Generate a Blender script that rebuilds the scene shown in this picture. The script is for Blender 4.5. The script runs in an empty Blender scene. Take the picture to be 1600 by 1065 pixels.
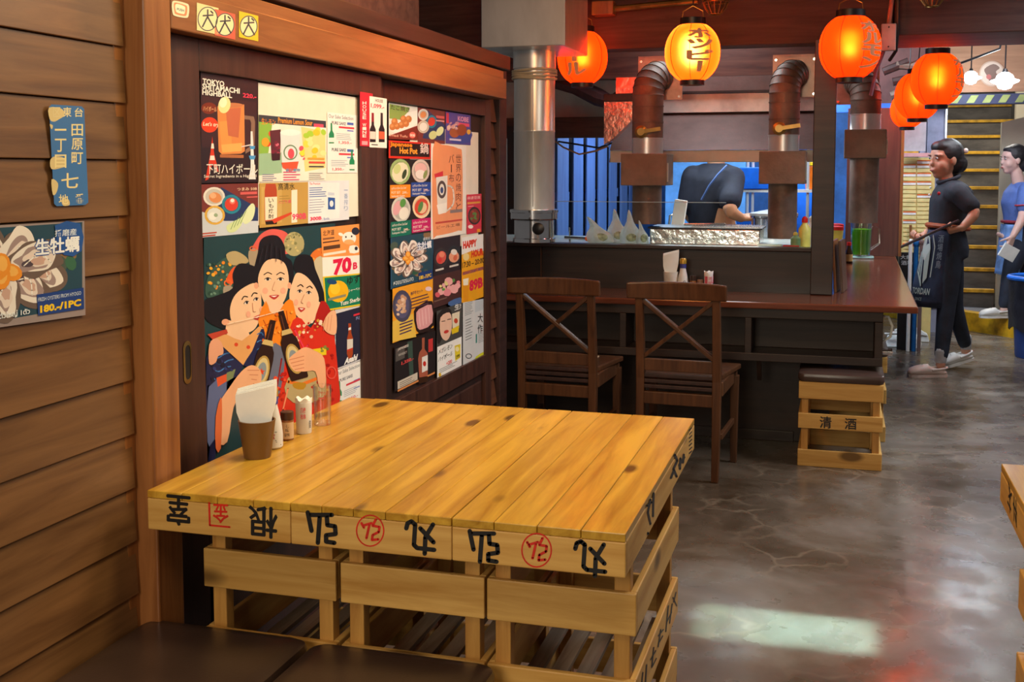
import bpy, bmesh, math, random
from mathutils import Vector, Matrix
random.seed(7)
PI = math.pi
S = bpy.context.scene
COL = S.collection
# ------------------------------------------------------------------ camera
CF, YAW, PIT, CCY, CH = 1751.0, 0.2858, 0.079, 404.6, 1.32
FW = Vector((-math.sin(YAW)*math.cos(PIT), math.cos(YAW)*math.cos(PIT), -math.sin(PIT)))
RT = Vector((math.cos(YAW), math.sin(YAW), 0)); UP = RT.cross(FW); CC = Vector((0, 0, CH))
cam = bpy.data.cameras.new('camera'); camo = bpy.data.objects.new('camera', cam); COL.objects.link(camo)
camo.matrix_world = Matrix(((RT.x, UP.x, -FW.x, 0), (RT.y, UP.y, -FW.y, 0), (RT.z, UP.z, -FW.z, CH), (0, 0, 0, 1)))
cam.sensor_width = 36; cam.lens = 36*CF/1600; cam.shift_y = -(532.5-CCY)/1600
cam.clip_start = 0.05
S.camera = camo
S.view_settings.view_transform = 'Standard'; S.view_settings.look = 'None'
S.view_settings.gamma = 1; S.view_settings.use_curve_mapping = False
S.view_settings.exposure = 0.42
# ------------------------------------------------------------------ light
w = bpy.data.worlds.new('world'); S.world = w; w.use_nodes = True
w.node_tree.nodes['Background'].inputs[0].default_value = (0.80, 0.74, 0.70, 1)
w.node_tree.nodes['Background'].inputs[1].default_value = 0.10
def area(name, loc, target, size, col, e, sy=None, spread=None):
    l = bpy.data.lights.new(name, 'AREA'); l.energy = e; l.color = col; l.size = size
    if sy: l.shape = 'RECTANGLE'; l.size_y = sy
    if spread: l.spread = spread
    o = bpy.data.objects.new(name, l); COL.objects.link(o); o.location = loc
    o.rotation_euler = (Vector(target)-Vector(loc)).to_track_quat('-Z', 'Y').to_euler()
    return o
def point(name, loc, col, e, r=0.05):
    l = bpy.data.lights.new(name, 'POINT'); l.energy = e; l.color = col; l.shadow_soft_size = r
    o = bpy.data.objects.new(name, l); COL.objects.link(o); o.location = loc
    return o
area('table_lamp_light', (-0.48, 2.20, 2.35), (-0.60, 2.25, 0.7), 0.40, (1.0, 0.83, 0.45), 12.5)
area('poster_lamp_light', (0.35, 3.2, 2.40), (-1.3, 3.0, 1.1), 0.8, (1.0, 0.86, 0.66), 13.5, None, math.radians(120))
area('overhead_fill_light', (-0.25, 0.55, 2.55), (-0.95, 1.9, 0.7), 0.9, (1.0, 0.82, 0.56), 12)  # unseen fill overhead, added to light the upper boards and the napkins
area('front_fill_light', (-0.75, -1.3, 1.7), (-0.65, 2.5, 0.5), 1.0, (1.0, 0.88, 0.70), 5.5, None, math.radians(70))  # unseen fill added behind the camera for the crate fronts, grazing the wall
area('aisle_light', (1.5, 5.0, 2.5), (1.0, 4.6, 0.0), 1.0, (0.84, 0.90, 1.0), 34, None, math.radians(125))
area('stair_light', (1.2, 7.6, 2.6), (0.9, 8.6, 0.4), 0.8, (0.92, 0.93, 1.0), 24)
area('stair_fill_light', (1.0, 11.2, 2.7), (1.0, 10.9, 0.0), 0.8, (1.0, 0.95, 0.86), 34)  # unseen fill added above the steps to brighten them
area('kitchen_light', (-0.75, 6.27, 2.3), (-0.75, 6.30, 0.9), 0.45, (0.85, 0.95, 1.0), 6)
area('hood_fill_light', (-0.72, 6.78, 1.56), (-0.72, 6.35, 0.95), 0.9, (0.88, 0.97, 1.0), 6.5, 0.2)  # unseen fill added inside the hood to light grill, bags and cook
area('kitchen_back_light', (-0.5, 7.9, 2.3), (-0.5, 8.8, 0.9), 1.0, (0.70, 0.86, 1.0), 42)
area('blue_slat_light', (-1.25, 8.0, 1.7), (-1.8, 7.9, 1.2), 0.5, (0.34, 0.56, 1.0), 5)  # blue light that falls on the slats, its source unseen
area('floor_beam_light', (-0.13, 3.24, 2.5), (-0.13, 3.24, 0), 0.50, (0.50, 0.95, 0.92), 1.0, 0.24, math.radians(2))
point('blue_fill_light', (0.95, 9.15, 1.70), (0.30, 0.40, 1.0), 2.2, 0.1)  # unseen blue fill added to tint the person by the stairs
point('door_lantern_light', (-0.92, 3.30, 2.06), (1.0, 0.28, 0.05), 14, 0.08)
# ------------------------------------------------------------------ helpers
def P(px, py, ax, val):
    v = FW + RT*((px-800)/CF) - UP*((py-CCY)/CF)
    i = 'xyz'.index(ax)
    return CC + v*((val-CC[i])/v[i])
def lin(c):
    return c/12.92 if c <= 0.04045 else ((c+0.055)/1.055)**2.4
def rgb(r, g, b):
    return (lin(r/255), lin(g/255), lin(b/255), 1)
ORG = {}
def tag(o, label=None, cat=None, group=None, kind=None):
    if label: o['label'] = label
    if cat: o['category'] = cat
    if group: o['group'] = group
    if kind: o['kind'] = kind
    return o
def thing(name, label, cat, loc=(0, 0, 0), rotz=0, group=None, local=False, kind=None):
    o = bpy.data.objects.new(name, None); COL.objects.link(o); o.location = loc; o.rotation_euler = (0, 0, rotz)
    o.empty_display_size = 0.05
    ORG[o.name] = Vector((0, 0, 0)) if local else Vector(loc)
    return tag(o, label, cat, group, kind)
def copy_tree(o, parent=None):
    c = o.copy(); COL.objects.link(c); c.parent = parent
    ORG[c.name] = ORG.get(o.name, Vector())
    for ch in o.children: copy_tree(ch, c)
    return c
class MB:
    def __init__(s): s.v = []; s.f = []; s.sm = []
    def add(s, vs, fs, smooth=False):
        n = len(s.v); s.v += [tuple(v) for v in vs]
        for f in fs: s.f.append(tuple(i+n for i in f)); s.sm.append(smooth)
        return s
    def box(s, x0, x1, y0, y1, z0, z1, m=None):
        vs = [Vector(p) for p in ((x0,y0,z0),(x1,y0,z0),(x1,y1,z0),(x0,y1,z0),(x0,y0,z1),(x1,y0,z1),(x1,y1,z1),(x0,y1,z1))]
        if m: vs = [m @ v for v in vs]
        return s.add(vs, [(0,3,2,1),(4,5,6,7),(0,1,5,4),(1,2,6,5),(2,3,7,6),(3,0,4,7)])
    def bar(s, a, b, w, h, up=(0, 0, 1)):
        a = Vector(a); b = Vector(b); d = (b-a).normalized(); u = Vector(up)
        if abs(d.dot(u)) > 0.97: u = Vector((0, 1, 0))
        sd = d.cross(u).normalized(); u = sd.cross(d)
        vs = [p + sd*(i*w/2) + u*(j*h/2) for p in (a, b) for i, j in ((-1,-1),(1,-1),(1,1),(-1,1))]
        return s.add(vs, [(3,2,1,0),(4,5,6,7),(0,1,5,4),(1,2,6,5),(2,3,7,6),(3,0,4,7)])
    def loft(s, rings, smooth=True, cap=True):
        n = len(rings[0]); vs = [p for r in rings for p in r]; fs = []
        for i in range(len(rings)-1):
            for j in range(n):
                fs.append((i*n+j, i*n+(j+1) % n, (i+1)*n+(j+1) % n, (i+1)*n+j))
        s.add(vs, fs, smooth)
        if cap:
            k = len(s.v)-len(vs)
            s.f.append(tuple(k+j for j in reversed(range(n)))); s.sm.append(False)
            s.f.append(tuple(k+(len(rings)-1)*n+j for j in range(n))); s.sm.append(False)
        return s
    def lathe(s, prof, c=(0, 0, 0), n=24, axis='z', cap=True, m=None):
        rings = []
        for r, z in prof:
            ring = []
            for k in range(n):
                a = 2*PI*k/n; x, y = r*math.cos(a), r*math.sin(a)
                p = {'z': (x, y, z), 'x': (z, x, y), 'y': (y, z, x)}[axis]
                p = Vector(p)
                if m: p = m @ p
                ring.append(p+Vector(c))
            rings.append(ring)
        return s.loft(rings, True, cap)
    def tube(s, pts, r, n=8, cap=True):
        pts = [Vector(p) for p in pts]; rings = []; u = None
        for i, p in enumerate(pts):
            d = (pts[min(i+1, len(pts)-1)]-pts[max(i-1, 0)]).normalized()
            if u is None:
                u = d.orthogonal().normalized()
            u = (u-d*u.dot(d))
            u = u.normalized() if u.length > 1e-6 else d.orthogonal().normalized()
            w_ = d.cross(u); rr = r[i] if isinstance(r, (list, tuple)) else r
            rings.append([p+(u*math.cos(2*PI*k/n)+w_*math.sin(2*PI*k/n))*rr for k in range(n)])
        return s.loft(rings, True, cap)
    def prism(s, poly, ax, a, b):
        """poly: 2-D points in the plane across axis ax, extruded from a to b along it"""
        def to(p, q): return {'x': (q, p[0], p[1]), 'y': (p[0], q, p[1]), 'z': (p[0], p[1], q)}[ax]
        n = len(poly); vs = [to(p, a) for p in poly]+[to(p, b) for p in poly]
        fs = [tuple(range(n)), tuple(reversed(range(n, 2*n)))]+[(i, i+n, (i+1) % n+n, (i+1) % n) for i in range(n)]
        return s.add(vs, fs)
    def ell(s, c, r, n=12, m=8, rot=None):
        rings = []
        for i in range(m+1):
            t = PI*i/m; rr = max(math.sin(t), 0.02)
            ring = []
            for k in range(n):
                a = 2*PI*k/n; p = Vector((r[0]*rr*math.cos(a), r[1]*rr*math.sin(a), -r[2]*math.cos(t)))
                if rot: p = rot @ p
                ring.append(p+Vector(c))
            rings.append(ring)
        return s.loft(rings, True, True)
    def mesh(s, name, off=Vector(), sharp=35):
        me = bpy.data.meshes.new(name)
        me.from_pydata([tuple(Vector(v)-off) for v in s.v], [], s.f)
        bm = bmesh.new(); bm.from_mesh(me); bmesh.ops.recalc_face_normals(bm, faces=bm.faces); bm.to_mesh(me); bm.free()
        if any(s.sm):
            me.polygons.foreach_set('use_smooth', s.sm); me.set_sharp_from_angle(angle=math.radians(sharp))
        return me
    def build(s, name, mat, parent=None, bevel=0, seg=2, loc=None, kind=None, label=None, cat=None, group=None):
        if parent is not None:
            off = ORG.get(parent.name, Vector())
            o = bpy.data.objects.new(name, s.mesh(name, off)); COL.objects.link(o); o.parent = parent
            ORG[o.name] = off
        else:
            if loc is None:
                xs = [v[0] for v in s.v]; ys = [v[1] for v in s.v]; zs = [v[2] for v in s.v]
                loc = ((min(xs)+max(xs))/2, (min(ys)+max(ys))/2, min(zs))
            loc = Vector(loc)
            o = bpy.data.objects.new(name, s.mesh(name, loc)); COL.objects.link(o); o.location = loc
            ORG[o.name] = loc
        if mat: o.data.materials.append(mat)
        if bevel:
            m = o.modifiers.new('bevel', 'BEVEL'); m.width = bevel; m.segments = seg; m.limit_method = 'ANGLE'; m.angle_limit = math.radians(40)
        return tag(o, label, cat, group, kind)
def B(x0, x1, y0, y1, z0, z1, m=None): return MB().box(x0, x1, y0, y1, z0, z1, m)
def struct(name, mb, mat, parent=None, bevel=0, label=None):
    return mb.build(name, mat, parent, bevel, kind=None if parent is not None else 'structure', label=label)
# ------------------------------------------------------------------ materials
def nt(name):
    m = bpy.data.materials.new(name); m.use_nodes = True
    return m, m.node_tree, m.node_tree.nodes['Principled BSDF']
def N(t, k, **kw):
    n = t.nodes.new(k)
    for a, b in kw.items():
        if a.startswith('i_'): n.inputs[a[2:].replace('_', ' ')].default_value = b
        else: setattr(n, a, b)
    return n
def ramp(t, stops):
    n = t.nodes.new('ShaderNodeValToRGB')
    e = n.color_ramp.elements
    while len(e) < len(stops): e.new(0.5)
    for x, (p, c) in zip(e, stops): x.position = p; x.color = c
    return n
def plain(name, c, rough=0.5, metal=0, var=0.12, scale=9, bump=0.0, spec=0.5, emit=None, es=0, stretch=None, bscale=None, c2=None):
    m, t, b = nt(name); L = t.links
    b.inputs['Roughness'].default_value = rough; b.inputs['Metallic'].default_value = metal
    b.inputs['Specular IOR Level'].default_value = spec
    tc = N(t, 'ShaderNodeTexCoord'); mp = N(t, 'ShaderNodeMapping')
    if stretch: mp.inputs['Scale'].default_value = stretch
    L.new(tc.outputs['Object'], mp.inputs[0])
    nz = N(t, 'ShaderNodeTexNoise', i_Scale=scale, i_Detail=5.0, i_Roughness=0.6); L.new(mp.outputs[0], nz.inputs['Vector'])
    d = c2 or tuple(x*(1-2.2*var) for x in c[:3])+(1,); h = tuple(min(1, x*(1+var)) for x in c[:3])+(1,)
    r = ramp(t, [(0.3, d), (0.62, h)]); L.new(nz.outputs[0], r.inputs[0]); L.new(r.outputs[0], b.inputs['Base Color'])
    if bump:
        n2 = N(t, 'ShaderNodeTexNoise', i_Scale=bscale or scale*6, i_Detail=4.0); L.new(mp.outputs[0], n2.inputs['Vector'])
        bp = N(t, 'ShaderNodeBump', i_Strength=bump, i_Distance=0.004); L.new(n2.outputs[0], bp.inputs['Height']); L.new(bp.outputs[0], b.inputs['Normal'])
    if emit:
        b.inputs['Emission Color'].default_value = emit; b.inputs['Emission Strength'].default_value = es
    return m
def wood(name, c, dark, axis='y', rough=0.45, scale=5.0, knots=0, bump=0.15, coat=0, vary=0.16, spec=0.4):
    m, t, b = nt(name); L = t.links
    b.inputs['Roughness'].default_value = rough; b.inputs['Coat Weight'].default_value = coat; b.inputs['Coat Roughness'].default_value = 0.15
    b.inputs['Specular IOR Level'].default_value = spec
    tc = N(t, 'ShaderNodeTexCoord'); oi = N(t, 'ShaderNodeObjectInfo')
    ml = N(t, 'ShaderNodeMath', operation='MULTIPLY'); ml.inputs[1].default_value = 37.0; L.new(oi.outputs['Random'], ml.inputs[0])
    ad = N(t, 'ShaderNodeVectorMath', operation='ADD'); L.new(tc.outputs['Object'], ad.inputs[0]); L.new(ml.outputs[0], ad.inputs[1])
    mp = N(t, 'ShaderNodeMapping'); sc = [9.0, 9.0, 9.0]; sc['xyz'.index(axis)] = 0.7; mp.inputs['Scale'].default_value = sc
    L.new(ad.outputs[0], mp.inputs[0])
    n1 = N(t, 'ShaderNodeTexNoise', i_Scale=scale, i_Detail=6.0, i_Roughness=0.62, i_Distortion=0.6); L.new(mp.outputs[0], n1.inputs['Vector'])
    r = ramp(t, [(0.32, dark), (0.50, tuple((x*0.55+y*0.45) for x, y in zip(c, dark))), (0.66, c)]); L.new(n1.outputs[0], r.inputs[0])
    out = r.outputs[0]
    if knots:
        m2 = N(t, 'ShaderNodeMapping'); s2 = [1.0, 1.0, 1.0]; s2['xyz'.index(axis)] = 0.45; m2.inputs['Scale'].default_value = s2; L.new(ad.outputs[0], m2.inputs[0])
        vo = N(t, 'ShaderNodeTexVoronoi', i_Scale=knots); L.new(m2.outputs[0], vo.inputs['Vector'])
        kr = ramp(t, [(0.10, (1, 1, 1, 1)), (0.17, (0, 0, 0, 1))]); L.new(vo.outputs['Distance'], kr.inputs[0])
        mx = N(t, 'ShaderNodeMix', data_type='RGBA'); mx.inputs[7].default_value = tuple(x*0.35 for x in dark[:3])+(1,)
        L.new(kr.outputs[0], mx.inputs[0]); L.new(out, mx.inputs[6]); out = mx.outputs[2]
    hs = N(t, 'ShaderNodeHueSaturation'); mr = N(t, 'ShaderNodeMapRange'); mr.inputs['To Min'].default_value = 1-vary; mr.inputs['To Max'].default_value = 1+vary*0.6
    L.new(oi.outputs['Random'], mr.inputs[0]); L.new(mr.outputs[0], hs.inputs['Value']); L.new(out, hs.inputs['Color']); L.new(hs.outputs[0], b.inputs['Base Color'])
    if bump:
        bp = N(t, 'ShaderNodeBump', i_Strength=bump, i_Distance=0.003); L.new(n1.outputs[0], bp.inputs['Height']); L.new(bp.outputs[0], b.inputs['Normal'])
    return m
def glass(name, c=(1, 1, 1, 1), rough=0.0, mixt=0.85):
    m, t, b = nt(name); L = t.links
    tr = N(t, 'ShaderNodeBsdfTransparent'); tr.inputs[0].default_value = c
    gl = N(t, 'ShaderNodeBsdfGlossy'); gl.inputs['Roughness'].default_value = rough+0.03
    lw = N(t, 'ShaderNodeLayerWeight'); lw.inputs['Blend'].default_value = 0.35
    mr = N(t, 'ShaderNodeMapRange'); mr.inputs['To Min'].default_value = 1-mixt-0.08; mr.inputs['To Max'].default_value = 0.75
    L.new(lw.outputs['Facing'], mr.inputs[0])
    mx = N(t, 'ShaderNodeMixShader'); L.new(mr.outputs[0], mx.inputs[0]); L.new(tr.outputs[0], mx.inputs[1]); L.new(gl.outputs[0], mx.inputs[2])
    L.new(mx.outputs[0], t.nodes['Material Output'].inputs[0])
    return m
def emis(name, c, s):
    m, t, b = nt(name)
    b.inputs['Base Color'].default_value = c; b.inputs['Emission Color'].default_value = c; b.inputs['Emission Strength'].default_value = s
    return m
def printmat(name, rough=0.38):
    m, t, b = nt(name); a = N(t, 'ShaderNodeVertexColor', layer_name='print'); L = t.links
    tc = N(t, 'ShaderNodeTexCoord'); nz = N(t, 'ShaderNodeTexNoise', i_Scale=14.0, i_Detail=3.0); L.new(tc.outputs['Object'], nz.inputs['Vector'])
    mr = N(t, 'ShaderNodeMapRange'); mr.inputs['To Min'].default_value = 0.86; mr.inputs['To Max'].default_value = 1.06
    L.new(nz.outputs[0], mr.inputs[0])
    mx = N(t, 'ShaderNodeVectorMath', operation='SCALE'); L.new(a.outputs[0], mx.inputs[0]); L.new(mr.outputs[0], mx.inputs['Scale'])
    L.new(mx.outputs[0], b.inputs['Base Color']); b.inputs['Roughness'].default_value = rough
    return m
M = {}
M['board'] = wood('wall_board', rgb(130, 90, 54), rgb(94, 61, 35), 'y', 0.42, 3.0, 0, 0.10, vary=0.10)
M['post'] = wood('post_wood', rgb(158, 102, 56), rgb(122, 72, 36), 'z', 0.36, 3.0, 0, 0.08, vary=0.05)
M['lintel'] = wood('lintel_wood', rgb(150, 96, 58), rgb(116, 68, 38), 'y', 0.36, 3.0, 0, 0.08, vary=0.05)
M['door'] = wood('door_wood', rgb(74, 46, 38), rgb(50, 30, 26), 'z', 0.38, 3.0, 0, 0.08, vary=0.06)
M['beam'] = wood('beam_wood', rgb(92, 66, 60), rgb(66, 44, 42), 'x', 0.7, 3.0, 0, 0.12, vary=0.08)
M['darkbeam'] = wood('dark_beam_wood', rgb(62, 38, 34), rgb(40, 24, 22), 'y', 0.5, 3.0, 0, 0.1)
M['counter'] = wood('counter_wood', rgb(54, 37, 29), rgb(37, 25, 20), 'x', 0.40, 3.0, 0, 0.08, vary=0.08)
M['countertop'] = wood('countertop_wood', rgb(120, 62, 40), rgb(84, 40, 26), 'x', 0.20, 3.0, 0, 0.04, coat=0.5, vary=0.05)
M['chair'] = wood('chair_wood', rgb(94, 59, 36), rgb(66, 39, 23), 'z', 0.36, 4.0, 0, 0.06, vary=0.12)
M['pinetop'] = wood('pine_top', rgb(210, 163, 58), rgb(164, 114, 28), 'y', 0.34, 3.2, 8.0, 0.10, coat=0.15, vary=0.10)
M['pine'] = wood('pine_slat', rgb(214, 168, 92), rgb(184, 132, 58), 'x', 0.5, 3.2, 6.0, 0.10, vary=0.10)
M['piney'] = wood('pine_side', rgb(214, 168, 92), rgb(184, 132, 58), 'y', 0.5, 3.2, 6.0, 0.10, vary=0.10)
M['pinez'] = wood('pine_post', rgb(200, 150, 76), rgb(166, 114, 50), 'z', 0.5, 3.2, 0, 0.10, vary=0.10)
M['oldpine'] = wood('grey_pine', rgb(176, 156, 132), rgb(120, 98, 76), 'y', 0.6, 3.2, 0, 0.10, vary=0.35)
M['leather'] = plain('cushion_leather', rgb(66, 49, 42), 0.28, 0, 0.08, 5, 0.06, bscale=160)
M['silver'] = plain('galvanised_sheet', rgb(214, 216, 216), 0.32, 0.62, 0.10, 5, 0.03, stretch=(1, 1, 0.35))
M['rust'] = plain('rusty_duct', rgb(118, 96, 84), 0.55, 0.25, 0.22, 7, 0.35, bscale=42)
M['stucco'] = plain('heat_tape_box', rgb(128, 110, 94), 0.7, 0.0, 0.12, 8, 0.8, bscale=60)
M['brass'] = plain('tarnished_brass', rgb(150, 122, 70), 0.35, 0.9, 0.15, 14)
M['chrome'] = plain('chrome', rgb(220, 220, 224), 0.15, 1.0, 0.05, 6)
M['black'] = plain('black_plastic', rgb(24, 22, 24), 0.4, 0, 0.1, 6)
M['blackcloth'] = plain('black_cloth', rgb(34, 36, 46), 0.85, 0, 0.18, 10, 0.1)
M['white'] = plain('white_plastic', rgb(232, 230, 224), 0.4, 0, 0.05, 6)
M['paper'] = plain('white_paper', rgb(246, 246, 240), 0.8, 0, 0.04, 8)
M['foil'] = plain('aluminium_foil', rgb(226, 228, 228), 0.18, 1.0, 0.08, 10, 1.0, bscale=26)
M['plate'] = plain('rivet_plate', rgb(172, 144, 132), 0.4, 0.5, 0.15, 9, 0.3)
M['lip'] = None; del M['lip']
M['hoodlip'] = plain('hood_lip_steel', rgb(178, 164, 150), 0.45, 0.2, 0.1, 6, 0.2)
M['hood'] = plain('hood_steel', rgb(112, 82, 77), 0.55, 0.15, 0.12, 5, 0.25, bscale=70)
M['plaster'] = plain('plaster', rgb(196, 190, 178), 0.8, 0, 0.10, 4)
M['print'] = printmat('printed_paper')
M['ink'] = plain('stencil_ink', rgb(16, 13, 12), 0.5, 0, 0.1, 30)
M['redink'] = plain('red_stencil_ink', rgb(206, 34, 16), 0.5, 0, 0.12, 30)
M['glass'] = glass('clear_glass')
def floor_mat():
    m, t, b = nt('polished_concrete'); L = t.links
    tc = N(t, 'ShaderNodeTexCoord')
    n1 = N(t, 'ShaderNodeTexNoise', i_Scale=1.1, i_Detail=7.0, i_Roughness=0.62, i_Distortion=0.5); L.new(tc.outputs['Object'], n1.inputs['Vector'])
    r1 = ramp(t, [(0.34, rgb(64, 51, 38)), (0.50, rgb(92, 79, 66)), (0.66, rgb(128, 120, 110))]); L.new(n1.outputs[0], r1.inputs[0])
    vo = N(t, 'ShaderNodeTexVoronoi', feature='DISTANCE_TO_EDGE', i_Scale=5.5)
    nd = N(t, 'ShaderNodeTexNoise', i_Scale=6.0, i_Detail=3.0); L.new(tc.outputs['Object'], nd.inputs['Vector'])
    mxv = N(t, 'ShaderNodeMix', data_type='RGBA'); mxv.inputs[0].default_value = 0.16; L.new(tc.outputs['Object'], mxv.inputs[6]); L.new(nd.outputs['Color'], mxv.inputs[7])
    L.new(mxv.outputs[2], vo.inputs['Vector'])
    kr = ramp(t, [(0.0, (1, 1, 1, 1)), (0.07, (0, 0, 0, 1))]); L.new(vo.outputs['Distance'], kr.inputs[0])
    n4 = N(t, 'ShaderNodeTexNoise', i_Scale=2.6, i_Detail=3.0); L.new(tc.outputs['Object'], n4.inputs['Vector'])
    k4 = ramp(t, [(0.46, (0, 0, 0, 1)), (0.62, (0.34, 0.34, 0.34, 1))]); L.new(n4.outputs[0], k4.inputs[0])
    mm = N(t, 'ShaderNodeMath', operation='MULTIPLY'); L.new(kr.outputs[0], mm.inputs[0]); L.new(k4.outputs[0], mm.inputs[1])
    mx = N(t, 'ShaderNodeMix', data_type='RGBA'); mx.inputs[7].default_value = rgb(160, 142, 120)
    L.new(mm.outputs[0], mx.inputs[0]); L.new(r1.outputs[0], mx.inputs[6]); L.new(mx.outputs[2], b.inputs['Base Color'])
    n2 = N(t, 'ShaderNodeTexNoise', i_Scale=7.0, i_Detail=6.0); L.new(tc.outputs['Object'], n2.inputs['Vector'])
    rr = N(t, 'ShaderNodeMapRange'); rr.inputs['From Min'].default_value = 0.3; rr.inputs['From Max'].default_value = 0.7
    rr.inputs['To Min'].default_value = 0.17; rr.inputs['To Max'].default_value = 0.40; L.new(n2.outputs[0], rr.inputs[0]); L.new(rr.outputs[0], b.inputs['Roughness'])
    bp = N(t, 'ShaderNodeBump', i_Strength=0.08, i_Distance=0.01); L.new(n2.outputs[0], bp.inputs['Height']); L.new(bp.outputs[0], b.inputs['Normal'])
    return m
M['floor'] = floor_mat()
# ------------------------------------------------------------------ flat print: shapes laid one over another on a plane
TS = bpy.data.scenes.new('scratch')
TCACHE = {}
def evald(o):
    with bpy.context.temp_override(scene=TS, view_layer=TS.view_layers[0]):
        TS.view_layers[0].update()
        return o.evaluated_get(bpy.context.evaluated_depsgraph_get())
def textmesh(s, bold=0.0):
    k = (s, bold)
    if k in TCACHE: return TCACHE[k]
    cu = bpy.data.curves.new('t', 'FONT'); cu.body = s; cu.offset = bold if all(ord(ch_) < 0x3000 for ch_ in s) else min(bold, 0.012); cu.resolution_u = 2
    o = bpy.data.objects.new('t', cu); TS.collection.objects.link(o)
    me = evald(o).to_mesh()
    vs = [(v.co.x, v.co.y) for v in me.vertices]; fs = [tuple(p.vertices) for p in me.polygons]
    bpy.data.objects.remove(o); bpy.data.curves.remove(cu)
    if not vs: vs = [(0, 0)]
    x0 = min(v[0] for v in vs); x1 = max(v[0] for v in vs); y0 = min(v[1] for v in vs); y1 = max(v[1] for v in vs)
    vs = [((x-x0)/max(x1-x0, 1e-6), (y-y0)/max(y1-y0, 1e-6)) for x, y in vs]
    TCACHE[k] = (vs, fs); return vs, fs
def smooth(pts, n=5):
    out = []; m = len(pts)
    for i in range(m):
        p0, p1, p2, p3 = pts[i-1], pts[i], pts[(i+1) % m], pts[(i+2) % m]
        for k in range(n):
            t = k/n
            out.append(tuple(0.5*((2*b)+(-a+c)*t+(2*a-5*b+4*c-d)*t*t+(-a+3*b-3*c+d)*t**3) for a, b, c, d in zip(p0, p1, p2, p3)))
    return out
def C3(c):
    if isinstance(c, str): return tuple(int(c[i:i+2], 16) for i in (0, 2, 4))
    return c
class Flat:
    """print on a plane; 2-D points are turned into points of the plane by conv"""
    def __init__(s, conv, nrm, step=0.000014, base=0.0008):
        s.c = conv; s.n = Vector(nrm); s.v = []; s.f = []; s.col = []; s.off = base; s.step = step
    def _add(s, pts, faces, col, lift=True):
        n = len(s.v)
        for p in pts: s.v.append(s.c(*p)+s.n*s.off)
        for f in faces: s.f.append(tuple(i+n for i in f)); s.col.append(rgb(*C3(col)))
        if lift: s.off += s.step
        return s
    def poly(s, col, pts, sm=0):
        if sm: pts = smooth(pts, sm)
        return s._add(pts, [tuple(range(len(pts)))], col)
    def rect(s, col, x0, y0, x1, y1, sl=0.0, sr=None):
        """upright sides; sl slope of top edge, sr slope of the bottom edge"""
        sr = sl if sr is None else sr; d = x1-x0
        return s.poly(col, [(x0, y0), (x1, y0+sl*d), (x1, y1+sr*d), (x0, y1)])
    def ell(s, col, cx, cy, rx, ry, rot=0, n=20):
        c, q = math.cos(rot), math.sin(rot)
        return s.poly(col, [(cx+rx*math.cos(a)*c-ry*math.sin(a)*q, cy+rx*math.cos(a)*q+ry*math.sin(a)*c) for a in (2*PI*k/n for k in range(n))])
    def ring(s, col, cx, cy, rx, ry, wd, n=28, a0=0, a1=2*PI):
        pts = []; fs = []
        for k in range(n+1):
            a = a0+(a1-a0)*k/n
            pts += [(cx+rx*math.cos(a), cy+ry*math.sin(a)), (cx+(rx-wd)*math.cos(a), cy+(ry-wd)*math.sin(a))]
        for k in range(n): fs.append((2*k, 2*k+1, 2*k+3, 2*k+2))
        return s._add(pts, fs, col)
    def line(s, col, wd, pts, sm=0):
        if sm:
            q = [pts[0]]+list(pts)+[pts[-1]]; out = []
            for i in range(1, len(q)-2):
                for k in range(sm):
                    t = k/sm
                    out.append(tuple(0.5*((2*b)+(-a+c)*t+(2*a-5*b+4*c-d)*t*t+(-a+3*b-3*c+d)*t**3) for a, b, c, d in zip(q[i-1], q[i], q[i+1], q[i+2])))
            pts = out+[pts[-1]]
        w_ = wd if isinstance(wd, (list, tuple)) else None
        for i in range(len(pts)-1):
            (x0, y0), (x1, y1) = pts[i], pts[i+1]
            L = math.hypot(x1-x0, y1-y0) or 1e-6; nx, ny = -(y1-y0)/L, (x1-x0)/L
            h = (w_[0]+(w_[1]-w_[0])*i/max(1, len(pts)-1) if w_ else wd)/2
            s._add([(x0+nx*h, y0+ny*h), (x1+nx*h, y1+ny*h), (x1-nx*h, y1-ny*h), (x0-nx*h, y0-ny*h)], [(0, 1, 2, 3)], col, False)
            if i or not w_:
                s._add([(x0+h*math.cos(2*PI*k/8), y0+h*math.sin(2*PI*k/8)) for k in range(8)], [tuple(range(8))], col, False)
        if not w_:
            x1, y1 = pts[-1]
            s._add([(x1+h*math.cos(2*PI*k/8), y1+h*math.sin(2*PI*k/8)) for k in range(8)], [tuple(range(8))], col, False)
        s.off += s.step
        return s
    def text(s, col, body, a, b, h, bold=0.01, hb=None, up=-1, sk=0.0, fat=0.0):
        """baseline from a to b, letter height h at a and hb at b; up=-1: y grows downwards"""
        vs, fs = textmesh(body, bold); hb = h if hb is None else hb
        pts = []
        for u, v in vs:
            hh = (h+(hb-h)*u)*v
            pts.append((a[0]+(b[0]-a[0])*u+sk*hh, a[1]+(b[1]-a[1])*u+up*hh))
        for dx, dy in ((fat, 0), (-fat, 0), (0, fat), (0, -fat)) if fat else ():
            s._add([(x+dx, y+dy) for x, y in pts], fs, col)
        return s._add(pts, fs, col)
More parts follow.
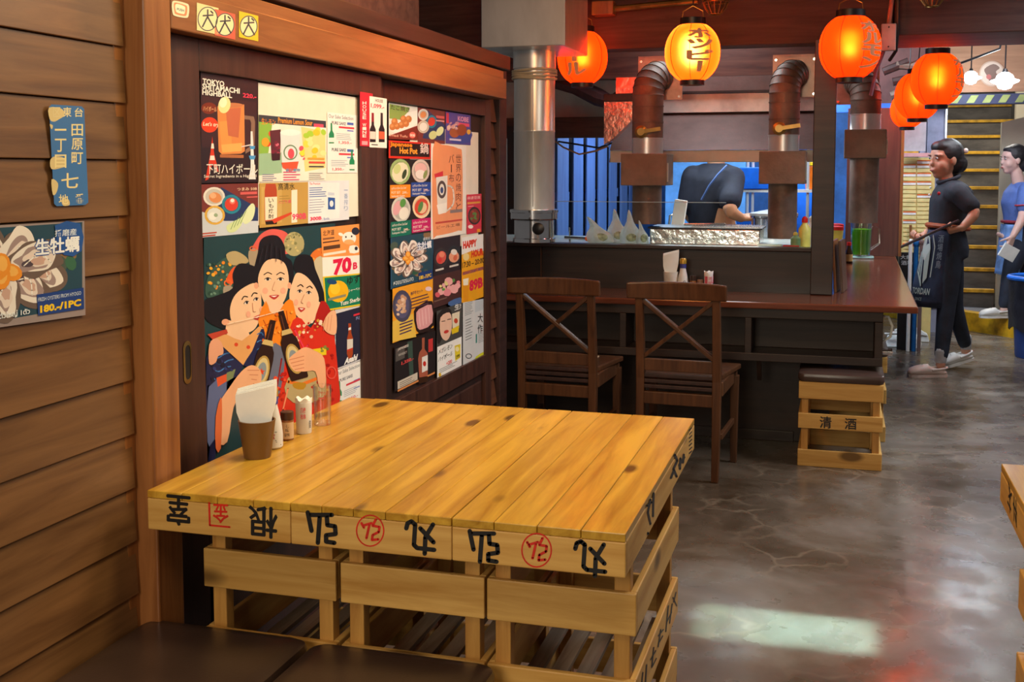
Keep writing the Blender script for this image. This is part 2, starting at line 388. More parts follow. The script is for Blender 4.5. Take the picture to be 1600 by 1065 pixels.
    def vtext(s, col, body, x, y0, y1, wd, bold=0.01):
        n = len(body); st = (y1-y0)/n
        for i, ch in enumerate(body):
            vs, fs = textmesh(ch, bold)
            if ch == '一': pts = [(x+wd*u, y0+st*(i+0.45+0.12*(1-v))) for u, v in vs]
            elif ch == 'ー': pts = [(x+wd*(0.4+0.2*v), y0+st*(i+0.1+0.8*u)) for u, v in vs]
            else: pts = [(x+wd*u, y0+st*(i+0.92)-st*0.84*v) for u, v in vs]
            s._add(pts, fs, col, False)
        s.off += s.step
        return s
    def build(s, name, parent=None, mat=None, label=None, cat=None, group=None, kind=None):
        mn = [min(v[i] for v in s.v) for i in range(3)]; mx = [max(v[i] for v in s.v) for i in range(3)]
        loc = Vector(((mn[0]+mx[0])/2, (mn[1]+mx[1])/2, mn[2]))
        if parent is not None: loc = ORG.get(parent.name, Vector())
        me = bpy.data.meshes.new(name); me.from_pydata([tuple(v-loc) for v in s.v], [], s.f)
        at = me.color_attributes.new('print', 'FLOAT_COLOR', 'CORNER')
        k = 0
        buf = []
        for p, c in zip(me.polygons, s.col): buf += list(c)*p.loop_total
        at.data.foreach_set('color', buf)
        o = bpy.data.objects.new(name, me); COL.objects.link(o)
        if parent is not None: o.parent = parent; ORG[o.name] = loc
        else: o.location = loc
        me.materials.append(mat or M['print'])
        return tag(o, label, cat, group, kind)
def wallpx(x): return (lambda px, py: P(px, py, 'x', x)), (1, 0, 0)
def facepx(y): return (lambda px, py: P(px, py, 'y', y)), (0, -1, 0)
# ================================================================== the setting
struct('floor', B(-3.2, 3.2, -1.6, 14.5, -0.1, 0.0), M['floor'])
struct('ceiling', B(-3.2, 3.2, -1.6, 14.5, 2.75, 2.85), plain('ceiling_paint', rgb(74, 62, 58), 0.9))
# left wall of lapped boards
wl = struct('wall_left', B(-1.46, -1.375, -0.2, 1.90, 0.0, 2.2), M['darkbeam'])
zb = 0.0365
for k in range(20):
    z0 = zb+0.1087*k
    if z0 > 2.15: break
    mb = MB()
    y1 = 1.897+random.uniform(-0.003, 0.002)
    q = [(-1.378, z0), (-1.340, z0), (-1.3465, z0+0.1075), (-1.378, z0+0.1075)]
    vs = [(x, -0.2, z) for x, z in q]+[(x, y1, z) for x, z in q]
    mb.add(vs, [(0, 1, 2, 3), (7, 6, 5, 4)]+[(i, i+4, (i+1) % 4+4, (i+1) % 4) for i in range(4)])
    mb.build('board', M['board'], wl, 0.0015)
struct('trim_1', B(-1.45, -1.30, 1.905, 1.995, 0.0, 2.2), M['post'], None, 0.004)
# boards butt against the side of the post
struct('trim_2', B(-1.45, -1.345, 1.870, 1.905, 0.0, 2.2), M['post'], None, 0.002)
li = struct('trim_3', B(-1.46, -1.30, 1.996, 4.345, 1.604, 1.684), M['lintel'], None, 0.003)
B(-1.46, -1.312, 1.996, 4.345, 1.6845, 1.716).build('upper_board', M['lintel'], li, 0.002)
struct('beam_left', B(-1.50, -1.335, 1.996, 4.52, 1.732, 1.79), M['darkbeam'], None, 0.004)
struct('beam_upper', B(-1.62, -1.50, 1.9, 3.9, 1.82, 2.2), M['beam'], None, 0.004)
# right end of the sliding-door wall: lapped strip and corner post
M['strip'] = wood('strip_board', rgb(100, 60, 38), rgb(72, 42, 28), 'y', 0.45, 3.0, 0, 0.1, vary=0.08)
wr = struct('wall_end', B(-1.52, -1.46, 4.36, 4.56, 0.0, 1.73), M['darkbeam'])
for k in range(16):
    z0 = 0.02+0.107*k
    mb = MB(); q = [(-1.46, z0), (-1.384, z0), (-1.400, z0+0.106), (-1.46, z0+0.106)]
    mb.add([(x, 4.377, z) for x, z in q]+[(x, 4.485, z) for x, z in q], [(0, 1, 2, 3), (7, 6, 5, 4)]+[(i, i+4, (i+1) % 4+4, (i+1) % 4) for i in range(4)])
    mb.build('board', M['strip'], wr, 0.001)
struct('trim_4', B(-1.50, -1.372, 4.49, 4.59, 0.0, 1.80), M['darkbeam'], None, 0.003)
struct('trim_5', B(-1.47, -1.375, 4.348, 4.375, 0.0, 1.604), M['door'], None, 0.002)
struct('baseboard_left', B(-1.46, -1.385, 2.0, 4.36, 0.0, 0.05), M['door'])
# sliding doors
def door(name, xf, y0, y1, fy0, fy1, fz0, fz1, label):
    root = B(xf-0.030, xf-0.018, fy0-0.02, fy1+0.02, 0.06, 1.60).build(name, plain(name+'_panel', rgb(44, 28, 24), 0.45), None, kind='structure', label=label)
    B(xf-0.03, xf, y0, fy0, 0.052, 1.602).build('stile', M['door'], root, 0.002)
    B(xf-0.03, xf, fy1, y1, 0.052, 1.602).build('stile', M['door'], root, 0.002)
    B(xf-0.03, xf, fy0, fy1, fz1, 1.602).build('rail', M['door'], root, 0.002)
    B(xf-0.03, xf, fy0, fy1, fz0-0.07, fz0).build('rail', M['door'], root, 0.002)
    B(xf-0.03, xf, fy0, fy1, 0.052, 0.13).build('rail', M['door'], root, 0.002)
    B(xf-0.018, xf-0.008, fy0+0.03, fy1-0.03, 0.17, fz0-0.10).build('kick_panel', M['door'], root, 0.006)
    return root
d1 = door('door_1', -1.335, 1.998, 3.152, 2.152, 2.998, 0.56, 1.534, 'dark sliding door covered in drink posters behind the crate table')
d2 = door('door_2', -1.374, 3.10, 4.348, 3.262, 4.296, 0.574, 1.536, 'dark sliding door covered in food posters, beside the cross-back chairs')
# recessed pull
h = MB(); cy, cz = 2.079, 0.911
pts = [(cy+0.0155*math.cos(a), cz+(0.031 if math.sin(a) >= 0 else -0.031)+0.0155*math.sin(a)) for a in (2*PI*k/20 for k in range(20))]
inn = [(cy+(p[0]-cy)*0.66, cz+(p[1]-cz)*0.80) for p in pts]
vs = [(-1.3335, *p) for p in pts]+[(-1.3325, *p) for p in inn]+[(-1.345, *p) for p in inn]
h.add(vs, [(i, (i+1) % 20, 20+(i+1) % 20, 20+i) for i in range(20)]+[(20+i, 20+(i+1) % 20, 40+(i+1) % 20, 40+i) for i in range(20)])
ha = h.build('pull_handle', M['brass'], d1)
MB().add([(-1.3334, *p) for p in inn], [tuple(range(20))]).build('pull_recess', M['black'], ha)
# wall behind the bar: low panel, sill, post, beams
wb = struct('wall_back', B(-2.4, -0.035, 5.62, 5.66, 0.0, 0.925), M['counter'])
B(-1.496, -1.49, 5.612, 5.62, 0.72, 0.925).build('seam_strip', M['chair'], wb)
struct('trim_6', B(-2.4, -0.035, 5.585, 5.70, 0.926, 0.944), M['counter'], None, 0.004)
struct('post_bar', B(-0.137, -0.034, 5.566, 5.70, 0.722, 1.94), M['counter'], None, 0.004)
struct('beam_bar', B(-2.4, 0.22, 5.78, 5.95, 1.945, 2.40), M['beam'], None, 0.006)
struct('beam_aisle', B(0.225, 3.2, 5.68, 6.28, 1.958, 2.45), M['beam'], None, 0.006)
struct('beam_kitchen', B(-2.4, 0.0, 6.62, 6.70, 1.86, 2.40), wood('red_beam', rgb(104, 62, 52), rgb(70, 38, 34), 'x', 0.5, 3.0, 0, 0.1), None, 0.004)
# kitchen shell
struct('wall_kitchen', B(-2.4, 0.05, 10.6, 10.7, 0.0, 2.4), plain('blue_wall', rgb(60, 120, 200), 0.6, 0, 0.25, 3))
wk = struct('wall_slatted', B(-2.06, -1.96, 6.9, 10.5, 0.0, 1.6), plain('dark_wall', rgb(40, 30, 30), 0.8))
blue = wood('blue_lit_slat', rgb(86, 116, 168), rgb(66, 92, 146), 'z', 0.5, 3.0, 0, 0.1, vary=0.12)  # the blue light falling on the slats is put into their base colour
for a, b in ((7.17, 7.53), (7.64, 7.98), (8.07, 8.39), (8.49, 8.83), (8.92, 9.25), (9.40, 9.74), (9.82, 10.14)):
    B(-1.815, -1.80, a+0.02, b-0.02, 0.7, 1.62).build('slat', blue, wk, 0.004)
B(-1.87, -1.831, 6.95, 10.2, 1.10, 1.17).build('rail', blue, wk)
B(-1.87, -1.831, 6.95, 10.2, 0.82, 0.89).build('rail', blue, wk)
struct('beam_slats', B(-2.4, -1.33, 6.95, 7.03, 1.525, 1.655), wood('brown_header', rgb(88, 54, 42), rgb(64, 38, 30), 'x', 0.5), None, 0.003)
struct('wall_header', B(-2.4, -1.20, 7.03, 7.08, 1.64, 2.3), M['plaster'])
# stair corner
struct('wall_stair_right', MB().prism([(1.275, 0.0), (2.6, 0.0), (2.6, 2.05), (1.275, 1.72)], 'y', 10.22, 10.30), plain('beige_plaster', rgb(206, 196, 170), 0.8, 0, 0.05, 3))
struct('wall_stair_back', B(0.2, 3.2, 14.0, 14.1, 0, 2.75), plain('grey_plaster', rgb(150, 140, 126), 0.9))
struct('wall_far_right', B(1.62, 3.2, 12.0, 12.1, 0, 2.75), plain('beige_wall', rgb(190, 178, 152), 0.85, 0, 0.06, 3))
st = thing('staircase', 'concrete stairs with yellow painted nosings behind the staff', 'stairs', (1.1, 10.3, 0.0), kind='structure')
conc = plain('stair_concrete', rgb(98, 90, 80), 0.75, 0, 0.22, 4, 0.25, bscale=20, stretch=(1, 1, 3))
yel = plain('yellow_nosing', rgb(214, 160, 34), 0.55, 0, 0.22, 12)
zp = 0.15
for k, py in enumerate((451, 418, 383, 352, 320, 291, 263.4, 236, 211, 187, 163)):
    y = 10.3+0.26*k; z = P(1510, py, 'y', y).z
    sp = B(0.55, 1.27 if k < 1 else 1.70, y+0.02, y+0.32, zp-0.15 if k else 0.0, z-0.012).build('step', conc, st, 0.004)
    B(0.55, 1.27 if k < 1 else 1.70, y, y+0.055, z-0.030, z).build('nosing', yel, sp, 0.003)
    zp = z
pl = MB().prism([(0.30, 10.75), (0.62, 10.36), (1.62, 9.18), (2.3, 9.1), (2.3, 10.21), (1.27, 10.21), (0.56, 10.62)], 'z', 0.0, 0.15)
po = pl.build('stair_platform', plain('platform_concrete', rgb(120, 122, 130), 0.5, 0, 0.15, 4), None, 0.004, kind='structure')
a = Vector((0.30, 10.75, 0)); b = Vector((1.62, 9.18, 0)); n = Vector((b.y-a.y, -(b.x-a.x), 0)).normalized()
mb = MB(); n = n if n.y < 0 else -n
vs = [p+q for p in (a, b) for q in (n*0.004, n*0.004+Vector((0, 0, 0.152)), -n*0.10+Vector((0, 0, 0.152)), -n*0.10)]
mb.add(vs, [(0, 1, 2, 3), (7, 6, 5, 4), (0, 4, 5, 1), (1, 5, 6, 2), (2, 6, 7, 3), (3, 7, 4, 0)])
mb.build('painted_kerb', plain('yellow_kerb', rgb(206, 158, 22), 0.5, 0, 0.28, 9), po)
# grey cabinet wall left of the stairs
cw = struct('wall_grey', B(0.60, 0.80, 9.70, 9.85, 0.0, 2.3), plain('grey_panel', rgb(150, 150, 166), 0.5, 0, 0.06, 4))
B(0.785, 0.80, 9.68, 9.70, 0.1, 2.0).build('frame_edge', M['silver'], cw)
for z in (0.2, 0.78, 1.32):
    B(0.64, 0.775, 9.685, 9.70, z, z+0.48).build('panel', plain('grey_door', rgb(128, 130, 150), 0.45), cw, 0.004)
# striped header above the stairs, wooden panel over it
hb = struct('beam_striped', B(0.62, 2.3, 9.50, 9.60, 1.835, 1.915), plain('navy_paint', rgb(50, 54, 84), 0.6), None, 0.003)
for x in (0.80, 0.92, 1.035, 1.15, 1.27):
    MB().prism([(x, 1.845), (x+0.055, 1.845), (x+0.09, 1.905), (x+0.035, 1.905)], 'y', 9.494, 9.501).build('stripe', plain('worn_yellow_stripe', rgb(150, 158, 90), 0.6), hb)
struct('wall_over_stairs', B(0.62, 2.3, 9.52, 9.56, 1.93, 2.55), wood('plywood', rgb(176, 130, 98), rgb(146, 104, 76), 'x', 0.6, 2.0, 0, 0.05))
# tall red-brown end panel of the bar wing
wp = struct('wall_wing_end', B(0.03, 0.405, 8.25, 8.30, 0.7215, 1.752), wood('red_panel', rgb(98, 58, 48), rgb(66, 36, 34), 'z', 0.3, 2.0, 0, 0.06))
B(0.388, 0.407, 8.24, 8.25, 0.7215, 1.752).build('edge_strip', M['post'], wp)
struct('beam_blue', B(-0.1, 0.62, 8.55, 8.60, 1.74, 1.80), plain('blue_fascia', rgb(40, 100, 210), 0.5))
struct('wall_above_wing', B(0.06, 0.62, 8.75, 8.80, 1.80, 2.6), plain('dim_red_wall', rgb(92, 56, 52), 0.8))
# ================================================================== crate tables and stools
def stroke(fl, col, w, *lines):
    for l in lines: fl.line(col, w, l)
def top_crate(root, x0, x1, y0, y1, z0, z1, planks, front=True):
    c = B(x0+0.012, x1-0.012, y0+0.012, y1-0.012, z0+0.02, z1-0.017).build('top_crate', M['pinez'], root)
    wd = (x1-x0)/planks
    for i in range(planks):
        zt = z1-random.uniform(0, 0.0012)
        B(x0+wd*i+0.0006, x0+wd*(i+1)-0.0006, y0, y1, z1-0.016, zt).build('plank', M['pinetop'], c, 0.0016)
    B(x0, x1, y0, y0+0.012, z0, z1-0.0165).build('front_board', M['pine'], c, 0.0025)
    B(x0, x1, y1-0.012, y1, z0, z1-0.0165).build('back_board', M['pine'], c, 0.0025)
    B(x0, x0+0.012, y0+0.0125, y1-0.0125, z0, z1-0.0165).build('side_board', M['piney'], c, 0.0025)
    B(x1-0.012, x1, y0+0.0125, y1-0.0125, z0, z1-0.0165).build('side_board', M['piney'], c, 0.0025)
    return c
def base_crate(root, x0, x1, y0, y1, slats, zt, name='base_crate', mx=None, my=None, floors=True, th=0.013, part=None):
    mx = mx or M['pine']; my = my or M['piney']
    c = part
    posts = [(x0+th, y0+th), (x1-th-0.03, y0+th), (x0+th, y1-th-0.03), (x1-th-0.03, y1-th-0.03)]
    for i, (px, py) in enumerate(posts):
        mb = B(px, px+0.03, py, py+0.03, 0.0, zt)
        if c is None: c = mb.build(name, M['pinez'], root, 0.002)
        else: mb.build('corner_post', M['pinez'], c, 0.002)
    for a, b in slats:
        B(x0, x1, y0, y0+th, a, b).build('slat', mx, c, 0.0025)
        B(x0, x1, y1-th, y1, a, b).build('slat', mx, c, 0.0025)
        B(x0, x0+th, y0+th, y1-th, a, b).build('slat', my, c, 0.0025)
        B(x1-th, x1, y0+th, y1-th, a, b).build('slat', my, c, 0.0025)
    if floors:
        n = 5; wd = (x1-x0-2*th)/n
        for i in range(n):
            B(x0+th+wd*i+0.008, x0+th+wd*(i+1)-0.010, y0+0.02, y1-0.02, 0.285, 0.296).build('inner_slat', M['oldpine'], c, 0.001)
    return c
tb = thing('crate_table', 'square pine table built from three stencilled crates by the sliding door', 'table', (-0.815, 2.32, 0))
TX = [(-1.287, -0.9785), (-0.9775, -0.6585), (-0.6575, -0.342)]
tops = [top_crate(tb, a, b, 1.855, 2.79, 0.621, 0.70, 5 if i == 1 else 4) for i, (a, b) in enumerate(TX)]
SL = [(0.475, 0.555), (0.307, 0.390), (0.145, 0.225), (0.0, 0.075)]
bases = [base_crate(tb, a, b, 1.958, 2.515, SL, 0.621) for a, b in ((-1.230, -0.936), (-0.926, -0.630), (-0.625, -0.341))]
# stencilled writing, upside down on the crate fronts
def stencil(root, conv, nrm, jobs):
    for col, fn in jobs:
        f = Flat(conv, nrm, 0.00002, 0.0006); fn(f); f.build('stencil', root, M['redink'] if col == 'r' else M['ink'])
fr = facepx(1.855)
K = '101010'
def hiro(f, x, y, s, w):     # upside-down character: bow and elbow
    stroke(f, K, w, [(x, y), (x+6*s, y+29*s)], [(x+2*s, y+4*s), (x+38*s, y+4*s)], [(x+19*s, y+6*s), (x+16*s, y+48*s)],
           [(x+30*s, y+5*s), (x+31*s, y+20*s), (x+43*s, y+22*s), (x+44*s, y+34*s), (x+29*s, y+36*s), (x+29*s, y+46*s), (x+42*s, y+48*s)])
def maru(f, x, y, s, w):
    stroke(f, K, w, [(x, y+12*s), (x+2*s, y+4*s), (x+8*s, y+1*s), (x+14*s, y+6*s), (x+12*s, y+38*s), (x+17*s, y+43*s), (x+44*s, y+46*s)],
           [(x+42*s, y+6*s), (x+30*s, y+26*s), (x+29*s, y+52*s)], [(x+22*s, y+12*s), (x+43*s, y+34*s)])
def seal(f, x, y, s, w):
    f.ring('c02010', x, y, 23*s, 26*s, 2.2*s); w = w
    for l in ([(x-14*s, y-12*s), (x-10*s, y-5*s)], [(x-12*s, y-8*s), (x+2*s, y-12*s)], [(x-1*s, y-10*s), (x-6*s, y+12*s)],
              [(x+9*s, y-18*s), (x+4*s, y-8*s), (x+15*s, y-6*s), (x+14*s, y+2*s), (x+4*s, y+7*s), (x+3*s, y+15*s), (x+13*s, y+14*s)]):
        f.line('c02010', w, l)
stencil(tops[1], *fr, [('k', lambda f: hiro(f, 481, 800, 0.99, 7)), ('r', lambda f: seal(f, 578.5, 828.5, 0.97, 4)), ('k', lambda f: maru(f, 635, 813, 0.99, 7))])
stencil(tops[2], *fr, [('k', lambda f: hiro(f, 734, 829, 1.0, 7)), ('r', lambda f: seal(f, 838.5, 859, 1.05, 4.2)), ('k', lambda f: maru(f, 899, 844, 1.06, 7))])
def turned(col, ch, cx, cy, wd, ht, slope, bold):
    def fn(f): f.text(col, ch, (cx+wd/2, cy-ht/2+slope*wd/2), (cx-wd/2, cy-ht/2-slope*wd/2), ht, 0.0, up=1, fat=1.0)
    return fn
stencil(tops[0], *fr, [('k', turned(K, '室', 279, 797, 36, 46, 0.1, 0.02)), ('k', turned(K, '根', 411, 815, 44, 48, 0.1, 0.022)),
                       ('r', lambda f: (f.line('c02010', 3, [(327, 785), (328, 820), (359, 823)]), f.text('c02010', '金', (357, 788), (333, 787), 29, 0.0, up=1, fat=0.5)))])
sd = wallpx(-0.342)
stencil(tops[2], *sd, [('k', lambda f: stroke(f, K, 3.6, [(1054, 710), (1058, 719), (1052, 732), (1057, 744)], [(1053, 734), (1048, 746)], [(1063, 716), (1062, 732)], [(1068, 710), (1067, 722)], [(1061, 726), (1069, 714)])),
                       ('k', lambda f: stroke(f, K, 3.2, [(1021, 770), (1020, 806)], [(1016, 780), (1012, 800), (1016, 818)], [(1010, 790), (1018, 784)], [(1012, 832), (1012, 834)])),
                       ('k', lambda f: [f.line(K, 1.6, [(1076.5+0.3*(k % 2), 672+6*k), (1080.5, 668+6*k)]) for k in range(7)])])
lo = (lambda px, py: P(px-6, py+8, 'x', -0.341)), (1, 0, 0)
stencil(bases[2], *lo, [('k', lambda f: stroke(f, K, 1.9, [(1062, 917), (1058, 932)], [(1057, 925), (1063, 938)], [(1050, 938), (1046, 978)], [(1056, 935), (1052, 965)], [(1048, 962), (1055, 948)],
    [(1038, 975), (1034, 1002)], [(1042, 975), (1034, 985)], [(1041, 985), (1036, 994)], [(1027, 1003), (1024, 1034)], [(1030, 1008), (1022, 1022)], [(1031, 1020), (1025, 1032)], [(1010, 1042), (1008, 1062)], [(1016, 1030), (1014, 1060)]))])
# ---- cushioned crate stools
def cushion(root, x0, x1, y0, y1, z0, z1, name='cushion'):
    mb = MB(); n = 8
    def edge(t, r): return 0.0
    rings = []
    for f, z in ((0.97, z0), (1.0, z0+0.012), (1.0, z0+0.55*(z1-z0)), (0.985, z0+0.80*(z1-z0)), (0.94, z0+0.93*(z1-z0)), (0.80, z1), (0.4, z1+0.003), (0.05, z1+0.004)):
        cx, cy = (x0+x1)/2, (y0+y1)/2; hx, hy = (x1-x0)/2, (y1-y0)/2; k = min(hx, hy)*(1-f); ring = []
        ax, ay = hx-k, hy-k; r = min(0.028, ax*0.6, ay*0.6)
        for sx, sy, a0 in ((1, 1, 0), (-1, 1, PI/2), (-1, -1, PI), (1, -1, 1.5*PI)):
            for j in range(5):
                a = a0+PI/2*j/4; ring.append((cx+sx*(ax-r)+r*math.cos(a), cy+sy*(ay-r)+r*math.sin(a), z))
        rings.append(ring)
    mb.loft(rings)
    c = mb.build(name, M['leather'], root)
    # welt around the upper edge
    k = 0.006; pts = [(x0+k, y0+0.03), (x0+0.03, y0+k), (x1-0.03, y0+k), (x1-k, y0+0.03), (x1-k, y1-0.03), (x1-0.03, y1-k), (x0+0.03, y1-k), (x0+k, y1-0.03), (x0+k, y0+0.03)]
    MB().tube([(x, y, z0+0.74*(z1-z0)) for x, y in pts], 0.0035, 6).build('welt', M['leather'], c)
    return c
def stool(label, x0, x1, y0, y1, h=0.415, group='cushioned crate stools', text=None, light=True):
    r = thing('crate_stool', label, 'stool', ((x0+x1)/2, (y0+y1)/2, 0), group=group)
    zc = h-0.042
    sl = [(zc-0.078, zc-0.002), (zc/2-0.040+0.02, zc/2+0.028+0.02), (0.0, 0.075)]
    base_crate(r, x0+0.005, x1-0.005, y0+0.005, y1-0.005, sl, zc-0.003, 'crate_frame', floors=False)
    B(x0+0.02, x1-0.02, y0+0.02, y1-0.02, zc-0.0025, zc-0.0005).build('seat_board', M['pinez'], r)
    cushion(r, x0, x1, y0, y1, zc, h)
    return r
stool('dark leather cushioned crate stool against the board wall', -1.338, -0.972, 1.36, 1.925)
stool('dark leather cushioned crate stool beside the table front corner', -0.962, -0.590, 1.36, 1.918)
cs = stool('crate stool with brown cushion standing alone under the bar end', -0.170, 0.200, 5.10, 5.54, 0.425)
cf = [c for c in cs.children if c.name.startswith('crate_frame')][0]
f = Flat(*facepx(5.105), 0.00002, 0.0006); f.text(K, '清', (1281, 668), (1299, 669), 18, 0.0, fat=0.4); f.build('stencil', cf, M['ink'])
f = Flat(*facepx(5.105), 0.00002, 0.0006); f.text(K, '酒', (1320, 670), (1338, 671), 17, 0.0, fat=0.4); f.build('stencil', cf, M['ink'])
stool('crate stool with brown cushion tucked behind the first one under the bar', -0.115, 0.235, 5.66, 6.05, 0.46)
# ---- second table at the picture's edge
t2 = thing('crate_table', 'pale topped crate table cut off at the picture edge across the aisle', 'table', (0.80, 2.07, 0))
M['pinetop2'] = M['pinetop']
for a, b in ((0.337, 0.650), (0.651, 0.965), (0.966, 1.28)):
    c = top_crate(t2, a, b, 1.60, 2.535, 0.621, 0.70, 4)
    if a < 0.4:
        f = Flat(lambda u, v: Vector((0.337, u, v)), (-1, 0, 0), 0.00002, 0.0006)
        stroke(f, K, 0.006, [(2.42, 0.69), (2.385, 0.668)], [(2.41, 0.664), (2.37, 0.68)], [(2.40, 0.685), (2.385, 0.640)], [(2.42, 0.65), (2.375, 0.648)],
               [(2.34, 0.685), (2.33, 0.64)], [(2.345, 0.668), (2.30, 0.662)], [(2.315, 0.685), (2.30, 0.645)], [(2.32, 0.655), (2.295, 0.638)])
        f.build('stencil', c, M['ink'])
for a, b in ((0.345, 0.64), (0.66, 0.95), (0.97, 1.26)):
    base_crate(t2, a, b, 1.72, 2.30, SL, 0.621)
# ================================================================== chairs
def make_chair():
    r = thing('dining_chair', 'x', 'chair', (0, 0, 0), local=True, group='cross-back chairs at the bar')
    W, m = 0.36, M['chair']                # local: back at y=0 (towards the camera), seat towards +y
    def post(x): return [(x, 0.035, 0.0), (x, 0.045, 0.20), (x, 0.050, 0.43), (x, 0.030, 0.62), (x, -0.005, 0.845)]
    for sx in (-1, 1):
        x = sx*(W/2-0.016); mb = MB(); rings = []
        for (px, py, pz), wd, dp in zip(post(x), (0.030, 0.034, 0.036, 0.034, 0.032), (0.030, 0.036, 0.040, 0.034, 0.024)):
            rings.append([(px-wd/2, py-dp/2, pz), (px+wd/2, py-dp/2, pz), (px+wd/2, py+dp/2, pz), (px-wd/2, py+dp/2, pz)])
        mb.loft(rings, False).build('rear_leg', m, r, 0.004)
        MB().loft([[(sx*(W/2+0.006)+a*w_, 0.40+b*w_, z) for a, b in ((-1, -1), (1, -1), (1, 1), (-1, 1))] for z, w_ in ((0.0, 0.014), (0.40, 0.019))], False).build('front_leg', m, r, 0.003)
        B(sx*(W/2-0.004)-0.011, sx*(W/2-0.004)+0.011, 0.06, 0.39, 0.365, 0.425).build('side_rail', m, r, 0.003)
        B(sx*(W/2)-0.009, sx*(W/2)+0.009, 0.06, 0.39, 0.18, 0.205).build('stretcher', m, r, 0.003)
    # curved crest rail
    mb = MB(); n = 10; rings = []
    for i in range(n+1):
        t = i/n*2-1; x = t*0.212; yb = 0.012+0.030*(1-t*t)-0.022; top = 0.852-0.006*t*t; bot = 0.775+0.004*t*t
        rings.append([(x, yb-0.020, bot), (x, yb+0.004, bot), (x, yb-0.006, top), (x, yb-0.028, top)])
    mb.loft(rings, False).build('crest_rail', m, r, 0.006)
    B(-W/2+0.02, W/2-0.02, 0.038, 0.058, 0.462, 0.515).build('back_rail', m, r, 0.004)
    B(-W/2+0.02, W/2-0.02, 0.036, 0.060, 0.318, 0.372).build('apron', m, r, 0.004)
    a = (W/2-0.028)
    MB().bar((-a, 0.012, 0.772), (a, 0.046, 0.522), 0.018, 0.034, (0, 1, 0)).build('cross_bar', m, r, 0.004)
    MB().bar((a, 0.014, 0.772), (-a, 0.050, 0.522), 0.018, 0.034, (0, 1, 0)).build('cross_bar', m, r, 0.004)
    B(-W/2-0.018, W/2+0.018, 0.382, 0.402, 0.365, 0.42).build('front_rail', m, r, 0.003)
    se = MB().prism([(-W/2+0.012, 0.058), (W/2-0.012, 0.058), (W/2+0.030, 0.43), (-W/2-0.030, 0.43)], 'z', 0.425, 0.449).build('seat', m, r, 0.006)
    for k in range(3):
        B(-W/2+0.02, W/2-0.02, 0.040, 0.054, 0.385+0.024*k, 0.402+0.024*k).build('lower_slat', M['darkbeam'], r, 0.003)
    return r
ch = make_chair(); ch.location = (-0.655, 4.695, 0); ch.rotation_euler.z = -0.06
ch['label'] = 'brown cross-back wooden chair at the bar, nearer the crate stool'
c2 = copy_tree(ch); c2.location = (-1.200, 4.745, 0); c2.rotation_euler.z = -0.05
c2['label'] = 'brown cross-back wooden chair at the bar, next to the sliding door'
for x, y, l in ((-0.655, 4.92, 'thin beige pad lying on the chair nearer the crate stool'), (-1.2, 4.97, 'thin beige pad lying on the chair next to the sliding door')):
    B(x-0.13, x+0.13, y-0.09, y+0.12, 0.4495, 0.458).build('seat_pad', plain('pad_cloth', rgb(176, 150, 116), 0.8), None, 0.003, label=l, cat='seat pad', group='seat pads')
# ================================================================== bar counter
bc = thing('bar_counter', 'long dark wooden bar with red-brown glossy top turning the corner', 'bar counter', (-0.9, 5.4, 0))
slab = MB().prism([(-2.2, 5.17), (0.335, 5.20), (0.372, 8.30), (-0.033, 8.30), (-0.033, 5.618), (-2.2, 5.618)], 'z', 0.690, 0.72)
slab.build('counter_top', M['countertop'], bc, 0.006)
for nm, a in (('apron', (-2.2, 0.19, 5.22, 5.245, 0.645, 0.689)), ('shelf', (-2.2, 0.19, 5.215, 5.46, 0.455, 0.478)), ('shelf_back', (-2.2, 0.17, 5.44, 5.46, 0.4785, 0.689)),
              ('base_panel', (-2.2, -0.10, 5.56, 5.58, 0.0, 0.689)), ('wing_panel', (-0.142, -0.122, 5.72, 8.28, 0.0, 0.689)), ('upright', (0.155, 0.19, 5.215, 5.44, 0.4785, 0.644)),
              ('upright', (-0.415, -0.385, 5.222, 5.44, 0.4785, 0.644)), ('upright', (-1.0, -0.97, 5.222, 5.44, 0.4785, 0.644)), ('shelf_edge', (-2.2, 0.19, 5.200, 5.2145, 0.448, 0.484)),
              ('kick_rail', (-2.2, -0.2, 5.545, 5.559, 0.0, 0.05))):
    B(*a).build(nm, M['counter'], bc, 0.002)
for x in (-0.36, -1.1):
    MB().prism([(5.22, 0.447), (5.25, 0.447), (5.30, 0.36), (5.28, 0.345)], 'x', x, x+0.02).build('bracket', M['counter'], bc)
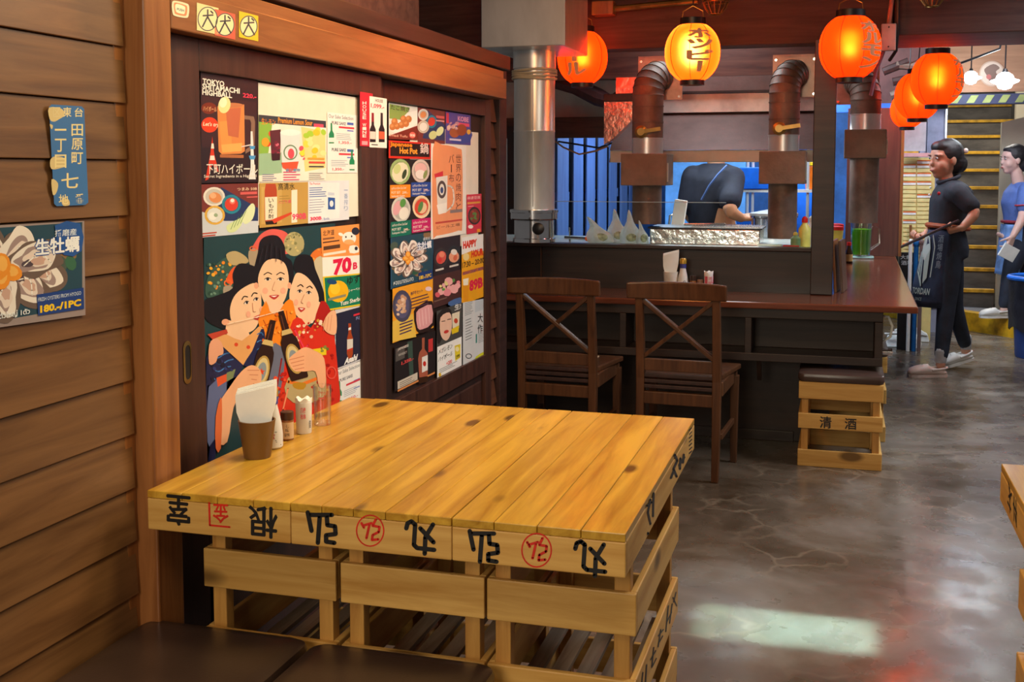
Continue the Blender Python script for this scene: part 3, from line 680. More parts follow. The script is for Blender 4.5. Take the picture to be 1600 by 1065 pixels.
# ================================================================== posters and stickers
VX = 800+CF*RT.y/FW.y; VY = CCY-CF*UP.y/FW.y
def rec(x0, y, x1): return VY+(y-VY)*(VX-x1)/(VX-x0)     # follow a level line of the wall from x0 to x1
class Sheet(Flat):
    def R(s, col, x0, yt, x1, yb): return s.poly(col, [(x0, yt), (x1, rec(x0, yt, x1)), (x1, rec(x0, yb, x1)), (x0, yb)])
    def T(s, col, body, x0, yb, x1, h, bold=0.012, sk=0.0, fat=0.0):
        k = (VX-x1)/(VX-x0); return s.text(col, body, (x0, yb), (x1, rec(x0, yb, x1)), h, bold, h*k, sk=sk, fat=fat)
    def blob(s, col, cx, cy, rx, ry, rot, seed, rough=0.16, n=11):
        r_ = random.Random(seed); c, q = math.cos(rot), math.sin(rot); pts = []
        for i in range(n):
            a = 2*PI*i/n; k = 1+r_.uniform(-rough, rough); u, v = rx*k*math.cos(a), ry*k*math.sin(a); pts.append((cx+u*c-v*q, cy+u*q+v*c))
        return s.poly(col, pts, 3)
    def lines(s, col, x0, y0, x1, n, st, h=1.0, ragged=0.3):
        for i in range(n): s.R(col, x0, y0+st*i, x1-(x1-x0)*random.random()*ragged, y0+st*i+h)
        return s
    def dish(s, x, y, rx, ry, plate, *food):
        s.ell(plate, x, y, rx, ry); s.ell(tuple(int(v*0.86) for v in C3(plate)), x, y, rx*0.8, ry*0.8)
        for col, dx, dy, fx, fy in food: s.ell(col, x+dx*rx, y+dy*ry, fx*rx, fy*ry, 0.3, 12)
        return s
    def blobs(s, cols, x0, y0, x1, y1, n, r):
        for i in range(n):
            x = random.uniform(x0, x1); y = rec(x0, random.uniform(y0, y1), x); q = r*random.uniform(0.5, 1.1)
            s.ell(random.choice(cols), x, y, q, q*random.uniform(0.6, 1.2), random.uniform(0, 3), 9)
        return s
def sheet(wall): return Sheet(*wallpx(wall))
def post(s, label, cat='poster', group=None): return s.build('poster', label=label, cat=cat, group=group)
D1, D2 = -1.3455, -1.3845
# --- door 1
s = sheet(D1-0.0015); s.R('f0e6d6', 403, 129, 563, 352); s.R('e6dac6', 404, 180, 470, 182)
post(s, 'large blank cream backing paper under the drink posters', 'paper sheet')
s = sheet(D1); s.R('2a1a22', 313, 112, 402, 286); s.R('3a2026', 315, 150, 400, 230)
s.T('f4f0ea', 'TOKYO', 316, 131, 350, 9, 0.03); s.T('f4f0ea', 'SHITAMACHI', 315.5, 139, 374, 9, 0.03); s.T('f4f0ea', 'HIGHBALL', 315.5, 148, 362, 9, 0.03)
s.T('f03a5a', '220.-', 379, 152, 400, 7, 0.03)
s.ell('7a2a14', 326, 169, 12, 9); s.T('e8b080', 'ハイボール', 317, 173, 338, 8, 0.01); s.ell('e8401c', 327, 195, 13, 12); s.T('ffe8d0', "Let's try", 316, 198, 341, 8, 0.02, 0.2)
s.poly('8a6a5a', [(380, 180), (396, 182), (398, 190), (397, 232), (383, 240), (383, 234), (391, 228), (392, 192), (390, 187), (380, 186)])
s.poly('e08a4a', [(339, 166), (381, 163), (382, 236), (376, 240), (346, 241), (341, 236)])
s.poly('ea9a50', [(342, 190), (360, 188), (362, 238), (346, 239)]); s.poly('c86a4a', [(352, 170), (376, 168), (372, 215), (356, 212)]); s.poly('f0b060', [(345, 226), (378, 223), (377, 236), (347, 238)])
s.ell('c87a50', 360, 164.5, 20, 4); s.ell('f6e2a0', 350, 164, 9.5, 13, 0.2); s.ell('fdf4d0', 348, 160, 6, 8, 0.2); s.R('b06a40', 343, 241, 380, 246)
s.poly('d83a20', [(331, 213), (334, 240), (341, 268), (337, 268), (331, 255), (325, 280), (320, 282), (328, 240)]); s.poly('f0e8e0', [(330, 224), (333, 224), (334, 232), (329, 232)]); s.poly('f0e8e0', [(328, 243), (334, 243), (335, 250), (327, 250)])
s.poly('e6e8ee', [(391, 205), (394, 205), (397, 262), (399, 280), (388, 280), (391, 262)]); s.poly('4a9ad8', [(389, 228), (398, 228), (397, 233), (391, 233)]); s.poly('4a9ad8', [(388, 243), (399, 243), (397, 249), (390, 249)])
s.line('e8e0e0', 1.6, [(377, 229), (392, 226)]); s.T('8a8078', '下町ハイボール', 322, 272, 402, 17, 0.03); s.T('f0ece6', '下町ハイボール', 322, 272, 402, 16.5, 0.004); s.T('e8e0d8', 'Secret Ingredients in a Highball', 318, 279, 400, 6, 0.01)
post(s, 'dark tall poster of an orange highball mug, topmost at the door frame')
s = sheet(D1); s.R('7a3430', 314, 288, 403, 372); s.poly('2a3a6a', [(345, 292), (403, 325), (403, 362), (330, 368)]); s.poly('cdd6e4', [(314, 330), (350, 345), (403, 345), (403, 363), (314, 371)])
s.T('f0d0b0', 'つまみ 50B', 370, 298, 401, 5); s.R('d86060', 375, 300, 401, 304); s.R('d86060', 385, 307, 402, 309)
s.dish(334, 307, 17, 15, 'e6e2de', ('e0905a', 0.1, 0.1, 0.6, 0.55), ('f0b48a', -0.1, -0.1, 0.3, 0.3)); s.dish(361, 319, 15, 15, '2a8aa8', ('d84030', 0, 0, 0.7, 0.7), ('f08070', 0.1, -0.3, 0.3, 0.3), ('fff0e8', 0.1, -0.4, 0.2, 0.2))
s.dish(335, 336, 16, 15, 'e0b048', ('dce0e0', 0, 0, 0.78, 0.78), ('eef0ee', -0.2, 0.1, 0.4, 0.4), ('9ab090', 0.1, 0, 0.2, 0.2))
s.poly('d6e6b0', [(354, 352), (372, 342), (380, 338), (376, 352), (366, 362), (356, 362)], 3); s.poly('dceac0', [(378, 338), (392, 318), (398, 324), (394, 342), (382, 350)], 3)
for k in range(4): s.line('5a8a4a', 0.8, [(360+5*k, 358-3*k), (366+6*k, 344-5*k)])
s.R('c04a34', 316, 364, 338, 366); s.R('c04a34', 316, 368, 336, 370)
post(s, 'small dishes menu sheet under the highball poster')
s = sheet(D1); s.R('f2ece0', 404, 178, 509, 284); s.R('38404a', 404, 179, 509, 191); s.poly('8ab84a', [(404, 190), (425, 193), (418, 245), (404, 240)]); s.poly('9cc0a0', [(404, 240), (440, 238), (440, 270), (404, 274)])
s.poly('e8d890', [(470, 198), (508, 205), (508, 262), (476, 268)]); s.T('f08a20', '生レモン', 408, 194, 430, 10, 0.03); s.T('f0a030', 'Premium Lemon Sour', 434, 192, 488, 9, 0.02); s.R('e0506a', 490, 193, 505, 198)
s.blobs(('f0c830', 'f6dc50', 'a8d040', 'f0e8a0'), 476, 200, 506, 256, 16, 6); s.blobs(('e83a20', '78b040', 'e85a30'), 418, 205, 432, 226, 8, 5); s.ell('f0a030', 414, 222, 6, 7)
s.poly('5a2a34', [(421, 204), (438, 202), (437, 250), (424, 250)]); s.blobs(('a03048', 'd06a80', '7a2038'), 424, 222, 436, 240, 14, 2.6); s.poly('3a1a24', [(424, 240), (437, 239), (436, 250), (425, 251)])
s.poly('dfe6ea', [(437, 206), (469, 207), (465, 262), (452, 268), (440, 260)]); s.ell('f2f4f4', 453, 207, 16, 5); s.poly('e8583a', [(439, 254), (466, 252), (463, 264), (452, 268), (441, 262)]); s.ring('6a8a6a', 453, 238, 11, 12, 2); s.ell('e05060', 454, 240, 5, 8)
s.blobs(('f05a6a', 'f0e040'), 468, 230, 476, 250, 6, 4); s.T('5a9ac8', '飲む果物', 446, 268, 468, 5, 0.01)
s.R('f0a040', 480, 246, 506, 249); s.R('e05040', 482, 252, 507, 255); s.R('3a3a44', 482, 259, 505, 261); s.lines('8a8ab0', 409, 272, 432, 4, 3); s.lines('e05080', 442, 268, 470, 4, 4, 1.5); s.lines('9a9a9a', 482, 270, 507, 4, 3)
post(s, 'bright poster of fruit sours in tall glasses')
def bottle_sheet(x0, yt, x1, yb, label, two=True):
    s = sheet(D1); s.R('f2f0ee', x0, yt, x1, yb); u = (x1-x0)/47
    s.T('6a7480', 'Our Sake Selection', x0+2*u, yt+9, x1-6*u, 6, 0.01)
    for k in range(2 if two else 1):
        y = yt+14+k*42; s.T('2a3450', 'PURE SAKE', x0+7*u, y+5, x1-18*u, 5, 0.02); s.R('4a6ac0', x1-16*u, y+2, x1-6*u, y+6); s.R('d83a4a', x0+18*u, y+8, x1-5*u, y+11); s.R('6a7ad0', x1-16*u, y+14, x1-6*u, y+16)
        xx = x0+(6*u if not k else 38*u)
        s.poly('1f8a5a', [(xx-1*u, y+3), (xx+1.6*u, y+3), (xx+2*u, y+15), (xx+4.5*u, y+20), (xx+4.5*u, y+35), (xx-3.5*u, y+35), (xx-3.5*u, y+20), (xx-1*u, y+15)]); s.poly('e6ece6', [(xx-3.5*u, y+26), (xx+4.5*u, y+26), (xx+4.5*u, y+33), (xx-3.5*u, y+33)])
        s.lines('9aa0b0', x0+(14*u if not k else 6*u), y+19, x1-(8*u if not k else 14*u), 4, 2.8, 0.8); s.T('d83a4a', '1,350.-', x0+(18 if not k else 8)*u, y+36, x0+(38 if not k else 26)*u, 5, 0.02)
    return post(s, label, group='green bottle sheets')
bottle_sheet(511, 175, 558, 270, 'white price sheet with two green bottles on the cream paper')
bottle_sheet(524, 578, 567, 642, 'white price sheet with one green bottle just above the table edge', False)
s = sheet(D1); s.R('c29a4e', 405, 286, 481, 356); s.R('d0aa60', 408, 292, 440, 350); s.poly('b84a2a', [(415, 287), (430, 287), (432, 296), (433, 340), (431, 350), (415, 351), (413, 342), (413, 297)]); s.poly('f2e8d0', [(413.5, 308), (432.5, 307), (432.5, 342), (414, 344)]); s.poly('2a1a14', [(414, 346), (433, 344), (432, 350), (415, 351)])
s.vtext('2a2018', 'いも焼酎', 419, 309, 342, 8, 0.02); s.T('3a2c18', '高清水', 434, 297, 460, 11, 0.01); s.poly('f4ecd8', [(455, 297), (464, 296), (464, 347), (455, 348)]); s.lines('a08040', 436, 306, 453, 3, 4); s.T('e0406a', 'にごり酒', 435, 318, 454, 5, 0.02); s.poly('d84a2a', [(424, 343), (455, 331), (456, 334), (428, 349)]); s.T('e83a6a', '990B', 456, 344, 478, 10, 0.03)
post(s, 'golden poster with an orange capped bottle')
s = sheet(D1); s.R('dfe4ee', 481, 283, 545, 349); s.R('eef0f4', 484, 286, 530, 345); s.T('d83a4a', 'The Premium', 483, 289, 500, 4, 0.01); s.lines('5a78b8', 483, 293, 510, 5, 3.4, 1.4); s.lines('6a70a0', 483, 312, 508, 6, 4, 0.8); s.poly('2f5aa8', [(512, 308), (523, 309), (523, 327), (512, 327)]); s.ell('e8ecf4', 517.5, 318, 3, 5); s.poly('c8d4e6', [(512, 300), (522, 301), (522, 305), (512, 305)]); s.vtext('8aa0c8', '一番搾り', 537, 292, 330, 6, 0.0); s.T('e8305a', '300B', 484, 345, 502, 6, 0.04); s.T('4a6ac0', '/ Bottle', 503, 344, 514, 4, 0.0)
post(s, 'pale blue sheet with a small blue can picture')
# --- large print of three women in kimono
s = sheet(D1); s.R('1f4048', 318, 370, 523, 735)
HAIR, SK, SK2, OR_, NAVY, RED = '16121a', 'f2c9a4', 'e8a888', 'f08a1e', '1f2450', 'd8301c'
s.poly('e0605a', [(396, 395), (402, 372), (416, 360), (432, 358), (448, 364), (455, 380), (452, 396)], 4); s.ell('b0a878', 459, 381, 16, 19); s.blobs(('6a6a48', 'd0c080', '8a8858'), 446, 366, 472, 396, 24, 2.4)
s.poly('a89880', [(388, 392), (402, 390), (402, 412), (390, 414)], 3); s.ring('e8703a', 395, 388, 6, 4, 1.6)
s.poly(HAIR, [(396, 420), (402, 395), (406, 376), (418, 368), (434, 369), (444, 384), (446, 400), (456, 410), (458, 440), (446, 452), (404, 450), (394, 440)], 4)
s.poly('e0762a', [(484, 402), (494, 389), (508, 388), (520, 398), (522, 420), (500, 416)], 4); s.blobs(('f0a040', 'b04a18'), 488, 390, 520, 412, 18, 2.4)
s.poly('cabfa0', [(490, 408), (504, 402), (510, 440), (502, 462), (492, 440)], 3)
s.poly(HAIR, [(458, 420), (462, 402), (474, 397), (487, 402), (492, 420), (500, 440), (506, 462), (500, 478), (486, 470), (470, 436)], 4)
s.poly('3a5a50', [(322, 438), (338, 412), (360, 400), (372, 420), (364, 446), (346, 466), (322, 464)], 4); s.blobs(('f0b030', 'e88a20', '6a9080', '2a4a40'), 324, 412, 366, 462, 40, 3)
s.poly('b8a67a', [(352, 398), (366, 392), (382, 400), (386, 410), (362, 414)], 4); s.poly('e85a28', [(352, 440), (358, 424), (366, 416), (372, 418), (364, 442)], 3); s.ring('e8703a', 355, 442, 6.5, 5.5, 2); s.poly('a89a88', [(348, 448), (362, 448), (362, 466), (350, 466)], 3)
s.poly(HAIR, [(318, 470), (336, 462), (362, 450), (362, 428), (372, 412), (392, 414), (404, 424), (400, 444), (376, 460), (368, 490), (362, 515), (342, 512), (320, 498)], 4)
# right woman
s.poly(SK, [(463, 426), (478, 432), (492, 450), (497, 470), (488, 494), (474, 502), (462, 492), (453, 476), (451, 458), (456, 440)], 4); s.poly(SK, [(470, 490), (494, 470), (502, 484), (480, 508)], 3)
# left woman
s.poly(SK, [(398, 442), (406, 458), (407, 480), (404, 500), (394, 516), (376, 520), (362, 506), (358, 484), (364, 464), (378, 450)], 4); s.poly(SK, [(356, 500), (382, 512), (388, 528), (364, 534), (352, 520)], 3); s.ell(SK2, 351, 503, 6, 5)
# middle woman
s.poly(SK, [(402, 434), (412, 410), (428, 404), (444, 412), (450, 436), (446, 462), (438, 476), (426, 482), (414, 476), (406, 458)], 5); s.ell(SK2, 399, 446, 3.5, 5); s.ell(SK2, 451, 446, 3, 5); s.poly('f0c8a8', [(412, 472), (440, 472), (442, 492), (416, 492)], 3)
def face(x, y, sx, tilt, look=0):
    c, q = math.cos(tilt), math.sin(tilt)
    def t(u, v): return (x+sx*u*c-v*q, y+sx*u*q+v*c)
    for e in (-10, 10):
        s.line('3a2a24', 1.5, [t(e-6, -7), t(e, -10.5), t(e+6, -8)], 4); s.ell('f8ece4', *t(e, 0), 4.6*sx, 2.2, tilt); s.ell('241c24', *t(e+look, 0), 2.4*sx, 2.2); s.line('2a1c1c', 1.1, [t(e-5, 0), t(e, -2.6), t(e+5, -0.5)], 3)
    s.line('d09070', 1.0, [t(1, 4), t(-3, 16), t(1, 18)], 3); s.poly('c03a34', [t(-8, 26), t(0, 24.5), t(8, 25), t(2, 31), t(-2, 31)], 3); s.poly('f6ece6', [t(-5, 26), t(5, 25.6), t(1, 28), t(-1, 28)]); s.ell('f0b094', *t(-14, 18), 4.5*sx, 5); s.ell('f0b094', *t(14, 18), 4.5*sx, 5)
face(427, 436, 1.0, 0.0); face(474, 456, 0.72, 0.16); face(391, 470, 0.80, -0.34, 1)
# clothes
s.poly(OR_, [(402, 500), (414, 470), (420, 486), (432, 490), (444, 472), (456, 470), (462, 520), (440, 560), (412, 540)], 2); s.line('b84a10', 1.4, [(410, 500), (420, 520), (428, 550)]); s.line('b84a10', 1.4, [(446, 486), (450, 515), (440, 548)]); s.line('b84a10', 1.4, [(404, 512), (420, 505)])
s.poly(RED, [(456, 500), (470, 498), (484, 512), (504, 482), (514, 500), (523, 540), (524, 690), (424, 690), (430, 600), (440, 550)], 2)
s.poly('b01c18', [(500, 470), (512, 478), (516, 496), (500, 510), (488, 512)], 2); s.blobs(('f2ddc8', 'e8c0a0', 'c01c14', 'd8a040'), 462, 508, 508, 534, 34, 2.6); s.line('e83a5a', 2.4, [(458, 514), (474, 545), (480, 538)])
s.poly('6a7088', [(420, 540), (436, 540), (444, 556), (434, 620), (412, 660), (404, 600)], 2)
s.poly('e4a868', [(330, 528), (352, 522), (376, 532), (402, 510), (408, 516), (392, 548), (378, 570), (360, 556), (346, 542)], 2); s.ell('d84a28', 367, 538, 3, 3); s.ell('d84a28', 386, 542, 3, 3)
s.poly(NAVY, [(320, 560), (330, 530), (345, 540), (360, 556), (378, 570), (372, 586), (340, 600), (322, 602), (320, 740), (332, 740), (344, 600)], 0)
s.poly(NAVY, [(378, 570), (392, 548), (406, 514), (412, 520), (410, 546), (394, 570)], 2)
for yy, dx in ((556, 0), (566, 6), (577, 2), (590, 0)): s.line('4a8ad8', 1.8, [(330+dx, yy), (338+dx, yy+3), (348+dx, yy-3), (356+dx, yy-5)], 3)
for yy in (522, 534, 546): s.line('4a8ad8', 1.6, [(400, yy), (406, yy-3), (409, yy+1)], 2)
s.poly('c04430', [(322, 522), (352, 514), (354, 520), (330, 530)]); s.poly('5a6a9a', [(324, 604), (352, 596), (346, 660), (330, 690), (322, 690)], 2); s.poly('e05a30', [(336, 590), (356, 582), (354, 594), (338, 604)]); s.poly('7a8a60', [(352, 582), (366, 576), (362, 590), (352, 596)])
s.poly('b8a878', [(448, 590), (500, 574), (508, 610), (500, 622), (470, 632), (446, 620)], 2); s.line('e87a28', 5, [(448, 596), (470, 600), (496, 590)]); s.poly('b88a20', [(456, 598), (476, 598), (472, 608), (458, 606)], 2); s.poly('e8d020', [(482, 546), (508, 542), (508, 554), (490, 556)]); s.blobs(('8a8a40', '6a7a30'), 496, 542, 512, 552, 6, 3)
s.ring('e85a4a', 516, 582, 8, 10, 2); s.line('f0906a', 2.4, [(448, 606), (440, 640), (438, 690)]); s.line('9a1410', 2, [(438, 560), (430, 610), (428, 680)])
s.blobs(('a81812', 'f0b040', 'b81c14'), 484, 560, 520, 640, 22, 3.2); s.blobs(('b81c14', 'e85030'), 428, 580, 446, 680, 16, 3); s.blobs(('2f3a78', '141838'), 324, 560, 360, 600, 10, 4); s.blobs(('e06a10', 'f8a840'), 408, 488, 456, 540, 16, 2.6)
for k in range(5): s.line('2c2630', 0.9, [(402+9*k, 405-abs(k-2)*-3), (408+7*k, 380+abs(k-2)*4)])
# hands on shoulders
s.poly(SK2, [(324, 538), (334, 528), (344, 536), (346, 552), (338, 556), (334, 566), (324, 568)], 3); s.poly('efb890', [(502, 508), (510, 490), (522, 486), (523, 520), (510, 520)], 3)
for k in range(3): s.line('d89070', 0.9, [(506+5*k, 498-3*k), (503+5*k, 516)])
# bottles
def bottle(ax, ay, bx, by, w):
    dx, dy = bx-ax, by-ay; L = math.hypot(dx, dy); ux, uy = dx/L, dy/L; nx, ny = -uy, ux
    def q(u, v): return (ax+ux*u*L+nx*v*w, ay+uy*u*L+ny*v*w)
    s.poly('2c150e', [q(0, -0.32), q(0, 0.32), q(0.30, 0.38), q(0.42, 0.9), q(0.52, 1), q(0.98, 1), q(1, 0.9), q(1, -0.9), q(0.98, -1), q(0.52, -1), q(0.42, -0.9), q(0.30, -0.38)], 0)
    s.line('6a3a20', 1.4, [q(0.06, 0.1), q(0.28, 0.14)]); s.poly('d0b878', [q(0.27, -0.5), q(0.27, 0.5), q(0.34, 0.66), q(0.34, -0.66)])
    c = q(0.70, 0); rot = math.atan2(dy, dx)
    s.ell('b89a50', *c, L*0.22, w*0.86, rot); s.ell('d8c890', *c, L*0.19, w*0.70, rot); s.ell('8a98a0', *c, L*0.13, w*0.5, rot)
    s.poly('e0481c', [(c[0]+(6 if k % 2 == 0 else 2.6)*math.sin(k*PI/5), c[1]-(6 if k % 2 == 0 else 2.6)*math.cos(k*PI/5)) for k in range(10)])
bottle(424, 500, 398, 615, 14); bottle(436, 486, 466, 592, 14)
# hands
s.poly('efb48a', [(336, 668), (340, 630), (356, 604), (374, 580), (390, 570), (404, 578), (405, 596), (396, 606), (378, 610), (362, 636), (352, 690), (334, 690)], 3); s.poly('e07040', [(334, 700), (334, 650), (342, 620), (344, 640), (342, 700)], 2)
for k in range(4): s.line('c87a58', 1.0, [(384+3*k, 578+7*k), (402-2*k, 578+7.5*k)])
s.poly('efb48a', [(448, 562), (460, 550), (474, 542), (490, 548), (504, 560), (506, 600), (496, 604), (490, 580), (474, 580), (456, 578)], 3)
for k in range(4): s.line('c87a58', 1.0, [(449+3*k, 562+5*k), (472, 556+6*k)])
s.line('f6e0c8', 1.1, [(352, 506), (395, 496), (440, 484)], 3)
post(s, 'large print of three women in kimono raising brown bottles')
# --- 70 B poster
s = sheet(D1+0.001); s.poly('f49a50', [(501, 356), (566, 349), (567, 398), (503, 402)]); s.poly('f4f0ea', [(503, 402), (567, 398), (568, 426), (504, 432)]); s.poly('e8c820', [(504, 432), (568, 426), (569, 476), (508, 486)]); s.poly('0f7a5c', [(506.5, 434), (566, 428.5), (567, 474), (510, 483)])
s.T('2a2018', '北海道', 504, 369, 522, 9, 0.02); s.R('8a5a3a', 504, 372, 522, 375); s.R('4a3020', 504, 378, 530, 380); s.R('5a3a24', 505, 385, 531, 391); s.R('f8e8d8', 505, 396, 540, 400)
s.ell('f6f2ec', 545, 372, 11, 10); s.ell('2a2a3a', 555, 361, 6, 6); s.ell('f6f2ec', 532, 366, 4, 2.5, 0.4); s.ell('f0b070', 545, 378, 8, 4); s.ell('2a2020', 540, 370, 1.2, 1.6); s.ell('2a2020', 549, 369, 1.2, 1.6); s.poly('f6f2ec', [(546, 384), (558, 384), (560, 394), (546, 395)], 2); s.ell('2a2a3a', 556, 388, 2.5, 3)
s.T('e0184a', '70', 520, 431, 549, 26, 0.05); s.T('e0184a', 'B', 551, 421, 558, 11, 0.04)
s.ell('f0b814', 528, 455, 16, 17); s.ell('f6cc30', 523, 450, 8, 10); s.ell('1f4a7a', 518, 440, 8, 4, 0.2); s.T('1a1410', 'ゆず', 542, 446, 562, 14, 0.02); s.T('f4f0e0', 'シャーベット', 544, 457, 565, 5, 0.01); s.R('8a8a70', 512, 466, 540, 470); s.T('f6f2e6', 'Yuzu Sherbet', 531, 478, 566, 7, 0.02)
post(s, 'orange and green dessert poster with red 70 and a yellow citrus')
s = sheet(D1); s.R('d6d6dc', 521, 483, 567, 580); s.R('23243c', 524, 490, 565, 576); s.R('d83040', 552, 491, 564, 494); s.T('8a9ad0', 'FUJI', 556, 501, 564, 6, 0.02)
s.poly('a8441c', [(544, 505), (548, 505), (548.5, 520), (551, 528), (551, 552), (549, 560), (544, 560), (541.5, 552), (542, 528), (544, 520)]); s.poly('d8d4cc', [(542, 530), (551, 529), (551, 544), (542, 546)]); s.R('f0f0f0', 544, 512, 548, 516); s.R('c83828', 542, 546, 551, 549); s.T('f2f2f2', 'Asahi', 537, 570, 557, 11, 0.05, 0.2); s.R('c8c8d0', 538, 572, 556, 573.4)
post(s, 'dark poster with one brown beer bottle')
s = sheet(-1.334); s.R('c8283a', 562, 143, 582, 228); s.R('f2eee8', 577, 150, 604, 230); s.vtext('f6e8e0', 'HOUSE WINE', 566, 158, 215, 6, 0.02); s.T('2a2a30', 'HOUSE', 586, 159, 598, 5, 0.02); s.T('d83048', '1,099.-', 579, 169, 600, 8, 0.03)
for x, cap, lab in ((582, '8a1c2c', 'e8d8d0'), (596, '2a2a34', 'd86040')):
    s.poly('1c1a22', [(x-1.8, 178), (x+1.8, 178), (x+2, 195), (x+4.6, 202), (x+4.6, 222), (x-4.6, 222), (x-4.6, 202), (x-2, 195)]); s.R(cap, x-1.8, 176, x+1.8, 190); s.R(lab, x-4.2, 205, x+4.2, 217)
s.R('e8a0a8', 565, 220, 574, 226); s.R('3a3a3a', 580, 225, 590, 226.5)
post(s, 'red and white wine poster on the stile between the doors')
# --- door 2
s = sheet(D2-0.0015); s.R('eadfce', 640, 196, 747, 400); post(s, 'blank cream backing paper under the food posters', 'paper sheet')
s = sheet(D2); s.R('e8e6e0', 607, 160, 652, 216); s.poly('8aa858', [(608, 162), (640, 168), (632, 188), (608, 185)]); s.poly('f6f4f0', [(610, 204), (636, 176), (652, 172), (652, 192), (626, 212)]); s.T('2a2018', 'たこ焼き', 610, 171, 640, 8, 0.01)
for x, y in ((613, 198), (620, 197), (627, 195), (634, 193), (616, 190), (630, 186), (638, 186)): s.ell('c07a42', x, y, 5, 5.5); s.ell('d89860', x-1, y-1.5, 2.6, 2.6)
s.poly('7a2c20', [(607, 212), (652, 196), (652, 219), (607, 217)]); s.T('f0b8a0', 'Fried Tofu', 609, 213, 636, 4, 0.01); s.ell('e06a60', 644, 211, 5, 5); s.T('fff0e8', '80B', 640.5, 213, 648, 4, 0.02)
post(s, 'poster of golden fried cubes at the top corner of the food door')
s = sheet(D2); s.R('7a3430', 652.5, 167, 695, 222); s.poly('2a3a6a', [(668, 172), (695, 195), (695, 220), (660, 216)]); s.dish(661, 179, 8, 9, 'e6e2de', ('e0905a', 0, 0, 0.6, 0.6)); s.dish(674, 190, 8, 10, '2a8aa8', ('d84030', 0, 0, 0.7, 0.7)); s.dish(661, 198, 9, 10, 'd0c8b8', ('e8e8e4', 0, 0, 0.7, 0.7)); s.ell('cfdc9a', 676, 211, 6, 7, 0.6); s.ell('dce8b0', 687, 205, 5, 8, 0.5); s.R('d86060', 681, 180, 694, 184); s.R('e0a0a0', 681, 187, 694, 189)
post(s, 'small dishes sheet between the fried cubes and the purple poster')
s = sheet(D2); s.R('5a4a9a', 696, 174, 735, 224); s.poly('3a4aa0', [(700, 206), (734, 200), (734, 222), (706, 222)], 2); s.T('f2a0c0', 'KOBE', 715, 189, 732, 8, 0.03); s.R('e85070', 714, 191, 733, 196); s.R('d83a4a', 697, 176, 701, 192); s.ell('a85a34', 710, 207, 8, 8); s.ell('9a4a2a', 721, 203, 8, 9); s.blobs(('e8c8b8', 'd8a0a0', 'c890a0'), 700, 190, 715, 202, 14, 3); s.ell('e8b040', 732, 206, 3, 4); s.R('d8d0e8', 702, 216, 720, 219)
post(s, 'purple croquette poster at the top edge of the food door')
s = sheet(D2); s.R('d83020', 607, 219, 673, 247); s.R('221410', 609.5, 222, 671, 243.5); s.T('f0901c', 'Japanese', 609, 230, 644, 9, 0.04); s.T('f0a030', 'Hot Pot', 624, 240, 652, 10, 0.05); s.T('f4dcd8', '鍋', 656, 240, 669, 17, 0.03)
s.R('241c1c', 608, 248, 673, 372); s.dish(625, 268, 16, 20, '9ab878', ('e8e6c8', 0, 0.05, 0.8, 0.8), ('c8d890', -0.3, -0.2, 0.35, 0.4), ('3a4a30', 0.4, 0.2, 0.2, 0.4)); s.dish(657, 267, 14, 18, 'd8c8c0', ('e8b8b8', 0, -0.2, 0.7, 0.5), ('f0e8e4', 0, 0.3, 0.6, 0.4), ('8a9a5a', 0.5, 0.3, 0.2, 0.4))
s.R('f0901c', 609, 289, 641, 310); s.R('2448a0', 642, 285, 673, 307); s.dish(626, 327, 15, 20, 'd0d0c8', ('e0a8b0', -0.4, -0.1, 0.4, 0.6), ('eceae0', 0.3, 0.3, 0.5, 0.5), ('5a9a48', 0.2, -0.5, 0.3, 0.35)); s.dish(658, 323, 14, 18, 'f0d8b0', ('d84a34', 0, 0, 0.75, 0.75), ('e8c8a0', 0.1, 0.1, 0.5, 0.5), ('5a8a4a', -0.1, 0, 0.25, 0.5))
s.R('12705c', 610, 347, 642, 371); s.R('c81c6a', 643, 343, 673, 364)
for x, y, x1 in ((611, 294, 638), (644, 290, 671), (612, 352, 640), (645, 348, 671)): s.T('f6efe0', 'สุกี้ยากี้หม้อไฟ', x, y+3, x1-4, 5, 0.0); s.T('f6efe0', 'POT SET', x, y+9, x+14, 4, 0.01); s.T('ffe0d0', '299.-', x1-10, y+9, x1-1, 4, 0.02); s.T('f0e8e0', 'Sukiyaki Nabe', x, y+15, x1-6, 4, 0.01)
post(s, 'tall hot pot poster with four bowls')
s = sheet(D2+0.0008); s.R('f2ece4', 673, 224, 728, 374); s.poly('f09a6a', [(676, 232), (690, 226), (716, 232), (722, 246), (722, 350), (716, 360), (682, 368), (676, 362)], 3); s.vtext('5a2a20', '世界の', 712, 240, 285, 8, 0.0); s.vtext('5a2a20', '焼肉と', 712, 285, 330, 8, 0.0); s.vtext('5a2a20', 'バー布', 701, 240, 286, 8, 0.0)
s.poly('d83040', [(678, 272), (692, 267), (692, 275), (680, 279)]); s.poly('e8e4dc', [(681, 277), (699, 274), (698, 330), (684, 334)]); s.ell('5a4a48', 690, 296, 7, 14); s.ell('e8e4dc', 690, 296, 4, 9); s.ell('3a4a80', 690, 297, 2.4, 5); s.line('f0ece4', 2.2, [(698, 290), (707, 294), (708, 318), (697, 330)], 3); s.poly('f6f2ea', [(682, 320), (698, 316), (697, 332), (685, 335)]); s.R('8a7a78', 703, 328, 722, 333); s.R('c84a40', 680, 347, 722, 350); s.T('6a3a2a', 'ビール工場', 682, 358, 718, 5, 0.0)
post(s, 'cream poster with orange panel and a beer mug drawing')
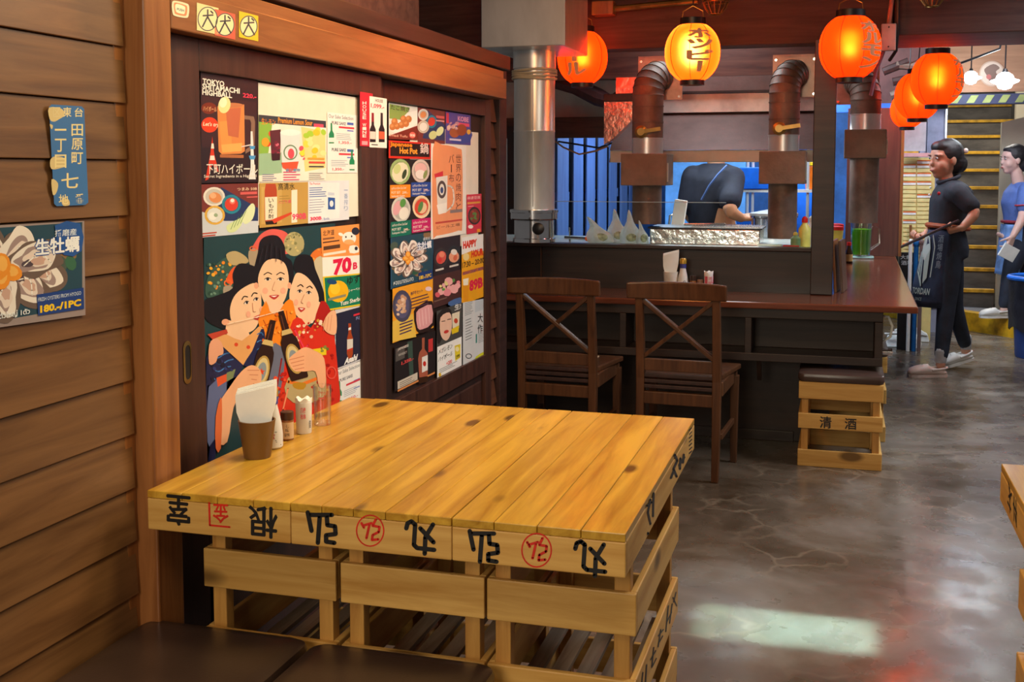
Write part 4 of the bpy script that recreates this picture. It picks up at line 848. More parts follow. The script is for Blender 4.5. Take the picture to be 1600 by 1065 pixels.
s = sheet(D2+0.0008); s.R('d8344a', 729, 304, 752, 366); s.R('e8a040', 730, 316, 750, 319); s.T('f6d8d0', '麻婆豆腐', 730, 312, 750, 5, 0.0); s.ell('3a2a2a', 741, 337, 10, 14); s.ell('8a3020', 741, 337, 8, 11); s.blobs(('5a8a40', 'b04a28'), 736, 330, 746, 344, 8, 2.4); s.ell('f2ece4', 735, 354, 4, 3); s.R('f0a020', 745, 358, 750, 363); s.lines('f0b8b8', 731, 322, 740, 1, 3)
post(s, 'narrow red poster with a dark bowl by the door edge')
def oyster(s, x0, y0, x1, y1, rot=0):
    def q(u, v): x = x0+(x1-x0)*u; return (x, rec(x0, y0+(y1-y0)*v, x))
    u_ = (x1-x0)/100
    s.R('24485a', x0, y0, x1, y1); s.blobs(('2f5a48', '8a6a4a', '3a6a50', '4a5a50'), x0+4*u_, y0+4*u_, x1-6*u_, y1-20*u_, 24, 9*u_)
    for k in range(9):
        a = 2*PI*k/9+0.2; c = q(0.40+0.27*math.cos(a), 0.48+0.21*math.sin(a))
        g1 = a+random.uniform(-0.25, 0.25); s.blob('6e5c54', *c, 21*u_, 13.5*u_, g1, k); s.blob('efe6de', c[0], c[1]-u_, 18.5*u_, 11*u_, g1, k+20); s.blob('a28c8a', *c, 15*u_, 8*u_, g1, k+40, 0.22); s.blob('e9d9cf', c[0]+2*u_, c[1]-u_, 11*u_, 5.6*u_, g1+0.2, k+60, 0.25); s.blob('cfa99a', c[0]+3*u_, c[1]+u_, 6*u_, 3*u_, g1, k+80, 0.3); s.blob('54454f', c[0]-7*u_*math.cos(a), c[1]-7*u_*math.sin(a), 5*u_, 2.6*u_, g1, k+100, 0.3); s.line('f6f0ea', 0.9*u_, [(c[0]+13*u_*math.cos(g1+0.5), c[1]+9*u_*math.sin(g1+0.5)), (c[0]+4*u_*math.cos(g1), c[1]-4*u_), (c[0]-10*u_*math.cos(g1-0.4), c[1]-8*u_*math.sin(g1-0.4))], 3)
    for a in (0.3, 1.7, 3.1, 4.6): c = q(0.40+0.06*math.cos(a), 0.47+0.07*math.sin(a)); s.ell('f0962a', *c, 9*u_, 6.5*u_, a, 12); s.ell('f8b858', c[0], c[1]-u_, 6*u_, 4*u_, a, 10)
s = sheet(D2); s.R('2a5070', 610, 371, 677, 452); oyster(s, 612, 372, 675, 448); s.T('1c4a9a', '生牡蠣', 651, 391, 673, 12, 0.0, fat=0.9); s.T('f4f6fa', '生牡蠣', 651, 391, 673, 12, 0.0, fat=0.25); s.T('d8e4f0', '播磨産', 660, 376, 671, 5, 0.0); s.R('1c3a78', 653, 426, 675, 441); s.T('f0c818', '180.-/1PC', 654, 437, 673, 6, 0.03); s.T('e8f0f4', 'หอยนางรมสด', 614, 446, 645, 6, 0.0)
post(s, 'blue oyster poster low on the food door')
s = sheet(D2); s.R('2a2028', 676, 374, 719, 432); s.R('4a2c2c', 676, 432, 720, 482); s.dish(689, 402, 11, 15, '3a3438', ('d85a50', 0, 0, 0.7, 0.7), ('f08a70', 0.1, -0.3, 0.4, 0.3), ('d83a3a', -0.2, 0.3, 0.3, 0.3)); s.dish(709, 398, 10, 15, '2a3038', ('e8a080', 0, 0.2, 0.8, 0.6), ('e8e0d8', 0, -0.3, 0.5, 0.3), ('d86a4a', 0.2, 0.3, 0.3, 0.3)); s.R('d8d0c8', 680, 421, 693, 424); s.R('d8d0c8', 702, 415, 716, 418)
s.blobs(('e8909a', 'f0b0b0', 'd8606a'), 682, 444, 716, 462, 14, 6); s.blobs(('5a9a4a', 'e8d890'), 684, 440, 712, 458, 5, 4); s.poly('4a6aa0', [(700, 472), (719, 464), (720, 474), (704, 478)], 2); s.R('7a5a50', 678, 470, 698, 472)
post(s, 'dark sashimi poster with two bowls above pink slices')
s = sheet(D2+0.0008); s.R('f2f0ec', 721, 371, 757, 406); s.poly('f0a81c', [(721, 398), (736, 392), (757, 392), (757, 466), (721, 473)]); s.T('e03a1c', 'HAPPY', 723, 389, 745, 12, 0.07); s.T('e03a1c', 'HOUR', 736, 403, 755, 12, 0.07); s.ell('f6d890', 728, 401, 5, 6); s.T('3a2418', '17:30 – 20:00', 722, 419, 756, 9, 0.03); s.R('c86a1a', 722, 425, 755, 430); s.T('5a3a70', 'ASAHI DRAFT BEER', 723, 430, 755, 5, 0.02); s.poly('f8f0d8', [(723, 436), (732, 434), (731, 446), (724, 447)]); s.poly('e8981c', [(723, 446), (732, 445), (731, 470), (724, 471)]); s.T('e0204a', '89B', 733, 456, 754, 18, 0.05)
post(s, 'yellow poster with big red happy hour lettering')
s = sheet(D2); s.R('f0a428', 613, 450, 677, 536); s.poly('e8c050', [(613, 502), (645, 490), (650, 526), (613, 534)]); s.ell('4a4860', 628, 478, 15, 25); s.ell('5a587a', 628, 478, 11, 19); s.blobs(('d8b090', 'c89878', 'e8c8b0'), 620, 466, 634, 492, 18, 4); s.poly('2a1c1c', [(646, 486), (656, 476), (675, 470), (677, 508), (660, 520), (650, 516)], 2); s.poly('e0a0a4', [(650, 488), (660, 480), (674, 476), (675, 504), (660, 514), (652, 512)], 2)
for k in range(4): s.line('f2c8c8', 1, [(654+5*k, 486-2*k), (656+5*k, 510-2*k)])
s.T('3a2a50', '神戸牛セット', 641, 462, 660, 6, 0.02); s.lines('5a3a4a', 642, 466, 672, 4, 5, 1.8); s.lines('4a3460', 624, 506, 645, 4, 5, 2); s.ell('f0d0d8', 669, 451, 5, 3.5)
post(s, 'orange beef poster with raw slices on a dark plate')
s = sheet(D2); s.R('231e20', 616, 541, 680, 612); s.poly('3a5048', [(636, 534), (644, 532), (646, 590), (640, 592)]); s.R('55504e', 618, 545, 632, 565); s.T('d8d0c8', 'JAPANESE', 621, 549, 638, 5, 0.02); s.T('b8b0a8', 'WHISKY', 622, 557, 636, 4, 0.01); s.T('e04a4a', '1,350.-', 627, 571, 646, 6, 0.03); s.poly('a85a44', [(659, 528), (663, 527), (663, 545), (668, 552), (668, 585), (666, 592), (655, 594), (653, 560), (655, 550), (659, 545)]); s.R('e8e4de', 659, 558, 668, 582); s.ell('c83028', 663, 568, 2.5, 4); s.poly('c83a3a', [(669, 530), (676, 528), (676, 548), (669, 550)], 0); s.R('cfc4b4', 621, 596, 652, 608); s.lines('6a5a50', 624, 598, 648, 3, 3); s.R('d88a50', 621, 609, 679, 612); s.poly('3a2010', [(653, 590), (668, 587), (668, 596), (654, 599)])
post(s, 'dark whisky poster in the lowest row of the food door')
s = sheet(D2+0.0008); s.R('4a4a48', 682, 486, 722, 592); s.R('f4f2ee', 683, 542, 721, 590); s.poly('2c2626', [(683, 492), (700, 480), (706, 492), (698, 504), (690, 530), (683, 536)], 2); s.poly('eac0a8', [(688, 496), (702, 488), (706, 504), (703, 524), (696, 532), (688, 522)], 3); s.line('3a2a24', 1.2, [(690, 502), (695, 501)]); s.line('3a2a24', 1.2, [(699, 499), (704, 498)]); s.ell('c83a34', 697, 518, 4, 2.5, -0.4); s.poly('e8dcc0', [(706, 490), (718, 486), (717, 512), (707, 518)]); s.ell('c84a30', 712, 501, 3, 4); s.poly('e8c820', [(705, 514), (717, 508), (716, 518), (706, 522)]); s.T('f2f0ec', '生!', 710, 485, 720, 9, 0.02)
s.T('1a1818', 'メガレモン', 684, 554, 706, 9, 0.03, 0.2); s.T('1a1818', 'ハイボール', 684, 566, 706, 9, 0.03, 0.2); s.poly('e8d030', [(710, 540), (719, 537), (719, 558), (711, 564)]); s.ell('f6eab0', 714, 545, 3, 4); s.T('2a2a10', '199', 712, 561, 718, 6, 0.03); s.T('e03a3a', '+200', 697, 571, 706, 6, 0.03); s.lines('8a8a88', 686, 577, 715, 3, 2.6); s.ell('e8b820', 687, 585, 2, 3)
post(s, 'black and white poster with a drinking face and lemon highball')
s = sheet(D2+0.0008); s.R('d6d8d8', 723, 468, 760, 576); s.R('c0c8ce', 742, 468, 759, 488); s.lines('8a8e90', 726, 474, 739, 8, 2.6, 1); s.lines('6a6e70', 727, 500, 738, 8, 4.4, 1.2); s.vtext('1c1c1e', '大作', 746, 488, 522, 8, 0.02); s.R('2f8a80', 743, 522, 745, 536); s.lines('9aa0a0', 747, 522, 757, 6, 2.6); s.ring('4a4a4a', 732, 556, 5, 4, 1.2); s.poly('d8dc30', [(743, 557), (756, 549), (757, 554), (744, 562)], 2)
post(s, 'pale grey text sheet with brush lettering at the door corner')
# --- left wall
s = sheet(-1.3385); ppts = [(76, 167), (80, 163), (127, 166), (131, 170), (137.5, 316), (133, 320), (88, 322), (84, 318)]
s.poly('3f74b0', ppts)
for q in ([(76, 168), (96, 170), (100, 180), (92, 186), (84, 190), (77, 186)], [(78, 250), (86, 244), (100, 247), (103, 258), (96, 262), (80, 264)], [(80, 280), (90, 286), (88, 300), (82, 304)], [(96, 312), (106, 311), (108, 320), (98, 321)], [(77, 194), (82, 196), (80, 202)]): s.poly('dcc48c', q, 3)
s.vtext('f0dca0', '台', 116, 167, 184, 13, 0.02); s.vtext('f0dca0', '東', 98, 166, 184, 13, 0.02); s.vtext('e0cc98', '区', 82, 166, 184, 12, 0.02); s.vtext('f0dca0', '田原町', 111, 192, 258, 18, 0.02); s.vtext('f0dca0', '一丁目', 85, 190, 264, 18, 0.02); s.vtext('f0dca0', '七', 95, 268, 296, 27, 0.03); s.vtext('f0dca0', '番', 117, 301, 319, 14, 0.02); s.vtext('f0dca0', '地', 91, 302, 320, 15, 0.02)
s.build('street_plate', label='worn blue enamel street plate with cream characters', cat='sign')
s = sheet(-1.3385); s.poly('9a8a88', [(-90, 356), (131, 345), (133, 492), (-90, 524)]); oyster(s, -80, 361, 128, 515); s.poly('2456a0', [(84, 352), (124, 349), (126, 392), (98, 398)], 2)
s.poly('1c3f86', [(56, 460), (129, 449), (130, 482), (58, 493)]); s.T('1c4a9a', '生牡蠣', 54, 399, 122, 25, 0.0, fat=2.2); s.T('f6f8fc', '生牡蠣', 54, 399, 122, 25, 0.0, fat=0.7); s.T('dce6f4', '播磨産', 84, 370, 118, 11, 0.02); s.T('f4c81c', '180.-/1PC', 61, 489, 125, 12, 0.05); s.T('d8e4f0', 'FRESH OYSTERS FROM HYOGO', 58, 471, 125, 6, 0.0); s.T('eef4f8', 'หอยนางรมสดตัวใหญ่ 1ตัว', -60, 510, 45, 12, 0.02)
post(s, 'large laminated oyster poster on the board wall')
# --- stickers on the lintel
def sticker(fn, label):
    s = sheet(-1.2998); fn(s); s.build('sticker', label=label, cat='sticker', group='stickers on the lintel')
def dog(bg, x0, y0, x1, y1, rc='e8e0b0'):
    def fn(s):
        s.R(bg, x0, y0, x1, y1); cx = (x0+x1)/2; cy = (rec(x0, y0, cx)+rec(x0, y1, cx))/2; r = (x1-x0)*0.47
        s.ell(rc, cx, cy, r, r*1.2); s.ring('4a5058', cx, cy, r, r*1.2, 1.6)
        for l in ([(cx-7, cy-5), (cx+8, cy-6)], [(cx, cy-14), (cx, cy-4), (cx-8, cy+12)], [(cx, cy-3), (cx+9, cy+13)], [(cx+5, cy-12), (cx+8, cy-9)]): s.line('3a4250', 2.4, l)
    return fn
sticker(dog('ecd9a0', 307, 4, 341, 47), 'cream square sticker with a ringed character')
sticker(dog('e8604c', 335, 14, 367, 55), 'red square sticker with a ringed character')
sticker(dog('e8c028', 373, 17, 403, 58), 'yellow square sticker with a ringed character')
def badge(s):
    s.poly('f0e0c0', [(268, 6), (272, 1), (290, 5), (295, 10), (294, 25), (289, 28), (273, 25), (269, 20)], 3); s.poly('e88a60', [(271, 7), (274, 4), (289, 8), (292, 12), (291, 23), (287, 25), (274, 22), (272, 18)], 3); s.poly('e8ecd0', [(273, 9), (276, 6), (287, 9.5), (289, 13), (288, 21), (285, 22), (276, 19.5), (274, 16)], 3); s.T('3a3a5a', 'PUSH', 276, 16, 287, 4, 0.02)
sticker(badge, 'small rounded badge sticker beside the post')
# ================================================================== things on the crate table
def label_band(root, c, r, z0, z1, col, jobs, a0=-0.3, a1=2.2, name='label', rot=-PI/2):
    """printed band on a round body; jobs draw in (angle fraction 0..1, height 0..1)"""
    def conv(u, v):
        a = rot+(u-0.5)*(a1-a0); return Vector((c[0]+r*math.cos(a), c[1]+r*math.sin(a), z0+(z1-z0)*v))
    class Band(Flat):
        def _add(s, pts, faces, col_, lift=True):
            n = len(s.v)
            for p in pts:
                q = s.c(*p); d = Vector((q.x-c[0], q.y-c[1], 0)).normalized(); s.v.append(q+d*s.off)
            for f in faces: s.f.append(tuple(i+n for i in f)); s.col.append(rgb(*C3(col_)))
            if lift: s.off += s.step
            return s
    f = Band(conv, (0, 0, 0), 0.00004, 0.0004)
    n = 24; pts = []; fs = []
    for k in range(n+1): pts += [(k/n, 0), (k/n, 1)]
    for k in range(n): fs.append((2*k, 2*k+2, 2*k+3, 2*k+1))
    if col: f._add(pts, fs, col)
    for j in jobs: j(f)
    return f.build(name, root)
def T2(col, s, u0, v0, u1, h, bold=0.01): return lambda f: f.text(col, s, (u0, v0), (u1, v0), h, bold, up=1)
def V2(col, s, u, v1, v0, wd, bold=0.01):
    def fn(f):
        n = len(s); st = (v1-v0)/n
        for i, ch_ in enumerate(s):
            vs, fs = textmesh(ch_, bold); f._add([(u+wd*a, v1-st*(i+0.95)+st*0.85*b) for a, b in vs], fs, col, False)
    return fn
VIEW = math.atan2(-1.0, 0.45)
def sauce_bottle(c, h, label, group=None):
    x, y, z = c; r = 0.020*h/0.135; k = h/0.135
    t = thing('sauce_bottle', label, 'bottle', c, group=group)
    MB().lathe([(r*0.9, z), (r*1.1, z+0.004*k), (r*1.12, z+0.030*k), (r*0.98, z+0.055*k), (r*0.62, z+0.088*k), (r*0.50, z+0.100*k), (r*0.5, z+0.112*k)], (x, y, 0), 20).build('bottle_body', plain('cream_label', rgb(226, 222, 216), 0.45, 0, 0.05), t)
    MB().lathe([(r*0.62, z+0.098*k), (r*0.62, z+0.114*k)], (x, y, 0), 16).build('neck_band', plain('blue_band', rgb(66, 70, 150), 0.5), t)
    MB().lathe([(r*0.66, z+0.1145*k), (r*0.66, z+0.130*k), (r*0.5, z+0.135*k)], (x, y, 0), 16).build('screw_cap', plain('gold_cap', rgb(200, 156, 48), 0.35, 0.3), t)
    label_band(t, (x, y), r*1.13, z+0.006*k, z+0.052*k, None, [lambda f: f.ring('3a3a3a', 0.5, 0.86, 0.10, 0.12, 0.03), T2('c83040', '宝', 0.4, 0.40, 0.62, 0.26, 0.03), lambda f: f.rect('6a6a6a', 0.3, 0.70, 0.7, 0.73), lambda f: f.rect('6a6a6a', 0.34, 0.3, 0.68, 0.33), lambda f: f.rect('8a8a8a', 0.3, 0.22, 0.7, 0.25), lambda f: f.rect('4a3a80', 0.1, 0.06, 0.9, 0.09)], 0, 2.4, 'bottle_label', VIEW)
    return t
def napkin_cup(c, r0, r1, h, mat, label, nlabel, nh, rot):
    x, y, z = c
    t = thing('napkin_cup', label, 'cup', c)
    MB().lathe([(r0*0.96, z), (r0, z+0.002), (r1, z+h), (r1-0.003, z+h), (r0-0.003, z+0.006), (0.001, z+0.006)], (x, y, 0), 32).build('cup_body', mat, t)
    n = thing('paper_napkins', nlabel, 'napkins', (x, y, z+0.008))
    for k in range(5):                              # folded sheets standing side by side
        d = (k-2)*0.0052; mb = MB(); rings = []
        for u, w_ in ((0.0, 0.46), (0.5, 0.80), (0.70, 1.02), (0.93, 1.06), (1.0, 1.05)):
            zz = z+0.010+(nh-0.010)*u; wd = r1*w_; ring = []
            for i in range(9):
                s_ = i/8*2-1; bul = 0.004*(1-s_*s_)*u*(1 if k > 1 else -1)
                ring.append((s_*wd, d*(0.75+0.5*u)+bul-0.0021, zz+0.010*u*s_+0.002*k*u))
            for i in range(9):
                s_ = 1-i/8*2; bul = 0.004*(1-s_*s_)*u*(1 if k > 1 else -1)
                ring.append((s_*wd, d*(0.75+0.5*u)+bul+0.0021, zz+0.010*u*s_+0.002*k*u))
            c_, s2 = math.cos(rot), math.sin(rot)
            rings.append([(x+p*c_-q*s2, y+p*s2+q*c_, zz_) for p, q, zz_ in ring])
        mb.loft(rings).build('napkin', M['paper'], n)
    return t
napkin_cup((-1.205, 2.140, 0.70), 0.029, 0.040, 0.082, plain('brown_cup', rgb(112, 78, 40), 0.4, 0, 0.06), 'brown tapered cup holding napkins on the crate table', 'white folded napkins standing in the brown cup', 0.150, 0.35)
sauce_bottle((-1.212, 2.222, 0.70), 0.138, 'cream sauce bottle with gold cap beside the brown napkin cup', 'soy sauce bottles')
def shaker(c, h, r, capcol, label, amber=True, text=True):
    x, y, z = c; t = thing('spice_jar', label, 'jar', c, group='spice jars')
    MB().lathe([(r*0.95, z), (r, z+0.003), (r, z+h*0.68), (r*0.9, z+h*0.72)], (x, y, 0), 18).build('jar_body', plain('spice_jar_'+label[:5], rgb(150, 92, 48) if amber else rgb(206, 170, 130), 0.25), t)
    MB().lathe([(r*1.02, z+h*0.722), (r*1.02, z+h*0.98), (r*0.9, z+h)], (x, y, 0), 18).build('jar_cap', plain('cap_'+label[:5], capcol, 0.35), t)
    if text: label_band(t, (x, y), r*1.01, z+h*0.06, z+h*0.64, 'd8b48c', [V2('4a2c20', '七味', 0.42, 0.9, 0.42, 0.2, 0.01), T2('3a2a2a', '香辛料', 0.36, 0.14, 0.66, 0.22, 0.02)], 0, 2.6, 'jar_label', VIEW)
    return t
shaker((-1.262, 2.268, 0.70), 0.066, 0.0145, rgb(216, 40, 24), 'red capped spice jar half hidden behind the sauce bottle', True, False)
shaker((-1.218, 2.302, 0.70), 0.066, 0.0150, rgb(74, 44, 30), 'brown capped spice jar with tan label on the crate table')
def toothpick_cup(c, h, r, label, pink=False):
    x, y, z = c; t = thing('toothpick_cup', label, 'cup', c, group='toothpick cups')
    MB().lathe([(r*0.86, z), (r*0.92, z+0.002), (r, z+h*0.9), (r*0.96, z+h*0.9), (r*0.8, z+0.01), (0.001, z+0.01)], (x, y, 0), 24).build('cup_body', M['white'], t)
    mb = MB(); rings = []
    for u, k in ((0.70, 0.93), (0.90, 0.95), (1.0, 1.0)):
        rings.append([(x+r*k*(1+0.06*math.sin(7*a)*(u > 0.8))*math.cos(a), y+r*k*(1+0.06*math.sin(7*a)*(u > 0.8))*math.sin(a), z+h*u+0.004*math.sin(5*a)*(u > 0.95)) for a in (2*PI*i/28 for i in range(28))])
    rings.append([(x+r*0.5*math.cos(a), y+r*0.5*math.sin(a), z+h*0.98) for a in (2*PI*i/28 for i in range(28))])
    mb.loft(rings).build('wrapped_picks', M['paper'], t)
    label_band(t, (x, y), r*1.015, z+h*0.1, z+h*0.88, None, [T2('e05060', '爪楊', 0.36, 0.66, 0.60, 0.22, 0.04), T2('e05060', '枝串', 0.36, 0.44, 0.60, 0.2, 0.04)]+[(lambda f, k=k: f.rect('2a2a2a', 0.78, 0.10+0.035*k, 0.86, 0.122+0.035*k)) for k in range(8)]+([lambda f: f.rect('e06070', 0.05, 0.3, 0.3, 0.9), lambda f: f.rect('e06070', 0.62, 0.5, 0.95, 0.9)] if pink else []), 0, 2.6, 'cup_print', VIEW)
    return t
toothpick_cup((-1.211, 2.372, 0.70), 0.082, 0.0195, 'white toothpick cup with red print on the crate table')
g = thing('drinking_glass', 'clear tumbler with faint red print on the crate table', 'glass', (-1.207, 2.462, 0.70))
x, y, z = -1.207, 2.462, 0.70
MB().lathe([(0.019, z), (0.0205, z+0.002), (0.0225, z+0.098), (0.0210, z+0.098), (0.019, z+0.008), (0.001, z+0.008)], (x, y, 0), 28).build('glass_body', M['glass'], g)
label_band(g, (x, y), 0.0228, z+0.06, z+0.092, None, [T2('d85048', 'アサヒ', 0.36, 0.45, 0.64, 0.4, 0.03), lambda f: f.rect('d86a60', 0.36, 0.25, 0.62, 0.36)], 0, 2.6, 'glass_print', VIEW)
# ---- things on the bar
def bar(px, y=5.47): p = P(px, 440, 'y', y); return (p.x, y, 0.72)
c = bar(1048); t_ = napkin_cup(c, 0.030, 0.036, 0.105, plain('pale_cup', rgb(226, 218, 206), 0.45), 'pale tall cup holding napkins on the bar', 'white napkin bundle standing in the pale bar cup', 0.195, 0.1)
sauce_bottle(bar(1067), 0.172, 'sauce bottle with blue neck band on the bar behind the chair', 'soy sauce bottles')
shaker(bar(1083), 0.090, 0.0165, rgb(60, 40, 30), 'dark topped spice jar on the bar beside the sauce bottle', True, False)
shaker(bar(1094), 0.070, 0.015, rgb(150, 110, 84), 'short tan spice jar on the bar beside the pink cup', False)
toothpick_cup(bar(1107), 0.110, 0.022, 'pink and white toothpick cup on the bar', True)
# menu boards leaning on the post
for i, (x, tl) in enumerate(((-0.010, 'first'), (0.022, 'second'))):
    m_ = Matrix.Translation((x, 5.80, 0.7215)) @ Matrix.Rotation(math.radians(-4), 4, 'Y') @ Matrix.Rotation(math.radians(-6), 4, 'Z')
    B(-0.006, 0.006, -0.10, 0.10, 0.0, 0.255, m_).build('menu_board', M['chair'] if i else M['post'], None, 0.002, label='thin wooden menu board leaning on the bar post, %s' % ('nearer the post' if i == 0 else 'on its aisle side'), cat='menu board', group='leaning menu boards')
# pitcher on a tray, small bottle beside it
pc = P(1344, 399, 'z', 0.72); x, y = pc.x, pc.y-0.25; z = 0.72
B(x-0.085, x+0.085, y-0.06, y+0.07, z, z+0.014).build('small_tray', plain('mint_tray', rgb(170, 214, 206), 0.4), None, 0.004, label='small mint tray under the green pitcher', cat='tray')
pt = thing('pitcher', 'clear pitcher of green tea on the bar wing', 'pitcher', (x, y, z+0.0145))
z += 0.015
MB().lathe([(0.058, z), (0.064, z+0.005), (0.074, z+0.245), (0.071, z+0.245), (0.060, z+0.01), (0.001, z+0.01)], (x, y, 0), 28).build('jug', glass('clear_plastic', (0.92, 1, 0.94, 1)), pt)
MB().lathe([(0.0575, z+0.011), (0.066, z+0.185), (0.001, z+0.186)], (x, y, 0), 28).build('green_tea', plain('green_tea', rgb(120, 190, 24), 0.25, 0, 0.1, emit=None), pt)
MB().tube([(x+0.07, y, z+0.20), (x+0.115, y, z+0.19), (x+0.12, y, z+0.09), (x+0.064, y, z+0.05)], 0.008).build('jug_handle', M['glass'], pt)
MB().lathe([(0.076, z+0.246), (0.076, z+0.258), (0.001, z+0.262)], (x, y, 0), 28).build('jug_lid', glass('clear_lid', (0.95, 0.98, 1, 1)), pt)
c = P(1328, 405, 'z', 0.72); x, y, z = c.x-0.01, c.y-0.35, 0.72
t = thing('red_cap_bottle', 'small dark bottle with red cap beside the green pitcher', 'bottle', (x, y, z))
MB().lathe([(0.022, z), (0.024, z+0.004), (0.024, z+0.07), (0.012, z+0.10), (0.011, z+0.115)], (x, y, 0), 18).build('bottle_body', plain('dark_glass', rgb(60, 44, 26), 0.2), t)
MB().lathe([(0.014, z+0.1155), (0.014, z+0.138)], (x, y, 0), 14).build('screw_cap', plain('red_cap', rgb(216, 36, 30), 0.4), t)
MB().lathe([(0.0246, z+0.015), (0.0246, z+0.06)], (x, y, 0), 18, cap=False).build('bottle_label', plain('yellow_label', rgb(214, 190, 120), 0.5), t)
# ================================================================== paper lanterns
def lantern_mat(nm='lantern_paper', ec=(255, 46, 6), es=0.50, thin=0.12, tc=(255, 130, 40)):
    m, t, b = nt(nm); L = t.links
    tr = N(t, 'ShaderNodeBsdfTranslucent'); tr.inputs[0].default_value = rgb(255, 70, 14)
    df = N(t, 'ShaderNodeBsdfDiffuse'); df.inputs[0].default_value = rgb(236, 62, 20)
    em = N(t, 'ShaderNodeEmission'); em.inputs[0].default_value = rgb(*ec); em.inputs[1].default_value = es
    tp = N(t, 'ShaderNodeBsdfRefraction'); tp.inputs['Color'].default_value = rgb(*tc); tp.inputs['Roughness'].default_value = 0.75; tp.inputs['IOR'].default_value = 1.35
    a = N(t, 'ShaderNodeMixShader'); a.inputs[0].default_value = 0.35; L.new(tr.outputs[0], a.inputs[1]); L.new(df.outputs[0], a.inputs[2])
    c = N(t, 'ShaderNodeAddShader'); L.new(a.outputs[0], c.inputs[0]); L.new(em.outputs[0], c.inputs[1])
    e = N(t, 'ShaderNodeMixShader'); e.inputs[0].default_value = thin; L.new(c.outputs[0], e.inputs[1]); L.new(tp.outputs[0], e.inputs[2])
    L.new(e.outputs[0], t.nodes['Material Output'].inputs[0]); return m
M['lantern'] = lantern_mat(); M['lantern2'] = lantern_mat('lantern_paper_amber', (255, 112, 10), 0.85, 0.24, (255, 196, 110));  M['bulb'] = emis('lantern_bulb', (1.0, 0.66, 0.28, 1), 55)
M['letter'] = plain('lantern_lettering', rgb(150, 96, 70), 0.8, emit=rgb(176, 104, 60), es=0.45)
def lantern(px, py, y, r, label, chars, ang, e=1.6, bulb=1.0):
    c = P(px, py, 'y', y); cx, cy, cz = c
    t = thing('paper_lantern', label, 'lantern', c, group='red paper lanterns')
    H = r*1.0; n = 15; prof = []
    def rad(u): return r*math.sqrt(max(0.01, 1-0.79*abs(u)**2.15))
    for i in range(n*2+1):
        u = i/(n)-1; prof.append((rad(u)*(1.0 if i % 2 else 0.992), cz+H*u))
    MB().lathe(prof, (cx, cy, 0), 40, cap=False).build('paper_shade', M['lantern2'] if bulb > 1 else M['lantern'], t)
    for zz, s_ in ((cz+H, 1), (cz-H, -1)):
        MB().lathe([(r*0.47, zz-0.006), (r*0.47, zz+s_*0.028 if s_ > 0 else zz+0.004), (r*0.40, zz+0.028 if s_ > 0 else zz+0.004), (r*0.40, zz-0.020)] if s_ > 0 else [(r*0.44, zz+0.005), (r*0.44, zz-0.022), (r*0.37, zz-0.022), (r*0.37, zz+0.005)], (cx, cy, 0), 28, cap=False).build('end_ring', M['black'], t)
    for k in range(8):
        a = ang+0.39+2*PI*k/8; MB().tube([(cx+rad(i/8-1)*1.0*math.cos(a), cy+rad(i/8-1)*1.0*math.sin(a), cz+H*(i/8-1)) for i in range(17)], 0.0016, 4).build('seam', plain('seam_%d' % k, rgb(190, 50, 14), 0.7, emit=rgb(200, 40, 8), es=0.3) if k == 0 and 'seam' not in M else M['seam'], t) if 'seam' in M else M.__setitem__('seam', plain('lantern_seam', rgb(190, 50, 14), 0.7, emit=rgb(190, 36, 6), es=0.35))
    MB().tube([(cx-r*0.4, cy, cz+H+0.02), (cx-r*0.36, cy, cz+H+0.06), (cx, cy, cz+H+0.085), (cx+r*0.36, cy, cz+H+0.06), (cx+r*0.4, cy, cz+H+0.02)], 0.0025, 5).build('wire_handle', M['brass'], t)
    MB().tube([(cx, cy, cz+H+0.084), (cx+0.01, cy, cz+H+0.25), (cx, cy, 2.74)], 0.003, 5).build('hanging_cord', M['black'], t)
    MB().ell((cx, cy, cz-0.01), (0.020*bulb, 0.020*bulb, 0.022*bulb), 12, 8).build('bulb', M['bulb'], t)
    # brush lettering wrapped round the paper
    if chars:
        bm_v = []; bm_f = []; nch = len(chars); st = 1.56/nch
        for i, ch_ in enumerate(chars):
            vs, fs = textmesh(ch_, 0.05)
            me = bpy.data.meshes.new('l'); me.from_pydata([(u, v, 0) for u, v in vs], [], fs)
            bm = bmesh.new(); bm.from_mesh(me); bmesh.ops.triangulate(bm, faces=bm.faces); bmesh.ops.subdivide_edges(bm, edges=bm.edges, cuts=2, use_grid_fill=False)
            bm.verts.ensure_lookup_table(); bm.verts.index_update()
            for du, dw in ((0, 0), (0.035, 0), (-0.035, 0), (0, 0.035), (0, -0.035)):     # brush-thick strokes
                k0 = len(bm_v)
                for v in bm.verts:
                    u, w_ = v.co.x, v.co.y
                    if ch_ == 'ー': u, w_ = 0.42+0.16*w_, 1-u
                    U = 0.80-st*(i+1)+st*0.90*(w_+dw)+0.02; a = ang+(u+du-0.5)*0.95; rr = rad(U)+0.0022+0.0002*(du != 0)+0.0001*(dw != 0)
                    bm_v.append((cx+rr*math.cos(a), cy+rr*math.sin(a), cz+H*U))
                for f_ in bm.faces: bm_f.append(tuple(v.index+k0 for v in f_.verts))
            bm.free(); bpy.data.meshes.remove(me)
        MB().add(bm_v, bm_f).build('lettering', M['letter'], t)
    l = point('lantern_light', (cx, cy, cz), (1.0, 0.34, 0.08) if bulb == 1 else (1.0, 0.5, 0.16), e, 0.03); l.parent = t; l.location = (0, 0, 0.03)
    return t
FA = -PI/2
lantern(910, 90, 5.60, 0.127, 'red paper lantern half behind the steel smoke extractor', 'ビール', FA-0.1)
lantern(1082, 82, 5.20, 0.126, 'glowing orange lantern hanging in front of the grill ducts', 'ホッピー', FA+0.42, 3.0, 1.5)
